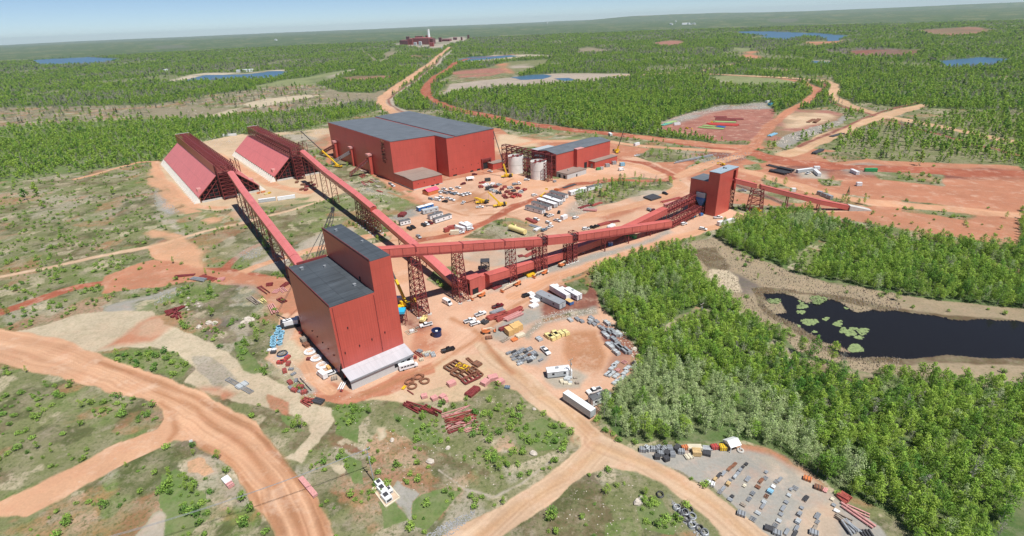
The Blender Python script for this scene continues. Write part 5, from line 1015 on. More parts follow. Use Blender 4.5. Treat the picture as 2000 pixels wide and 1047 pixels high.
for i in range(4):
    h = 8.5 + i * .5; proto('aspen_far', leaves('crown', LG, crown_clumps(h, 1.9, 6, 80 + i, .25), 11, .80, 80 + i), trunkmesh('trunk', h * .85, .14, BARK, 0, 80 + i))
for i in range(2):
    h = 10 + i; proto('spruce_far', leaves('crown', LP, spruce_clumps(h, 2.0)[::2], 5, .85, 90 + i, .5, .1), trunkmesh('trunk', h * .9, .14, BARKD, 0, 90 + i))
for i in range(2):
    h = 8.5 + i; proto('bare_far', leaves('crown', LB, crown_clumps(h, 1.6, 5, 95 + i, .25), 8, .62, 95 + i, .3), trunkmesh('trunk', h * .95, .16, BARK, 0, 95 + i))
for i in range(4):
    h = 1.7 + .35 * i; proto('shrub', leaves('crown', LU, [(random.uniform(-.6, .6), random.uniform(-.6, .6), h * random.uniform(.35, .75), .75, h * .32) for _ in range(6)], 22, .24, 110 + i), trunkmesh('trunk', h * .8, .05, BARKD, 5, 110 + i))
# scatter positions over the wedge of country in view
def scatter(r0, r1, s, seed):
    rg = np.random.RandomState(seed); rr = np.arange(r0, r1, s); xs = []; ys = []
    for r in rr:
        n = int(r * math.radians(108) / s); a = math.radians(-54) + (np.arange(n) + rg.uniform(-.5, .5, n)) / n * math.radians(108); q = r + rg.uniform(-.55, .55, n) * s
        xs.append(q * np.sin(a)); ys.append(q * np.cos(a))
    return np.concatenate(xs), np.concatenate(ys)
BUCK = {k: [] for k in ('aspen', 'silver', 'spruce', 'bare', 'aspen_far', 'spruce_far', 'bare_far', 'shrub')}
SILV = [(*G(u, v)[:2], r) for u, v, r in ((1170, 560, 11), (1205, 575, 13), (1235, 590, 10), (1230, 770, 14), (1270, 760, 18), (1330, 760, 15), (1380, 790, 16), (1300, 810, 18), (1250, 830, 10), (1420, 830, 12), (1470, 810, 14), (1530, 840, 12), (1560, 880, 8), (1660, 920, 7), (1560, 440, 12), (1610, 455, 10), (1300, 560, 7))]
BLD = [(fA, -1, 28, -9, 49), (fB, -2, 98, -35, 146), (fC, -24, 77, -14, 42), (fD, -15, 10, -2, 25), (frame(-251.93, 414.57, 52.4), -6, 53, -6, 192), (frame(-212.88, 472, 52.96), -6, 50, -10, 154)]
def inside_b(x, y):
    out = np.zeros(x.shape, bool)
    for (f, p0, p1, q0, q1) in BLD:
        O = f(0, 0); A = f(1, 0) - O; B = f(0, 1) - O; p = (x - O.x) * A.x + (y - O.y) * A.y; q = (x - O.x) * B.x + (y - O.y) * B.y
        out |= (p > p0) & (p < p1) & (q > q0) & (q < q1)
    return out
def groundz(x, y, T_, V_, K_, r):
    z = (fbm(x / 9, y / 9, 4, 8) - .5) * .9 * V_ * (K_ == 0) * smooth(60, 200, r)
    z = z + (r > 900) * T_ * (fbm(x / 45, y / 45, 3, 41) - .35) * 7 * smooth(2200, 3600, r)
    return z
for (r0, r1, s, sxy, sz) in ((75, 480, 2.4, .92, 1.0), (480, 1000, 3.7, 1.05, 1.0), (1000, 1700, 6.4, 1.35, 1.0), (1700, 3100, 10.5, 2.0, 1.05), (3100, 5200, 19, 3.2, 1.15)):
    x, y = scatter(r0, r1, s, int(r0)); C_, V_, K_, T_, KD_, r = survey(x, y); u = np.random.RandomState(int(r0) + 5).uniform(size=(len(x), 5))
    sh = (KD_ == 3) & (T_ > 0); cl = fbm(x / 7, y / 7, 3, 71); keep = np.where(sh, u[:, 0] < T_ * 3.2 * smooth(.42, .56, cl), u[:, 0] < T_ * (.66 + .5 * smooth(.38, .5, fbm(x / 11, y / 11, 3, 72))))
    keep &= (T_ > 0) & ~inside_b(x, y); i = np.nonzero(keep)[0]
    x, y, V_, K_, T_, KD_, r, u, C_ = x[i], y[i], V_[i], K_[i], T_[i], KD_[i], r[i], u[i], C_[i]; z = groundz(x, y, T_, V_, K_, r)
    sil = np.zeros(len(x)); 
    for (a, b, q) in SILV: sil = np.maximum(sil, 1 - np.hypot(x - a, y - b) / (q * 1.25))
    pn = fbm(x / 60, y / 60, 3, 73)
    for k in range(len(x)):
        kd = KD_[k]; w = u[k, 1]
        if kd == 3: key = 'shrub' if w < .93 else 'aspen'
        elif kd == 1: key = 'silver' if (sil[k] > 0 and w < .12 + sil[k] * 1.1) or w > .95 else ('bare' if w < .03 else 'aspen')
        elif kd == 4: key = 'bare' if w < .60 else ('aspen' if w < .93 else 'spruce')
        elif kd == 6: key = 'aspen' if w < .90 - .25 * (pn[k] > .60) else ('bare' if w < .96 else 'spruce')
        else: key = 'aspen' if w < .84 - .35 * (pn[k] > .60) else ('bare' if w < .94 else 'spruce')
        if r[k] > 560 and key != 'shrub': key = {'silver': 'bare'}.get(key, key) + '_far'
        k0 = .58 + .68 * u[k, 2]
        if kd == 3: k0 = (.55 + 1.0 * u[k, 2] ** 2) * (.55 if key == 'aspen' else 1)
        if kd == 1: k0 *= .95
        if kd == 6 and r[k] < 620: k0 *= .72
        h0 = k0 * (.55 + .42 * u[k, 3])
        BUCK[key].append((x[k], y[k], z[k], k0 * sxy, h0 * sz, u[k, 4] * 6.28))
NAMES = dict(aspen=('aspen_tree', 'tree'), silver=('silver_aspen_tree', 'tree'), spruce=('spruce_tree', 'tree'), bare=('bare_tree', 'tree'), shrub=('shrub', 'shrub'))
TXT = dict(aspen=('bright green young aspen in the woods and thickets of the plain', 'green aspens standing nearest the camera'), silver=('silver-green young aspen in the near wood beside the dirt road', 'silver-green aspens of the near wood'),
    spruce=('dark pointed spruce standing among paler trees', 'dark spruces among the paler trees'), bare=('grey leafless tree standing among green growth', 'grey leafless trees'), shrub=('low green shrub growing in rough grass', 'green shrubs in the rough grass'))
NIND = dict(aspen=300, silver=220, spruce=120, bare=120, shrub=300)
LM = [(1200, 790, 'the white semi trailer by the road'), (1240, 870, 'the grey bales of the gravel yard'), (1430, 866, 'the white tent'), (1600, 930, 'the right end of the gravel yard'), (1690, 985, 'the long pink pipes'), (1250, 700, 'the dark red yard edge'), (1150, 560, 'the white office trailers'), (1300, 485, 'the track below the slim tower'), (1367, 627, 'the power pole in the wood'), (1520, 690, 'the pond’s lower shore'), (1640, 740, 'the pond’s near right shore'), (1530, 420, 'the rightmost conveyor'), (1660, 500, 'the rail line'), (1480, 500, 'the upper reed bed'), (700, 830, 'the crescent dirt road below the tall building'), (850, 830, 'the red steel heap'), (1000, 860, 'the road bend'), (740, 960, 'the generator pad'), (860, 990, 'the bottom edge left of the road'), (1200, 980, 'the triangle below the road fork'), (500, 700, 'the pale blue rings'), (400, 590, 'the white block rows'), (330, 710, 'the sand strip’s left end'), (350, 970, 'the lower left corner'), (560, 830, 'the small haul road track'), (400, 430, 'the left shed’s near end'), (640, 430, 'the embankment'), (1220, 365, 'the long white offices'), (950, 450, 'the yellow tank'), (1300, 262, 'the far red pipe yard'), (1100, 250, 'the far haul road bend'), (1650, 300, 'the right rail bed'), (330, 250, 'the left shed’s far end'), (560, 235, 'the right shed’s far end'), (820, 215, 'the big hall’s back'), (1000, 250, 'the narrow hall’s back'), (60, 500, 'the far left edge'), (1850, 900, 'the far right edge'), (1900, 600, 'the pond’s far right end')]
LMW = [(G(u, v), t) for u, v, t in LM]
def near(x, y): return min(LMW, key=lambda q: (q[0].x - x) ** 2 + (q[0].y - y) ** 2)[1]
SHORT = dict(aspen='bright green aspen', silver='silver-green aspen', spruce='dark pointed spruce', bare='grey leafless tree', shrub='low green shrub')
SRC = {}
def place(key, base, rows, cnt):
    for j, (x, y, z, a, b, rz) in enumerate(rows[:cnt]):
        cm, tm = PROTO[key][j % len(PROTO[key])]; nm, cat = NAMES[base]; w = near(x, y); o = thing(nm, SHORT[base] + ' growing near ' + w, cat, (x, y, z), rz, SHORT[base] + ' cluster near ' + w); o.scale = (a, a, b)
        for nn, me in (('crown', cm), ('trunk', tm)):
            c = bpy.data.objects.new(nn, me); COL.objects.link(c); c.parent = o
            if j < len(PROTO[key]): SRC.setdefault(key, []).append(c)
def stuff(name, label, key, rows):
    if not rows: return
    A = np.array(rows); me = bpy.data.meshes.new(name); me.vertices.add(len(A)); me.vertices.foreach_set('co', A[:, :3].astype(np.float32).ravel())
    q = me.attributes.new('sc', 'FLOAT_VECTOR', 'POINT'); q.data.foreach_set('vector', np.stack([A[:, 3], A[:, 3], A[:, 4]], 1).astype(np.float32).ravel())
    q = me.attributes.new('rot', 'FLOAT_VECTOR', 'POINT'); q.data.foreach_set('vector', np.stack([A[:, 5] * 0, A[:, 5] * 0, A[:, 5]], 1).astype(np.float32).ravel())
    o = bpy.data.objects.new(name, me); COL.objects.link(o); tag(o, label, 'woodland' if 'wood' in name else 'scrub', None, 'stuff')
    ng = bpy.data.node_groups.new(name, 'GeometryNodeTree'); ng.interface.new_socket('Geometry', in_out='INPUT', socket_type='NodeSocketGeometry'); ng.interface.new_socket('Geometry', in_out='OUTPUT', socket_type='NodeSocketGeometry')
    N = ng.nodes; L = ng.links; gi = N.new('NodeGroupInput'); go = N.new('NodeGroupOutput'); top = N.new('GeometryNodeJoinGeometry')
    src = SRC[key]
    for k in range(0, len(src), 2):
        j = N.new('GeometryNodeJoinGeometry')
        for ob in (src[k], src[k + 1]):
            oi = N.new('GeometryNodeObjectInfo'); oi.transform_space = 'ORIGINAL'; oi.inputs['Object'].default_value = ob; L.new(oi.outputs['Geometry'], j.inputs[0])
        g2 = N.new('GeometryNodeGeometryToInstance'); L.new(j.outputs[0], g2.inputs[0]); L.new(g2.outputs[0], top.inputs[0])
    ip = N.new('GeometryNodeInstanceOnPoints'); L.new(gi.outputs[0], ip.inputs['Points']); L.new(top.outputs[0], ip.inputs['Instance']); ip.inputs['Pick Instance'].default_value = True
    for nm, sock in (('sc', 'Scale'), ('rot', 'Rotation')):
        at = N.new('GeometryNodeInputNamedAttribute'); at.data_type = 'FLOAT_VECTOR'; at.inputs['Name'].default_value = nm; L.new(at.outputs[0], ip.inputs[sock])
    L.new(ip.outputs[0], go.inputs[0]); md = o.modifiers.new('scatter', 'NODES'); md.node_group = ng
for key in ('aspen', 'silver', 'spruce', 'bare', 'shrub'):
    rows = sorted(BUCK[key], key=lambda t: (abs(math.atan2(t[0], t[1])) > .60) * 1e4 + math.hypot(t[0], t[1]) * (2 if abs(math.atan2(t[0], t[1])) > .60 else 1)); place(key, key, rows, NIND[key]); BUCK[key] = rows[NIND[key]:]
for key, base, n in (('aspen_far', 'aspen', 8), ('spruce_far', 'spruce', 20), ('bare_far', 'bare', 8)):
    rows = sorted(BUCK[key], key=lambda t: math.hypot(t[0], t[1])); place(key, base, rows, n); BUCK[key] = rows[n:]
LAB = dict(aspen=('aspen_wood', 'dense bright green wood covering the right foreground'), silver=('silver_wood', 'silver-green young trees mixed through the near wood'), spruce=('spruce_wood', 'dark spruces scattered through the middle woods'),
    bare=('bare_wood', 'grey leafless young trees in the cut-over land'), shrub=('scrub_growth', 'low green scrub scattered over rough grass'), aspen_far=('green_woodland', 'green forest covering the plain to the horizon'),
    spruce_far=('spruce_woodland', 'dark conifers through the distant forest'), bare_far=('grey_woodland', 'grey leafless stands in the distant forest'))
for k, (nm, lb) in LAB.items(): stuff(nm, lb, k, BUCK[k])
print('TREES', {k: len(v) for k, v in BUCK.items()})
# ------------------------------------------------------------------ vehicles, one prototype of each kind and paint
def wheels(o, xs, w=.95, r=.38, n=10):
    for x in xs:
        for s in (-1, 1):
            m = MB(); m.tube((x, s * (w - .12), r), (x, s * (w + .12), r), r, n); m.build('wheel', TYRE, o)
def mk_pickup(o, paint, bed=None):
    m = MB(); m.profile([(-2.95, .55), (2.9, .5), (2.95, .95), (2.75, 1.12), (1.3, 1.2), (-.75, 1.2), (-.75, .85), (-2.95, .85)], -.98, .98)
    m.box(-2.95, -.75, -.98, -.86, .85, 1.25); m.box(-2.95, -.75, .86, .98, .85, 1.25); m.box(-2.98, -2.85, -.98, .98, .85, 1.25)
    m.prism([(-.55, -.8, 1.78), (.75, -.8, 1.78), (.75, .8, 1.78), (-.55, .8, 1.78)], [(-.5, -.76, 1.88), (.7, -.76, 1.88), (.7, .76, 1.88), (-.5, .76, 1.88)]); m.build('body', paint, o)
    m = MB(); m.prism([(-.72, -.95, 1.2), (1.35, -.95, 1.2), (1.35, .95, 1.2), (-.72, .95, 1.2)], [(-.58, -.8, 1.78), (.78, -.8, 1.78), (.78, .8, 1.78), (-.58, .8, 1.78)]); m.build('window', GLASS, o)
    m = MB(); m.box(-2.84, -.76, -.85, .85, .86, .90 if bed is None else 1.2); m.build('bed', bed or DARKST, o); wheels(o, (-1.9, 1.9))
def mk_suv(o, paint):
    m = MB(); m.profile([(-2.5, .5), (2.5, .45), (2.5, .95), (1.2, 1.12), (-2.5, 1.12)], -.96, .96)
    m.prism([(-2.2, -.78, 1.66), (.55, -.78, 1.66), (.55, .78, 1.66), (-2.2, .78, 1.66)], [(-2.1, -.74, 1.76), (.5, -.74, 1.76), (.5, .74, 1.76), (-2.1, .74, 1.76)]); m.build('body', paint, o)
    m = MB(); m.prism([(-2.45, -.92, 1.12), (1.25, -.92, 1.12), (1.25, .92, 1.12), (-2.45, .92, 1.12)], [(-2.25, -.78, 1.66), (.6, -.78, 1.66), (.6, .78, 1.66), (-2.25, .78, 1.66)]); m.build('window', GLASS, o); wheels(o, (-1.6, 1.6))
def mk_van(o, paint, L=5.8, h=2.6):
    m = MB(); m.profile([(-L / 2, .45), (L / 2, .45), (L / 2, 1.15), (L / 2 - .8, 1.35), (L / 2 - 1.4, h), (-L / 2, h)], -1.0, 1.0); m.build('body', paint, o)
    m = MB(); m.prism([(L / 2 - .82, -.88, 1.38), (L / 2 - .78, -.88, 1.38), (L / 2 - .78, .88, 1.38), (L / 2 - .82, .88, 1.38)], [(L / 2 - 1.36, -.88, h - .15), (L / 2 - 1.3, -.88, h - .15), (L / 2 - 1.3, .88, h - .15), (L / 2 - 1.36, .88, h - .15)])
    m.box(L / 2 - 2.3, L / 2 - 1.45, -1.02, 1.02, 1.45, 2.05)
    if L > 6:
        for i in range(4): m.box(-L / 2 + .6 + i * 1.25, -L / 2 + 1.6 + i * 1.25, -1.02, 1.02, 1.45, 2.1)
    m.build('window', GLASS, o); wheels(o, (-L * .3, L * .32))
def mk_truck(o, paint, body=None):
    m = MB(); m.profile([(1.2, .6), (4.0, .6), (4.0, 1.5), (3.1, 1.7), (2.7, 2.5), (1.2, 2.5)], -1.1, 1.1); m.build('cab', paint, o)
    m = MB(); m.prism([(3.12, -1, 1.7), (3.2, -1, 1.7), (3.2, 1, 1.7), (3.12, 1, 1.7)], [(2.74, -1, 2.4), (2.8, -1, 2.4), (2.8, 1, 2.4), (2.74, 1, 2.4)]); m.box(1.6, 2.5, -1.12, 1.12, 1.65, 2.3); m.build('window', GLASS, o)
    m = MB()
    if body: m.box(-4, 1.0, -1.2, 1.2, 1.0, 3.2)
    else: m.box(-4, 1.0, -1.15, 1.15, .9, 1.15); m.box(-3.6, -.2, -.8, .8, 1.15, 1.9)
    m.build('load_bed', body or GREY, o); wheels(o, (-2.9, -1.9, 2.9), 1.0, .5)
PROTOS = {}
def vehicle(kind, paint, a, b, label, cat, group=None, pt=None):
    """a, b: tail and nose on the ground"""
    nm = dict(pickup='pickup_truck', suv='parked_car', van='van', bus='minibus', truck='flatbed_truck', boxtruck='box_truck')[kind]
    key = (kind, paint.name); c = (G(*a) + G(*b)) / 2
    if key not in PROTOS:
        o = thing(nm, label, cat); PROTOS[key] = o
        dict(pickup=lambda: mk_pickup(o, paint), suv=lambda: mk_suv(o, paint), van=lambda: mk_van(o, paint), bus=lambda: mk_van(o, paint, 7.6, 2.7), truck=lambda: mk_truck(o, paint), boxtruck=lambda: mk_truck(o, paint, WHITE))[kind]()
    else: o = copy_tree(PROTOS[key])
    if 'group' in o: del o['group']
    tag(o, label, cat, group); o.location = (c.x, c.y, .02); o.rotation_euler = (0, 0, heading(a, b)); return o
def vat(kind, paint, u, v, ang, label, group=None):
    """ang: nose direction on the photo in degrees, 0 = right, 90 = up"""
    t = math.radians(ang); d = (math.cos(t) * 6, -math.sin(t) * 4); cat = dict(pickup='pickup', suv='car', van='van', bus='minibus', truck='truck', boxtruck='truck')[kind]
    return vehicle(kind, paint, (u - d[0], v - d[1]), (u + d[0], v + d[1]), label, cat, group)
SILVER = mat('silver_paint', (.38, .40, .42), .3, metal=.3, var=.04); BLUEGREY = mat('blue_grey_paint', (.16, .22, .28), .3, var=.05)
for kind, paint, u, v, a, lab in (
    ('van', WHITE, 874, 594, -40, 'white van at the foot of the second splayed lattice tower'), ('pickup', MAROON, 972.5, 600, 25, 'dark red pickup above the rows of red beams'),
    ('pickup', WHITE, 938.5, 615.5, 28, 'white pickup with grey bed cover, nearest to the dark red pickup'), ('pickup', WHITE, 918, 628.5, 24, 'white crew pickup left of a pair parked by the red beams'),
    ('suv', WHITE, 927.5, 634, 26, 'white car parked close to the crew pickup by the red beams'), ('suv', BLKP, 1028.5, 579, 24, 'black car beside the long grey office trailer'),
    ('pickup', WHITE, 832.5, 637, 200, 'white pickup near the blue hopper at the tallest building'), ('pickup', BLKP, 875.5, 685.5, 26, 'black pickup alone on the pale yard near the tallest building'),
    ('bus', WHITE, 798, 719, 24, 'white minibus against the grey lean-to'), ('pickup', WHITE, 1065.5, 688, -55, 'white pickup beside the grid of grey blocks'),
    ('van', WHITE, 630, 735.5, 130, 'white van at the left foot of the tallest building'), ('suv', WHITE, 648, 731, 30, 'small white car squeezed against the tallest building’s dark side'),
    ('suv', WHITE, 1048, 430.5, -25, 'white car nearest the stacked galvanised strips in the office yard'), ('suv', WHITE, 1071.5, 437, -28, 'white car left of the box truck, upper of a loose row'),
    ('pickup', WHITE, 1073.5, 445, 30, 'white pickup with its nose up-right beside a blue-grey car'), ('suv', BLUEGREY, 1062.5, 451, 35, 'blue-grey car at the yellow tank’s right end'),
    ('pickup', WHITE, 1075, 423, 25, 'white pickup at the end wall of the grey offices'), ('suv', BLKP, 1066.5, 421, 60, 'black car tucked at the corner of the nearest grey office'),
    ('suv', BLKP, 1091.7, 416, 80, 'black car right of the row of offices'), ('pickup', WHITE, 1088.5, 432.5, -20, 'white pickup hitched to the white box trailer'),
    ('suv', WHITE, 1124, 427, 28, 'white car alone on the pale track right of the box trailer'), ('suv', WHITE, 1043.5, 382.5, 22, 'white car on the dark haul track below the silos'),
    ('suv', WHITE, 1144.5, 448.5, 10, 'white car behind the elevated conveyor beside two black ones'), ('pickup', BLKP, 1155, 446, 20, 'left black pickup behind the elevated conveyor'), ('pickup', BLKP, 1163, 444.5, 30, 'right black pickup behind the elevated conveyor'),
    ('suv', BLKP, 827.5, 441.5, -40, 'black car in a row of three by the white offices'), ('suv', WHITE, 834, 439, -40, 'white car in the middle of a row of three by the white offices'), ('suv', MAROON, 841, 437, -40, 'dark red car in a row of three by the white offices'),
    ('suv', BLKP, 800, 448.5, -35, 'left black car by the small white office'), ('suv', BLKP, 807, 445.5, -35, 'right black car by the small white office'), ('pickup', SILVER, 818, 464, -50, 'silver pickup beside the covered conveyor'),
    ('pickup', WHITE, 895, 368, -20, 'white pickup in the yard in front of the hall’s step'), ('suv', MAROON, 904.5, 360.5, 200, 'dark red car alone before the big hall'), ('suv', SILVER, 842, 390, -20, 'silver car below the pink tent'),
    ('van', WHITE, 855, 392, -20, 'white van below the pink tent'), ('suv', BLKP, 869, 395, 170, 'black car right of the van below the pink tent'), ('pickup', WHITE, 901.5, 382.5, -22, 'left of three white pickups parked side by side in the hall yard'),
    ('pickup', WHITE, 908.5, 381, -22, 'middle of three white pickups parked side by side in the hall yard'), ('pickup', WHITE, 915, 379.5, -22, 'right of three white pickups parked side by side in the hall yard'), ('pickup', WHITE, 905, 397.5, 50, 'white pickup behind the long brown beam'),
    ('pickup', WHITE, 937.5, 406, 5, 'white pickup beside the yellow crane’s boom shadow'), ('pickup', REDP, 942, 358, 5, 'bright red pickup in front of the big hall doorway'), ('suv', MAROON, 927, 342, 10, 'dark red car at the hall’s third doorway'), ('pickup', WHITE, 957, 336, 160, 'white pickup at the hall’s big doorway'),
    ('truck', WHITE, 1009, 361, 10, 'white concrete truck at the foot of the left silo'), ('van', WHITE, 1213.5, 333, 15, 'white van in front of the low red side building'), ('suv', WHITE, 1029, 352.5, 0, 'white car between the two silos'),
    ('pickup', WHITE, 1402.5, 426.5, 5, 'white pickup at the foot of the slim red tower'), ('suv', WHITE, 1335.5, 439, 25, 'white car below the unfinished conveyor truss'), ('suv', WHITE, 1373, 449, -15, 'white car at the edge of the wood below the slim tower'),
    ('suv', BLKP, 1299, 379.5, -25, 'black car on the pale pad left of the slim red tower'), ('truck', MAROON, 1271.5, 413, -30, 'dark red truck beside the rising conveyor'), ('pickup', SILVER, 1450, 374, -5, 'silver pickup by the tower of the rightmost conveyor'),
    ('pickup', WHITE, 1577.5, 340, 25, 'white pickup beside the containers right of the dark pipe bundles'), ('suv', WHITE, 918, 449, 20, 'white car at the right end of the container cluster'), ('suv', WHITE, 900, 456, 15, 'white car in front of the container cluster'),
    ('suv', WHITE, 768, 364.5, -30, 'white car on the track beside the hall annex'), ('suv', SILVER, 763, 360.5, -30, 'silver car behind the white one beside the hall annex'), ('pickup', WHITE, 1160, 766, 205, 'white pickup beside the small grey-roofed office trailer'),
    ('pickup', WHITE, 1244, 305, 190, 'white pickup beyond the narrow hall’s right end'), ('pickup', WHITE, 422, 384, 20, 'white pickup in front of the left shed’s open gable')):
    vat(kind, paint, u, v, a, lab)
for u, v, a in ((858, 377, -20), (864, 376, -20), (871, 378.5, -20), (878, 377, -20), (884.5, 380, -20), (891, 379, -20), (862, 387, -20), (876, 389.5, -20), (883, 392, -20), (868, 371, -20), (882, 371, -20)):
    vat(random.choice(['suv', 'pickup']), random.choice([WHITE, SILVER, BLUEGREY, WHITE]), u, v, a, 'one of the tightly parked cars and pickups right of the pink tent', 'cars packed beside the pink tent')

# ------------------------------------------------------------------ trailers, offices, containers
def endbox(a, b, w, h, z0=0.):
    A, B = G(*a), G(*b); c = (A + B) / 2; L = (B - A).length; return c, L, math.atan2((B - A).y, (B - A).x)
def office(a, b, label, w=3.6, h=3.1, wall=WHITE, roof=DGREY, group=None, nwin=3):
    c, L, rz = endbox(a, b, w, h); o = thing('office_trailer', label, 'office trailer', (c.x, c.y, 0), rz, group)
    m = MB(); m.box(-L / 2, L / 2, -w / 2, w / 2, .5, h); m.build('wall', wall, o); m = MB(); m.box(-L / 2 + .2, L / 2 - .2, -w / 2 + .1, w / 2 - .1, 0, .5); m.build('skirting', DGREY, o)
    m = MB(); m.prism([(-L / 2 - .15, -w / 2 - .15, h), (L / 2 + .15, -w / 2 - .15, h), (L / 2 + .15, w / 2 + .15, h), (-L / 2 - .15, w / 2 + .15, h)], [(-L / 2 - .1, -w / 4, h + .3), (L / 2 + .1, -w / 4, h + .3), (L / 2 + .1, w / 4, h + .3), (-L / 2 - .1, w / 4, h + .3)]); m.build('roof', roof, o)
    for i in range(nwin):
        x = -L / 2 + L * (i + .5) / nwin
        for s in (-1, 1):
            m = MB(); y = s * (w / 2); m.box(x - .45, x + .45, min(y, y + s * .04), max(y, y + s * .04), 1.5, 2.35); m.build('window', BLACK, o)
    for x in (-L / 2, L / 2):
        m = MB(); s = -1 if x < 0 else 1; m.box(min(x, x + s * .04), max(x, x + s * .04), -.45, .45, .6, 2.6); m.build('door', GREY, o)
    m = MB(); m.box(-1.0, .2, -.4, .4, h + .25, h + .8); m.build('roof_unit', GALV, o); return o
def container(a, b, label, mt, w=2.5, h=2.6, z0=.15, group=None, roof=None, nm='shipping_container'):
    c, L, rz = endbox(a, b, w, h); o = thing(nm, label, 'container', (c.x, c.y, 0), rz, group); m = MB(); m.box(-L / 2, L / 2, -w / 2 + .06, w / 2 - .06, z0, h)
    n = max(3, int(L / .6))
    for i in range(n):
        x = -L / 2 + L * (i + .25) / n
        for s in (-1, 1): m.box(x, x + L / n * .5, s * w / 2 - .06 if s > 0 else -w / 2, s * w / 2 if s > 0 else -w / 2 + .06, z0 + .15, h - .12)
    m.build('walls', mt, o); m = MB(); m.box(-L / 2 - .02, L / 2 + .02, -w / 2, w / 2, h + .003, h + .08); m.build('roof', roof or mt, o)
    m = MB(); [m.box(L / 2 + .01, L / 2 + .07, y, y + .06, z0, h) for y in (-.7, -.25, .2, .65)]; m.build('door_bars', GALV, o)
    m = MB(); [m.box(sx * (L / 2 - .1) - .12, sx * (L / 2 - .1) + .12, sy * (w / 2 - .12) - .12, sy * (w / 2 - .12) + .12, 0, z0) for sx in (-1, 1) for sy in (-1, 1)]; m.build('corner_foot', DARKST, o); return o
def semitrailer(a, b, label, mt=WHITE, tractor=False, h=3.9):
    c, L, rz = endbox(a, b, 2.6, h); o = thing('semi_trailer', label, 'trailer', (c.x, c.y, 0), rz); m = MB(); m.box(-L / 2, L / 2, -1.3, 1.3, 1.1, h); m.build('box', mt, o)
    m = MB(); m.box(-L / 2 + .03, L / 2 - .03, -1.27, 1.27, h + .003, h + .05); m.build('roof', WHITE, o); wheels(o, (L / 2 - 1.5, L / 2 - 2.8), 1.1, .5)
    m = MB(); m.box(-L / 2 + 2.3, -L / 2 + 2.5, -.9, -.7, 0, 1.1); m.box(-L / 2 + 2.3, -L / 2 + 2.5, .7, .9, 0, 1.1); m.build('landing_leg', DARKST, o)
    m = MB(); [m.box(L / 2 + .01, L / 2 + .06, y, y + .08, 1.3, h - .2) for y in (-.8, -.1, .7)]; m.build('door_bars', GALV, o)
    return o
office((1052, 581), (1099, 603), 'longest office trailer, grey with dark blue-grey roof, beside the black car', 4.3, 3.4, LGREY, GREY, nwin=2)
semitrailer((1077, 569), (1110, 589), 'white trailer between the long grey office and a smaller white one'); office((1107, 573), (1132, 587), 'white office trailer right of the white trailer and blue skip', 3.2, 3.2, WHITE, WHITE)
container((1107, 590), (1117, 596), 'blue open-topped skip at the end of the white trailer', BLUE, 2.5, 1.8, roof=PLY, nm='skip'); container((1095, 568), (1103, 573), 'small white container behind the white trailer', WHITE, 2.3, 2.2); container((1085, 563), (1089, 567), 'smallest white box behind the white trailer', WHITE, 2, 2.4)
office((1068, 735), (1112, 730), 'pale green-grey office trailer beside the power pole in the yard', 3.4, 3.0, LGREY, WHITE, nwin=2); container((1104, 733), (1116, 731), 'white container stuck to the right end of the pale office in the yard', WHITE, 2.4, 2.4)
office((1153, 791), (1188, 777), 'white office trailer with dark roof at the wood edge by the central road', 3.0, 3.0, WHITE, DGREY)
semitrailer((1104, 781), (1158, 818), 'long white semi trailer parked beside the central road', LGREY, h=3.9)
for a, b, lab, rf, wl in (((1029, 409), (1062, 418), 'nearest of the six parallel offices, dark roof', DGREY, WHITE), ((1041, 401), (1074, 411), 'second of the six parallel offices, dark roof', DGREY, WHITE), ((1052, 395), (1086, 406), 'third of the six parallel offices, white roof', WHITE, LGREY), ((1063, 390), (1095, 401), 'fourth of the six parallel offices, white roof', WHITE, LGREY),
    ((1070, 386), (1101, 395), 'fifth of the six parallel offices, dark roof', DGREY, WHITE), ((1076, 380), (1107, 388), 'farthest of the six parallel offices, dark roof', DGREY, WHITE), ((1112, 382), (1143, 373.5), 'long white office along the track, left of two in line', WHITE, WHITE), ((1146, 373), (1173, 366.5), 'long white office with dark roof, right of two in line', DGREY, WHITE),
    ((816, 413), (845, 405), 'office with blue end beside the covered conveyor', WHITE, BLUE), ((825, 418.5), (855, 411.5), 'grey office in front of the blue-ended one', LGREY, LGREY), ((838, 429), (863, 421.5), 'shorter white office with dark roof, middle yard', DGREY, WHITE), ((848, 436), (880, 426), 'longer white office with dark roof, middle yard', DGREY, WHITE), ((781, 440.5), (801, 436), 'small white office at the covered conveyor’s side', DGREY, WHITE)):
    office(a, b, lab, 3.8, 3.2, wl, rf)
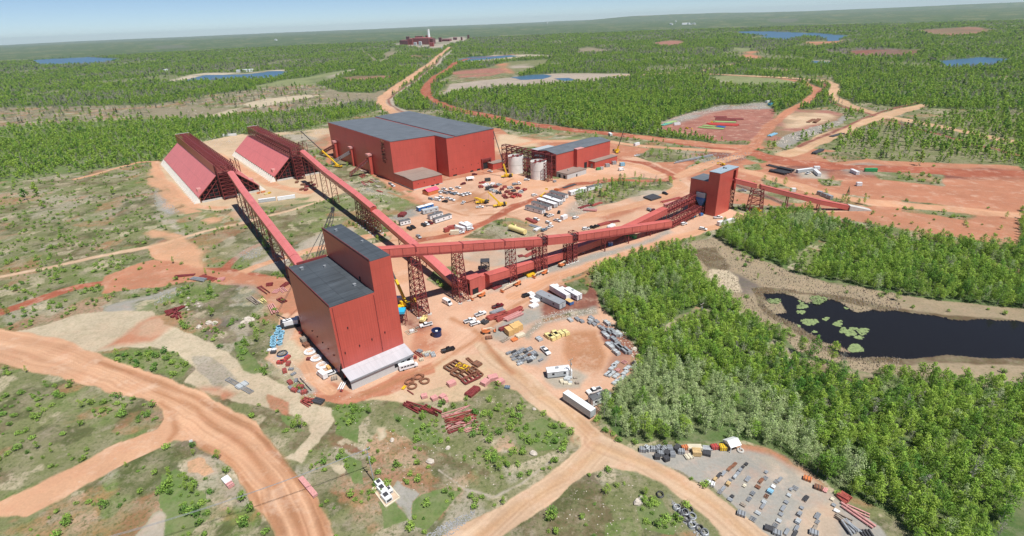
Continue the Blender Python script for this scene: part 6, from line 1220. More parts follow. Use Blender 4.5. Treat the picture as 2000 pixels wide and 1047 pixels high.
for a, b, lab, mt in (((875, 450), (890, 447), 'upper red container in the small cluster', STEELP), ((868, 454), (876, 452), 'lower short red container in the small cluster', STEELP), ((888, 447), (907, 452), 'long white container right of the red ones', WHITE), ((899, 441), (915, 448), 'white container with dark open bed behind it', WHITE), ((910, 440), (920, 446), 'rightmost white container of the small cluster', WHITE),
    ((880, 458), (897, 457), 'white low container at the front of the small cluster', CREAM), ((1402, 441), (1434, 434), 'white container at the edge of the wood below the slim tower', WHITE), ((1556, 338), (1586, 334), 'long grey container right of the dark pipe bundles', LGREY), ((1590, 336), (1600, 345), 'white container standing crosswise with an open dark end', WHITE), ((1589, 331), (1600, 331), 'small white container behind the crosswise one', WHITE),
    ((1662, 336), (1675, 342), 'white container alone near the right edge', WHITE), ((1688, 335), (1712, 335), 'green container at the right edge', GREEN), ((1097, 430), (1106, 426), 'tall white box trailer in the office yard', WHITE), ((506, 396), (539, 391.5), 'left long grey container in front of the right shed', LGREY), ((543, 391.5), (577, 386.5), 'right long white container in front of the right shed', WHITE),
    ((1596, 379.5), (1604, 381.5), 'left of three grey boxes beside the right road', GALV), ((1606, 383), (1615, 386), 'middle of three grey boxes beside the right road', GALV), ((1616, 387), (1624, 390), 'right of three grey boxes beside the right road', GALV), ((1543, 374.5), (1553, 374.5), 'white box behind the rightmost conveyor', WHITE), ((1672, 363), (1682, 363), 'white box near the right edge below the green container', WHITE),
    ((588, 936), (617, 971), 'long orange-red timber crate beside the left haul road', PINKST), ((948, 371.5), (956, 371), 'black box in the steel yard before the hall', DARKST), ((947, 354.5), (958, 353.5), 'dark long trailer beside the bright red pickup', DARKST), ((1239, 285), (1248, 283), 'white shed on the red yard beyond the narrow hall', WHITE), ((1316, 245), (1328, 244), 'white-roofed box on the far red pipe yard', WHITE),
    ((436, 266), (462, 265), 'white trailer behind the sheds at the scrub edge', WHITE), ((1190, 263), (1194, 266), 'small pale box by the far track', WHITE)):
    if lab.startswith('long orange-red'): container(a, b, lab, mt, 1.5, .9, nm='timber_crate'); continue
    container(a, b, lab, mt, 2.6, 2.7, roof=WHITE if mt in (LGREY,) else None)
o = thing('storage_tent', 'bright pink-roofed tent with orange sides in front of the hall annex', 'tent', G(842, 378), heading((828, 380), (855, 372))); m = MB(); m.profile([(-5.6, 0), (5.6, 0), (5.6, 3.2), (-5.6, 3.2)], -4, 4); m.build('side_wall', ORG, o); m = MB(); m.prism([(-5.8, -4.2, 3.2), (5.8, -4.2, 3.2), (5.8, 0, 5.0), (-5.8, 0, 5.0)], [(-5.8, -4.2, 3.35), (5.8, -4.2, 3.35), (5.8, 0, 5.15), (-5.8, 0, 5.15)]); m.prism([(-5.8, 0, 5.0), (5.8, 0, 5.0), (5.8, 4.2, 3.2), (-5.8, 4.2, 3.2)], [(-5.8, 0, 5.15), (5.8, 0, 5.15), (5.8, 4.2, 3.35), (-5.8, 4.2, 3.35)]); m.build('roof', MAG, o)
for u, v, s, lab in ((918, 352, 3.2, 'small white tent in front of the big hall'), (1428, 874, 2.0, 'white fabric tent on frame at the back of the gravel yard')):
    o = thing('white_tent', lab, 'tent', G(u, v), .3); m = MB(); m.prism([(-s, -s, 2.2), (s, -s, 2.2), (s, s, 2.2), (-s, s, 2.2)], [(-s, -.15, 3.3), (s, -.15, 3.3), (s, .15, 3.3), (-s, .15, 3.3)]); m.build('canopy', WHITE, o)
    m = MB(); [m.box(x - .1, x + .1, y - .1, y + .1, 0, 2.2) for x in (-s + .2, s - .2) for y in (-s + .2, s - .2)]; m.box(-s + .1, s - .1, s - .3, s - .2, .1, 2.2); m.build('post', WHITE, o)

# ------------------------------------------------------------------ cranes and lifts
def telescopic_crane(u, v, tip, tipxy, label, col=YEL, ang=0., fly=DARKST, split=.5):
    c = G(u, v); o = thing('mobile_crane', label, 'crane', (c.x, c.y, 0)); rz = math.radians(ang); g = lambda x, y, z: c + Matrix.Rotation(rz, 3, 'Z') @ Vector((x, y, z)); gf = lambda p, q, z=0.: g(p, q, z)
    m = MB(); m.fbox(gf, -5, 5, -1.3, 1.3, .7, 1.5); m.fbox(gf, 3.6, 5.4, -1.25, 1.25, 1.5, 2.6); m.build('carrier', col, o, world=True)
    for x in (-4, -2.6, 1.6, 3, 4.3):
        for s in (-1, 1): w = MB(); w.tube(g(x, s * 1.0, .6), g(x, s * 1.4, .6), .6, 10); w.build('wheel', TYRE, o, world=True)
    m = MB(); [m.fbox(gf, x - .2, x + .2, -3.4, 3.4, .5, .8) for x in (-3.4, 2.4)]; m.build('outrigger', DARKST, o, world=True)
    t = Vector((*tipxy, zat(tipxy[0], tipxy[1], tip))); b = c + Vector((0, 0, 2.6)); d = (t - b).normalized(); h = Vector((d.x, d.y, 0)).normalized(); hf = lambda p, q, z=0.: c + h * p + Vector((-h.y, h.x, 0)) * q + Vector((0, 0, z))
    m = MB(); m.fbox(hf, -3.2, 1.4, -1.2, 1.2, 1.55, 2.7); m.fbox(hf, -.2, 1.6, 1.3, 2.3, 1.6, 3.2); m.build('turret', col, o, world=True); m = MB(); m.fbox(hf, -4.4, -2.8, -1.4, 1.4, 1.5, 3.0); m.build('counterweight', DARKST, o, world=True)
    q = lerp(b, t, split); m = MB(); m.beam(b - d * 1, q, 1.15); m.build('boom', col, o, world=True); m = MB(); m.beam(q, t, .62); m.tube(lerp(b, t, .02) + Vector((0, 0, -.9)), lerp(b, t, .16), .25, 6); m.build('fly_boom', fly, o, world=True)
    hook = t + Vector((0, 0, -min(t.z - 2, 6))); m = MB(); m.beam(t, hook, .12); m.box(hook.x - .4, hook.x + .4, hook.y - .4, hook.y + .4, hook.z - 1, hook.z); m.build('hook_line', DARKST, o, world=True); return o
c = G(793, 598); telescopic_crane(793, 598, 500, (c.x - 9, c.y + 10), 'yellow mobile crane beside the tallest building with its boom raised along the wall', ang=35, split=.48)
c = G(976, 403); telescopic_crane(976, 403, 375, (c.x - 8, c.y - 1), 'yellow mobile crane in the central yard with boom leaning left', ang=20, split=.85, fly=YEL)
c = G(660, 327); telescopic_crane(660, 327, 256, (c.x - 34, c.y + 12), 'yellow crane behind the right shed, boom reaching high to the left', ang=-30, split=.42)
c = G(1004, 356); telescopic_crane(990, 346, 256, (c.x - 16, c.y + 22), 'dark-boomed crane between the big hall and the left silo', ang=10, split=.25)
c = G(1205, 300); telescopic_crane(1205, 298, 253, (c.x + 6, c.y), 'dark-boomed crane at the narrow hall’s right end', ang=80, split=.2)
c = G(942, 397); telescopic_crane(942, 397, 386, (c.x - 6, c.y + 3), 'yellow crane with lowered boom beside the long brown beam', ang=10, split=.8, fly=YEL)
# crawler crane with lattice boom, left of the tallest building
c = G(572, 636); o = thing('crawler_crane', 'white crawler crane with a tall black lattice boom left of the tallest building', 'crane', (c.x, c.y, 0)); g = frame(c.x, c.y, 70)
for s in (-2.4, 1.4): m = MB(); m.fbox(g, -3.6, 3.6, s, s + 1.1, 0, 1.2); m.build('track', TYRE, o, world=True)
m = MB(); m.fbox(g, -3.8, 2.6, -1.6, 1.6, 1.35, 3.4); m.fbox(g, 1.6, 3.2, 1.65, 2.6, 1.4, 3.3); m.build('house', WHITE, o, world=True); m = MB(); m.fbox(g, -4.9, -3.4, -2, 2, 1.4, 3.2); m.build('counterweight', DARKST, o, world=True)
bt = c + Vector((3, 4, 2.4)); tp = Vector((c.x + 17, c.y + 34, 0)); tp.z = zat(tp.x, tp.y, 410); m = MB(); d = (tp - bt); s = Vector((d.y, -d.x, 0)).normalized(); u = s.cross(d).normalized(); n = 22
def cc(t, i, j): w = .95 * min(1, t * 8 + .3, (1 - t) * 8 + .35); return lerp(bt, tp, t) + s * w * i + u * w * j
for i, j in ((1, 1), (1, -1), (-1, 1), (-1, -1)): [m.beam(cc(k / n, i, j), cc((k + 1) / n, i, j), .22) for k in range(n)]
for k in range(n):
    for (i, j), (i2, j2) in (((1, 1), (1, -1)), ((1, -1), (-1, -1)), ((-1, -1), (-1, 1)), ((-1, 1), (1, 1))): m.beam(cc(k / n, i, j), cc((k + 1) / n, i2, j2), .12)
m.build('lattice_boom', DARKST, o, world=True); m = MB(); mast = c + Vector((-4, -5, 9)); m.beam(c + Vector((0, 0, 3)), mast, .3); m.beam(c + Vector((-1, -1, 3)), mast + Vector((.6, .3, 0)), .3); m.beam(mast, tp, .1); m.beam(mast + Vector((.6, .3, 0)), tp, .1); m.beam(mast, c + Vector((-3.5, -1, 3)), .14); m.build('pendant', DARKST, o, world=True)
m = MB(); m.box(tp.x - .7, tp.x + .7, tp.y - .7, tp.y + .7, tp.z - .5, tp.z + 1.4); m.beam(tp, tp + Vector((-5, 2, 1.2)), .2); m.build('boom_head', DARKST, o, world=True)
def boomlift(u, v, bu, bv, label, col=ORG, arm=CREAM, z=1.2):
    c = G(u, v); e = G(bu, bv); o = thing('boom_lift', label, 'boom lift', (c.x, c.y, 0)); d = (e - c); h = d.normalized() if d.length > .1 else Vector((1, 0, 0)); f = lambda p, q, zz=0.: c + h * p + Vector((-h.y, h.x, 0)) * q + Vector((0, 0, zz))
    m = MB(); m.fbox(f, -1.6, 1.6, -1.1, 1.1, .5, 1.1); m.fbox(f, -2.1, .3, -.9, .9, 1.1, 2.1); m.build('chassis', col, o, world=True)
    for x in (-1.3, 1.3):
        for s in (-1, 1): w = MB(); w.tube(f(x, s * 1.05, .5), f(x, s * 1.4, .5), .5, 10); w.build('wheel', TYRE, o, world=True)
    k = f(-.8, 0, 2.6); m = MB(); m.beam(f(-1.6, 0, 2.0), f(d.length * .75, 0, 2.3), .5); m.beam(f(d.length * .75, 0, 2.3), f(d.length, 0, 1.3), .3); m.build('boom', arm, o, world=True)
    q = MB(); L = d.length; q.fbox(f, L - .2, L + .9, -1.1, 1.1, z - .6, z - .5); [q.fbox(f, L + a, L + a + .08, b_, b_ + .08, z - .5, z + .6) for a in (-.2, .8) for b_ in (-1.1, 0, 1.0)]; q.fbox(f, L - .2, L + .9, -1.1, -1.0, z + .5, z + .6); q.fbox(f, L - .2, L + .9, 1.0, 1.1, z + .5, z + .6); q.fbox(f, L + .8, L + .9, -1.1, 1.1, z - .2, z + .6); q.build('basket', col, o, world=True)
boomlift(1010, 557, 982, 571, 'largest orange boom lift with cream boom beside the low conveyor'); boomlift(1062, 535, 1044, 543, 'orange boom lift near the yellow gratings'); boomlift(1097, 520, 1105, 516, 'small orange lift right of the yellow gratings', z=1)
boomlift(940, 579, 923, 586, 'orange boom lift at the transfer house doorway'); boomlift(950, 650, 965, 648, 'orange boom lift left of the plywood crates'); boomlift(1058, 386, 1067, 379, 'yellow boom lift above the row of offices', YEL, YEL, 4)
boomlift(827, 628, 830, 624, 'small yellow lift behind the white pickup near the blue hopper', CYEL, CYEL); boomlift(1342, 252, 1350, 253, 'yellow loader on the far red pipe yard', YEL, DARKST); boomlift(1391, 240, 1396, 240, 'yellow loader among the far pipe rows', YEL, DARKST); boomlift(1411, 323, 1403, 321, 'yellow digger behind the slim red tower', YEL, YEL); boomlift(623, 336, 617, 318, 'white-boomed lift under the right shed’s conveyor head', REDP, WHITE, 6)
boomlift(1480, 412, 1484, 414, 'yellow machine at the foot of the broad tower', YEL, YEL); boomlift(753, 302, 760, 300, 'rust lift', RUST, RUST) if False else None

# ------------------------------------------------------------------ stored material
def bars(a, b, label, mt, n=4, w=.35, gap=.35, layers=1, cat='beam bundle', name='beam_bundle', group=None, h=None, round_=False, skew=0.):
    A, B = G(*a), G(*b); c = (A + B) / 2; L = (B - A).length; o = thing(name, label, cat, (c.x, c.y, 0), math.atan2((B - A).y, (B - A).x), group); rg = random.Random(int(a[0] * 7 + a[1] * 13)); h = h or w
    for j in range(n):
        m = MB()
        for l in range(layers):
            y = (j - (n - 1) / 2) * (w + gap) + rg.uniform(-.05, .05); l0 = -L / 2 * rg.uniform(.85, 1); l1 = L / 2 * rg.uniform(.85, 1); z = .18 + l * (h + .06); k = skew * rg.uniform(-1, 1)
            if round_: m.tube((l0, y, z + w / 2), (l1, y + k, z + w / 2), w / 2, 8)
            else: m.prism([(l0, y - w / 2, z), (l1, y + k - w / 2, z), (l1, y + k + w / 2, z), (l0, y + w / 2, z)], [(l0, y - w / 2, z + h), (l1, y + k - w / 2, z + h), (l1, y + k + w / 2, z + h), (l0, y + w / 2, z + h)])
        m.build('pipe' if round_ else 'beam', mt, o)
    m = MB(); W2_ = n * (w + gap) / 2; [m.box(x - .1, x + .1, -W2_, W2_, 0, .18) for x in (-L * .3, L * .3)]; m.build('dunnage', OLDWOOD, o); return o
def rack(a, b, label, mt, w=1.8, name='steel_rack', cat='steel rack', group=None, rungs=5, t=.14, z=.3):
    A, B = G(*a), G(*b); c = (A + B) / 2; L = (B - A).length; o = thing(name, label, cat, (c.x, c.y, 0), math.atan2((B - A).y, (B - A).x), group); m = MB()
    for y in (-w / 2, w / 2): m.box(-L / 2, L / 2, y - t / 2, y + t / 2, z, z + t * 1.5)
    m.build('rail', mt, o); m = MB(); [m.box(-L / 2 + L * i / rungs - t / 2, -L / 2 + L * i / rungs + t / 2, -w / 2 + t / 2, w / 2 - t / 2, z + .02, z + t * 1.3) for i in range(rungs + 1)]; m.build('rung', mt, o)
    m = MB(); [m.box(x - .15, x + .15, -w / 2 - .2, w / 2 + .2, 0, z) for x in (-L * .35, L * .35)]; m.build('dunnage', OLDWOOD, o); return o
def crate(u, v, L, w, h, ang, label, mt, name='crate', cat='crate', group=None, slats=True):
    c = G(u, v); t = math.radians(ang); e = G(u + math.cos(t) * 4, v - math.sin(t) * 2.6); rz = math.atan2((e - c).y, (e - c).x); o = thing(name, label, cat, (c.x, c.y, 0), rz, group)
    m = MB(); m.box(-L / 2, L / 2, -w / 2, w / 2, .15, h); m.build('case', mt, o); m = MB(); [m.box(-L / 2, L / 2, y - .1, y + .1, 0, .15) for y in (-w / 2 + .1, 0, w / 2 - .1)]; m.build('skid', OLDWOOD, o)
    if slats: m = MB(); [m.box(x - .07, x + .07, -w / 2 - .04, w / 2 + .04, .15, h + .04) for x in (-L / 2 + .3, 0, L / 2 - .3)]; m.build('strap', mt if mt in (PLY, WOOD) else DARKST, o)
    return o
# gravel yard, lower right: zoomed positions -> photo
zy = lambda x, y: (1360 + x * .21684, 820 + y * .21684)
YARD = [(130, 585, 18, 'crate', WHITE), (165, 548, 26, 'bars', WOOD), (205, 505, 24, 'rack', DARKST), (243, 488, 24, 'rack', GALV), (300, 445, 24, 'rack', RUST), (340, 412, 24, 'rack', RUST), (448, 405, 30, 'bars', DARKST), (418, 432, 26, 'bars', DARKST), (393, 465, 28, 'bars', GREY), (372, 490, 26, 'rack', GALV), (345, 525, 26, 'bars', LGREY), (300, 555, 38, 'pipes', GALV), (285, 587, 36, 'bars', WOOD),
    (462, 540, 32, 'rack', GALV), (432, 600, 30, 'bars', CREAM), (552, 612, 52, 'bars', RUST), (582, 555, 26, 'rack', RUST), (622, 530, 42, 'pipes', GALV), (628, 478, 30, 'bars', GALV), (722, 560, 40, 'pipes', GALV), (750, 545, 22, 'rack', GREY), (692, 608, 42, 'bars', WHITE), (663, 655, 56, 'bars', LBLUE), (630, 693, 42, 'pipes', RUST), (507, 670, 40, 'pipes', GALV), (475, 722, 36, 'pipes', GALV), (322, 697, 34, 'bars', DARKST), (302, 725, 50, 'bars', GALV), (212, 656, 42, 'pipes', GALV), (240, 628, 22, 'rack', GALV),
    (420, 770, 52, 'bars', OLDWOOD), (608, 745, 46, 'bars', LGREY), (598, 783, 22, 'rack', GALV), (552, 845, 56, 'bars', LGREY), (510, 898, 64, 'pipes', GALV), (404, 856, 24, 'crate', GREY), (808, 748, 42, 'bars', GREY), (780, 803, 28, 'rack', GREY), (760, 858, 42, 'bars', GALV), (742, 917, 50, 'bars', LGREY), (712, 955, 50, 'pipes', GREY), (652, 990, 26, 'crate', DARKST), (725, 1028, 32, 'crate', GREY), (890, 620, 56, 'pipes', GALV), (850, 632, 30, 'bars', GREY), (832, 686, 42, 'bars', LGREY), (985, 715, 36, 'rack', DARKST), (948, 800, 38, 'bars', GREY),
    (927, 858, 38, 'bars', GREY), (913, 925, 48, 'bars', LGREY), (900, 985, 26, 'rack', GREY), (888, 1032, 28, 'rack', DARKST), (812, 1015, 28, 'rack', GREY), (1090, 872, 40, 'rack', GREY), (1090, 922, 40, 'pipes', GALV), (1066, 980, 26, 'rack', OLDWOOD), (1057, 1028, 24, 'crate', GALV), (1236, 775, 40, 'bars', GREY), (1262, 828, 60, 'bars', WHITE), (1222, 722, 36, 'bars', CREAM), (1160, 640, 0, 'bars', PINKST), (998, 540, 0, 'crate', ORG), (1096, 620, 0, 'crate', RUST)]
CN = {'white_paint': 'white', 'sawn_timber': 'fresh timber', 'dark_steel': 'black', 'galvanised_steel': 'silvery', 'rusty_steel': 'rusty', 'grey_paint': 'dark grey', 'light_grey_paint': 'light grey', 'cream_paint': 'cream', 'pale_blue_paint': 'pale blue', 'weathered_timber': 'weathered wooden', 'faded_pink_steel': 'pink', 'orange_paint': 'orange'}
ROWN = ['far left corner', 'left edge', 'front left part', 'middle', 'back middle', 'right part', 'front']
for (x, y, L, k, mt) in YARD:
    u, v = zy(x, y); s = L * .21684 / 2; d = (s * .87, s * .5) if L else (2, -4); a, b = (u - d[0], v - d[1]), (u + d[0], v + d[1])
    where = 'left' if x < 400 else ('middle' if x < 700 else 'right'); wy = 'back' if y < 560 else ('centre' if y < 800 else 'front'); gp = 'bundles laid in rows on the lower right gravel yard'
    lab = CN.get(mt.name, 'grey') + ' ' + {'bars': 'beam bundle', 'pipes': 'pipe bundle', 'rack': 'open flat frame', 'crate': 'crate'}[k] + ', ' + where + ' ' + wy + ' of the lower right gravel yard'
    if k == 'bars': bars(a, b, lab, mt, 3 + (x % 2), .34, .05, 1 + (x % 2), group=gp)
    elif k == 'pipes': bars(a, b, lab, mt, 4, .22, .22, 1 + x % 2, 'pipe bundle', 'pipe_bundle', gp, round_=True)
    elif k == 'rack': rack(a, b, lab, mt, 2.2, group=gp)
    else: crate(u, v, 2.1, 1.6, .9, -30, lab, mt, group=gp)
    if k == 'bars' and L > 40: pass
for u, v, L, lab, mt in ((1255, 881, 2.6, 0, GREY), (1264, 879, 2.6, 0, LGREY), (1275, 880, 2.6, 0, GALV), (1286, 878, 2.6, 0, GREY), (1296, 880, 2.6, 0, GALV), (1308, 879, 2.6, 0, GREY), (1322, 878, 3.2, 0, DARKST), (1290, 889, 2.4, 0, GREY), (1302, 888, 2.4, 0, DARKST), (1313, 890, 2.2, 0, GREY), (1283, 895, 2.0, 0, DARKST), (1301, 899, 2.2, 0, DARKST), (1330, 885, 2.6, 0, GALV)):
    crate(u, v, L * .8, 1.6, 1.3, -10 + 37 * (int(u) % 5), 'grey wrapped bale in the back row of the gravel yard by the wood', mt, 'wrapped_bale', 'bale', 'grey wrapped bales at the back of the gravel yard')
bars((1341, 876), (1371, 876), 'long cream beams in the back row of the gravel yard', CREAM, 4, .4, .1, 2); bars((1371, 875), (1391, 877), 'silvery pipes beside the cream beams in the back row', GALV, 5, .3, .1, 1, round_=True, name='pipe_bundle', cat='pipe bundle'); bars((1351, 887), (1369, 888), 'short fresh timber pile near the white tent', WOOD, 4, .5, .05, 3, name='timber_pile', cat='timber'); crate(1345, 893, 2.5, 2, .6, 20, 'spilled pale boards near the grey bales', CREAM, 'board_pile', 'timber')
crate(1337, 877, 2, 1.4, 1.2, 10, 'orange box in the back row of the gravel yard', ORG); crate(1395, 876, 2.2, 1.6, 1.3, 10, 'red machine crate left of the white tent', REDP); crate(1411, 877, 2, 2, 1.4, 0, 'yellow crate left of the white tent', YEL); crate(1380, 888, 2.4, 1.8, 1, -20, 'dark crate in front of the silvery pipes', DARKST)
o = thing('tractor_tyre', 'single pale tyre lying right of the white tent', 'tyre', G(1446, 881)); m = MB(); m.torus((0, 0, .3), .8, .3, 16, 6); m.build('tread', CONC, o)
bars((1636, 966), (1658, 982), 'red beams on the bank at the right edge of the gravel yard', STEELP, 4, .5, .1, 2, skew=.8); bars((1640, 985), (1712, 1035), 'very long pink pipes at the right edge of the gravel yard', PINKST, 2, .6, .5, 1, round_=True, name='pipe_bundle', cat='pipe bundle'); bars((1650, 988), (1700, 1010), 'thinner pink pipes above the very long ones', PINKST, 2, .4, .6, 1, round_=True, name='pipe_bundle', cat='pipe bundle')
bars((1645, 1018), (1672, 1045), 'grey poles with a timber end near the right edge', GALV, 3, .45, .2, 2, skew=1); bars((1632, 1008), (1660, 1026), 'weathered poles beside the grey ones near the right edge', OLDWOOD, 3, .4, .2, 2, skew=1); bars((1686, 1035), (1696, 1050), 'short dark posts in the right corner', DARKST, 4, .4, .4, 1)
# coils of fencing in the lower middle verge
for i, (u, v) in enumerate(((1322, 993), (1330, 1000), (1338, 1003), (1346, 998), (1352, 1010), (1340, 1015), (1352, 1028), (1366, 1034), (1376, 1042), (1289, 968))):
    o = thing('wire_coil', 'one of the dark wire coils dumped on the verge left of the gravel yard track', 'coil', G(u, v), i, 'wire coils on the verge'); m = MB(); [m.torus((0, 0, .2 + k * .16), 1.1 - k * .06, .09, 14, 4, k, .2 + .1 * (k % 2)) for k in range(5)]; m.build('wire', DARKST if i % 2 else GALV, o)
# centre yard
z5 = lambda x, y: (940 + x * .2483, 560 + y * .2483)
for i, (a, b, mt, n, lab) in enumerate((((951, 625), (990, 612), STEELP, 5, 'longest dark red beams, left of the beam rows'), ((967, 628), (1021, 602), STEELP, 5, 'dark red beams in the middle of the beam rows'), ((985, 628), (1020, 613), PINKST, 4, 'pinkish beams at the right of the beam rows'), ((974, 647), (1000, 637), STEEL, 3, 'short dark red beams below the beam rows'), ((960, 616), (985, 606), GALV, 5, 'silvery sections behind the beam rows'), ((942, 634), (950, 628), DARKST, 4, 'black pipes right of the white car'))): bars(a, b, lab, mt, n, .5, .25, 2, skew=.5)
for u, v, lab in ((994.5, 652, 'left of three plywood crates'), (1004, 646.5, 'middle of three plywood crates'), (1012.5, 642, 'right of three plywood crates')): crate(u, v, 4.2, 2.6, 2.8, -55, lab, PLY, group='plywood crates')
bars((1008, 661), (1024, 654), 'pale timber pack below the plywood crates', CREAM, 4, .5, .05, 2, name='timber_pile', cat='timber'); bars((999, 667), (1010, 662), 'orange-brown boards beside the pale timber pack', ORG, 4, .5, .05, 1, name='timber_pile', cat='timber'); bars((978, 669), (992, 660), 'loose brown planks left of the timber', OLDWOOD, 3, .3, .5, 1, skew=1, name='timber_pile', cat='timber'); crate(955, 661, 3, 2, .8, 10, 'jumble of rusty fittings below the orange lift', RUST, 'scrap_heap', 'scrap')
for i, (a, b) in enumerate((((1036, 585), (1049, 580)), ((1038, 593), (1052, 587)), ((1036, 602), (1050, 596)), ((1032, 578), (1042, 574)))): bars(a, b, 'one of the white panel packs left of the long grey office', WHITE, 3, .9, .1, 1, name='panel_pack', cat='panels', group='white panel packs')
for i, (x, y) in enumerate(((528, 398), (556, 412), (582, 376), (592, 396), (630, 378), (662, 372))): crate(*z5(x, y), 3.8, 2.2, 1.5, -50, ('first', 'second', 'third', 'fourth', 'fifth', 'sixth')[i] + ' yellow timber pack from the left in the yard centre', CYEL, 'timber_pack', 'timber', 'yellow timber packs')
crate(*z5(455, 418), 3, 2.2, 1, -50, 'grey pallet at the left end of the yellow timber packs', LGREY, 'pallet', 'pallet')
rg = random.Random(3)
for i in range(7):
    for j in range(5):
        if rg.random() < .12: continue
        x = 215 + i * 16 + j * 38 + rg.uniform(-6, 6); y = 530 + i * 13 - j * 10 + i * j * .6 + rg.uniform(-5, 5); mt = rg.choice([GREY, LGREY, GALV, GREY, DARKST, RUST if rg.random() < .3 else GREY])
        crate(*z5(x, y), rg.uniform(1.6, 2.9), rg.uniform(.8, 1.2), rg.uniform(.4, .9), 35, 'grey bundle, column ' + 'one two three four five six seven'.split()[i] + ', row ' + 'one two three four five'.split()[j] + ' of the tight grid by the white pickup', mt, 'steel_bundle', 'steel bundle', 'grid of grey steel bundles in the centre yard')
for i, (x, y, L) in enumerate(((700, 268, 3), (757, 262, 3.2), (790, 278, 2.4), (866, 252, 3), (858, 270, 2.8), (855, 290, 2), (907, 280, 2.6), (888, 302, 2.4), (990, 295, 4), (940, 328, 3.4), (965, 346, 3.6), (968, 375, 3.4), (985, 397, 3.8), (1003, 360, 3.8), (1030, 352, 3.2), (1045, 378, 5), (1080, 378, 4.2), (1040, 422, 3.6), (1068, 445, 3.2), (1028, 460, 3.4), (1010, 475, 5), (1075, 480, 4.4), (1110, 500, 6.5), (1145, 512, 4.8), (1062, 526, 3.6))):
    crate(*z5(x, y), L, 1.7, 1.3 if L > 3.5 else .9, -52, ('first','second','third','fourth','fifth','sixth','seventh','eighth','ninth','tenth','eleventh','twelfth','thirteenth','fourteenth','fifteenth','sixteenth','seventeenth','eighteenth','nineteenth','twentieth','twenty-first','twenty-second','twenty-third','twenty-fourth','twenty-fifth')[i] + ' grey bundle from the top of the yard’s wood edge', (LGREY, GREY, GREEN if False else GREY, GALV)[i % 4], 'steel_bundle', 'steel bundle', 'grey bundles along the wood edge, upper group')
for i, (x, y, L) in enumerate(((1055, 612, 4), (1033, 642, 4), (1022, 692, 4.4), (996, 690, 3.6), (1073, 663, 2), (1060, 707, 3.4), (1148, 645, 3.6), (1130, 682, 3.8), (1110, 722, 3.8), (1202, 638, 2.6), (1056, 756, 3.6))): crate(*z5(x, y), L, 1.5, .7, 50, ('first','second','third','fourth','fifth','sixth','seventh','eighth','ninth','tenth','eleventh')[i] + ' light grey bundle in the lower group by the wood edge', LGREY if i != 4 else PINKST, 'steel_bundle', 'steel bundle', 'grey bundles along the wood edge, lower group')
rack(z5(1112, 605), z5(1138, 590), 'red frame lying between the grey bundles near the wood', PINKST)
o = thing('pallet_platform', 'heap of pallets and cable drums at the foot of the yard pole', 'pallets', G(1115, 745)); rg = random.Random(9)
for k in range(12): m = MB(); x, y = rg.uniform(-3.6, 3.6), rg.uniform(-2.4, 2.4); m.box(x - .7, x + .7, y - .6, y + .6, 0, rg.uniform(.2, 1.0)); m.build('pallet', rg.choice([CREAM, OLDWOOD, LGREY]), o)
# around the tallest building
c = G(853.5, 655); o = thing('blue_tank', 'dark blue open round tank with a white centre standing on the yard', 'tank', (c.x, c.y, 0)); m = MB(); m.pipe((0, 0, 0), 1.9, 2.1, 0, 3.0, 24); m.pipe((0, 0, 0), 2.1, 2.3, 2.7, 2.95, 24); m.build('shell', NAVY, o); m = MB(); m.tube((0, 0, 0), (0, 0, 2.4), .6, 12); m.build('core', WHITE, o); m = MB(); m.tube((0, 0, .05), (0, 0, .6), 1.89, 24); m.build('floor', DARKST, o)
o = thing('hopper', 'blue hopper with a cyan lid standing against the right side of the tallest building', 'hopper', (0, 0, 0)); c = G(786, 632); o.location = (c.x, c.y, 0)
m = MB(); m.prism([c + Vector((x, y, 2.6)) for x, y in ((-.6, -.6), (.6, -.6), (.6, .6), (-.6, .6))], [c + Vector((x, y, 6.2)) for x, y in ((-2, -2), (2, -2), (2, 2), (-2, 2))]); m.build('cone', NAVY, o, world=True)
m = MB(); m.box(c.x - 2.1, c.x + 2.1, c.y - 2.1, c.y + 2.1, 6.2, 7.4); m.build('lid', CYAN, o, world=True); m = MB(); tower(m, [c + Vector((x, y, 0)) for x, y in ((-2, -2), (2, -2), (2, 2), (-2, 2))], [c + Vector((x, y, 6.2)) for x, y in ((-2, -2), (2, -2), (2, 2), (-2, 2))], 2, .25); m.build('stand', STEEL, o, world=True)
rack((794, 652), (812, 645), 'pale pipe frame on the ground beside the blue hopper', CREAM, 3.5, rungs=3); crate(805, 649, 2, 1.4, 1.2, 10, 'white machine part on the pale pipe frame', WHITE, 'machine_part', 'machine'); crate(815, 641, 1.5, 1, .6, 30, 'dusty parts right of the white machine part', OLDWOOD, 'machine_part', 'machine')
o = thing('window_lorry', 'white cabin behind the yellow crane at the tallest building', 'cabin', G(778, 590)); m = MB(); m.box(-2, 2, -1.3, 1.3, .3, 3); m.build('wall', WHITE, o); m = MB(); m.box(-1.9, 1.9, -1.2, 1.2, 0, .3); m.build('base', DARKST, o)
for i, (u, v, r, lab) in enumerate(((606, 688, 2.35, 'farthest of three big white rings'), (618, 701, 2.25, 'middle of three big white rings'), (630, 715, 2.35, 'nearest of three big white rings'))):
    o = thing('white_ring', lab, 'ring', G(u, v), i, 'big white rings beside the tallest building'); m = MB(); m.pipe((0, 0, 0), r * .68, r * 1.08, .25, .6, 26); m.build('flange', WHITE, o); m = MB(); m.pipe((0, 0, 0), r * .64, r * .7, .0, .95, 26); m.build('hub', WHITE, o); m = MB(); [m.box(math.cos(t) * r * .85 - .1, math.cos(t) * r * .85 + .1, math.sin(t) * r * .85 - .1, math.sin(t) * r * .85 + .1, .6, .85) for t in (0, .8, 1.6, 2.4, 3.2, 4, 4.8, 5.6)]; m.build('bolts', GREY, o)
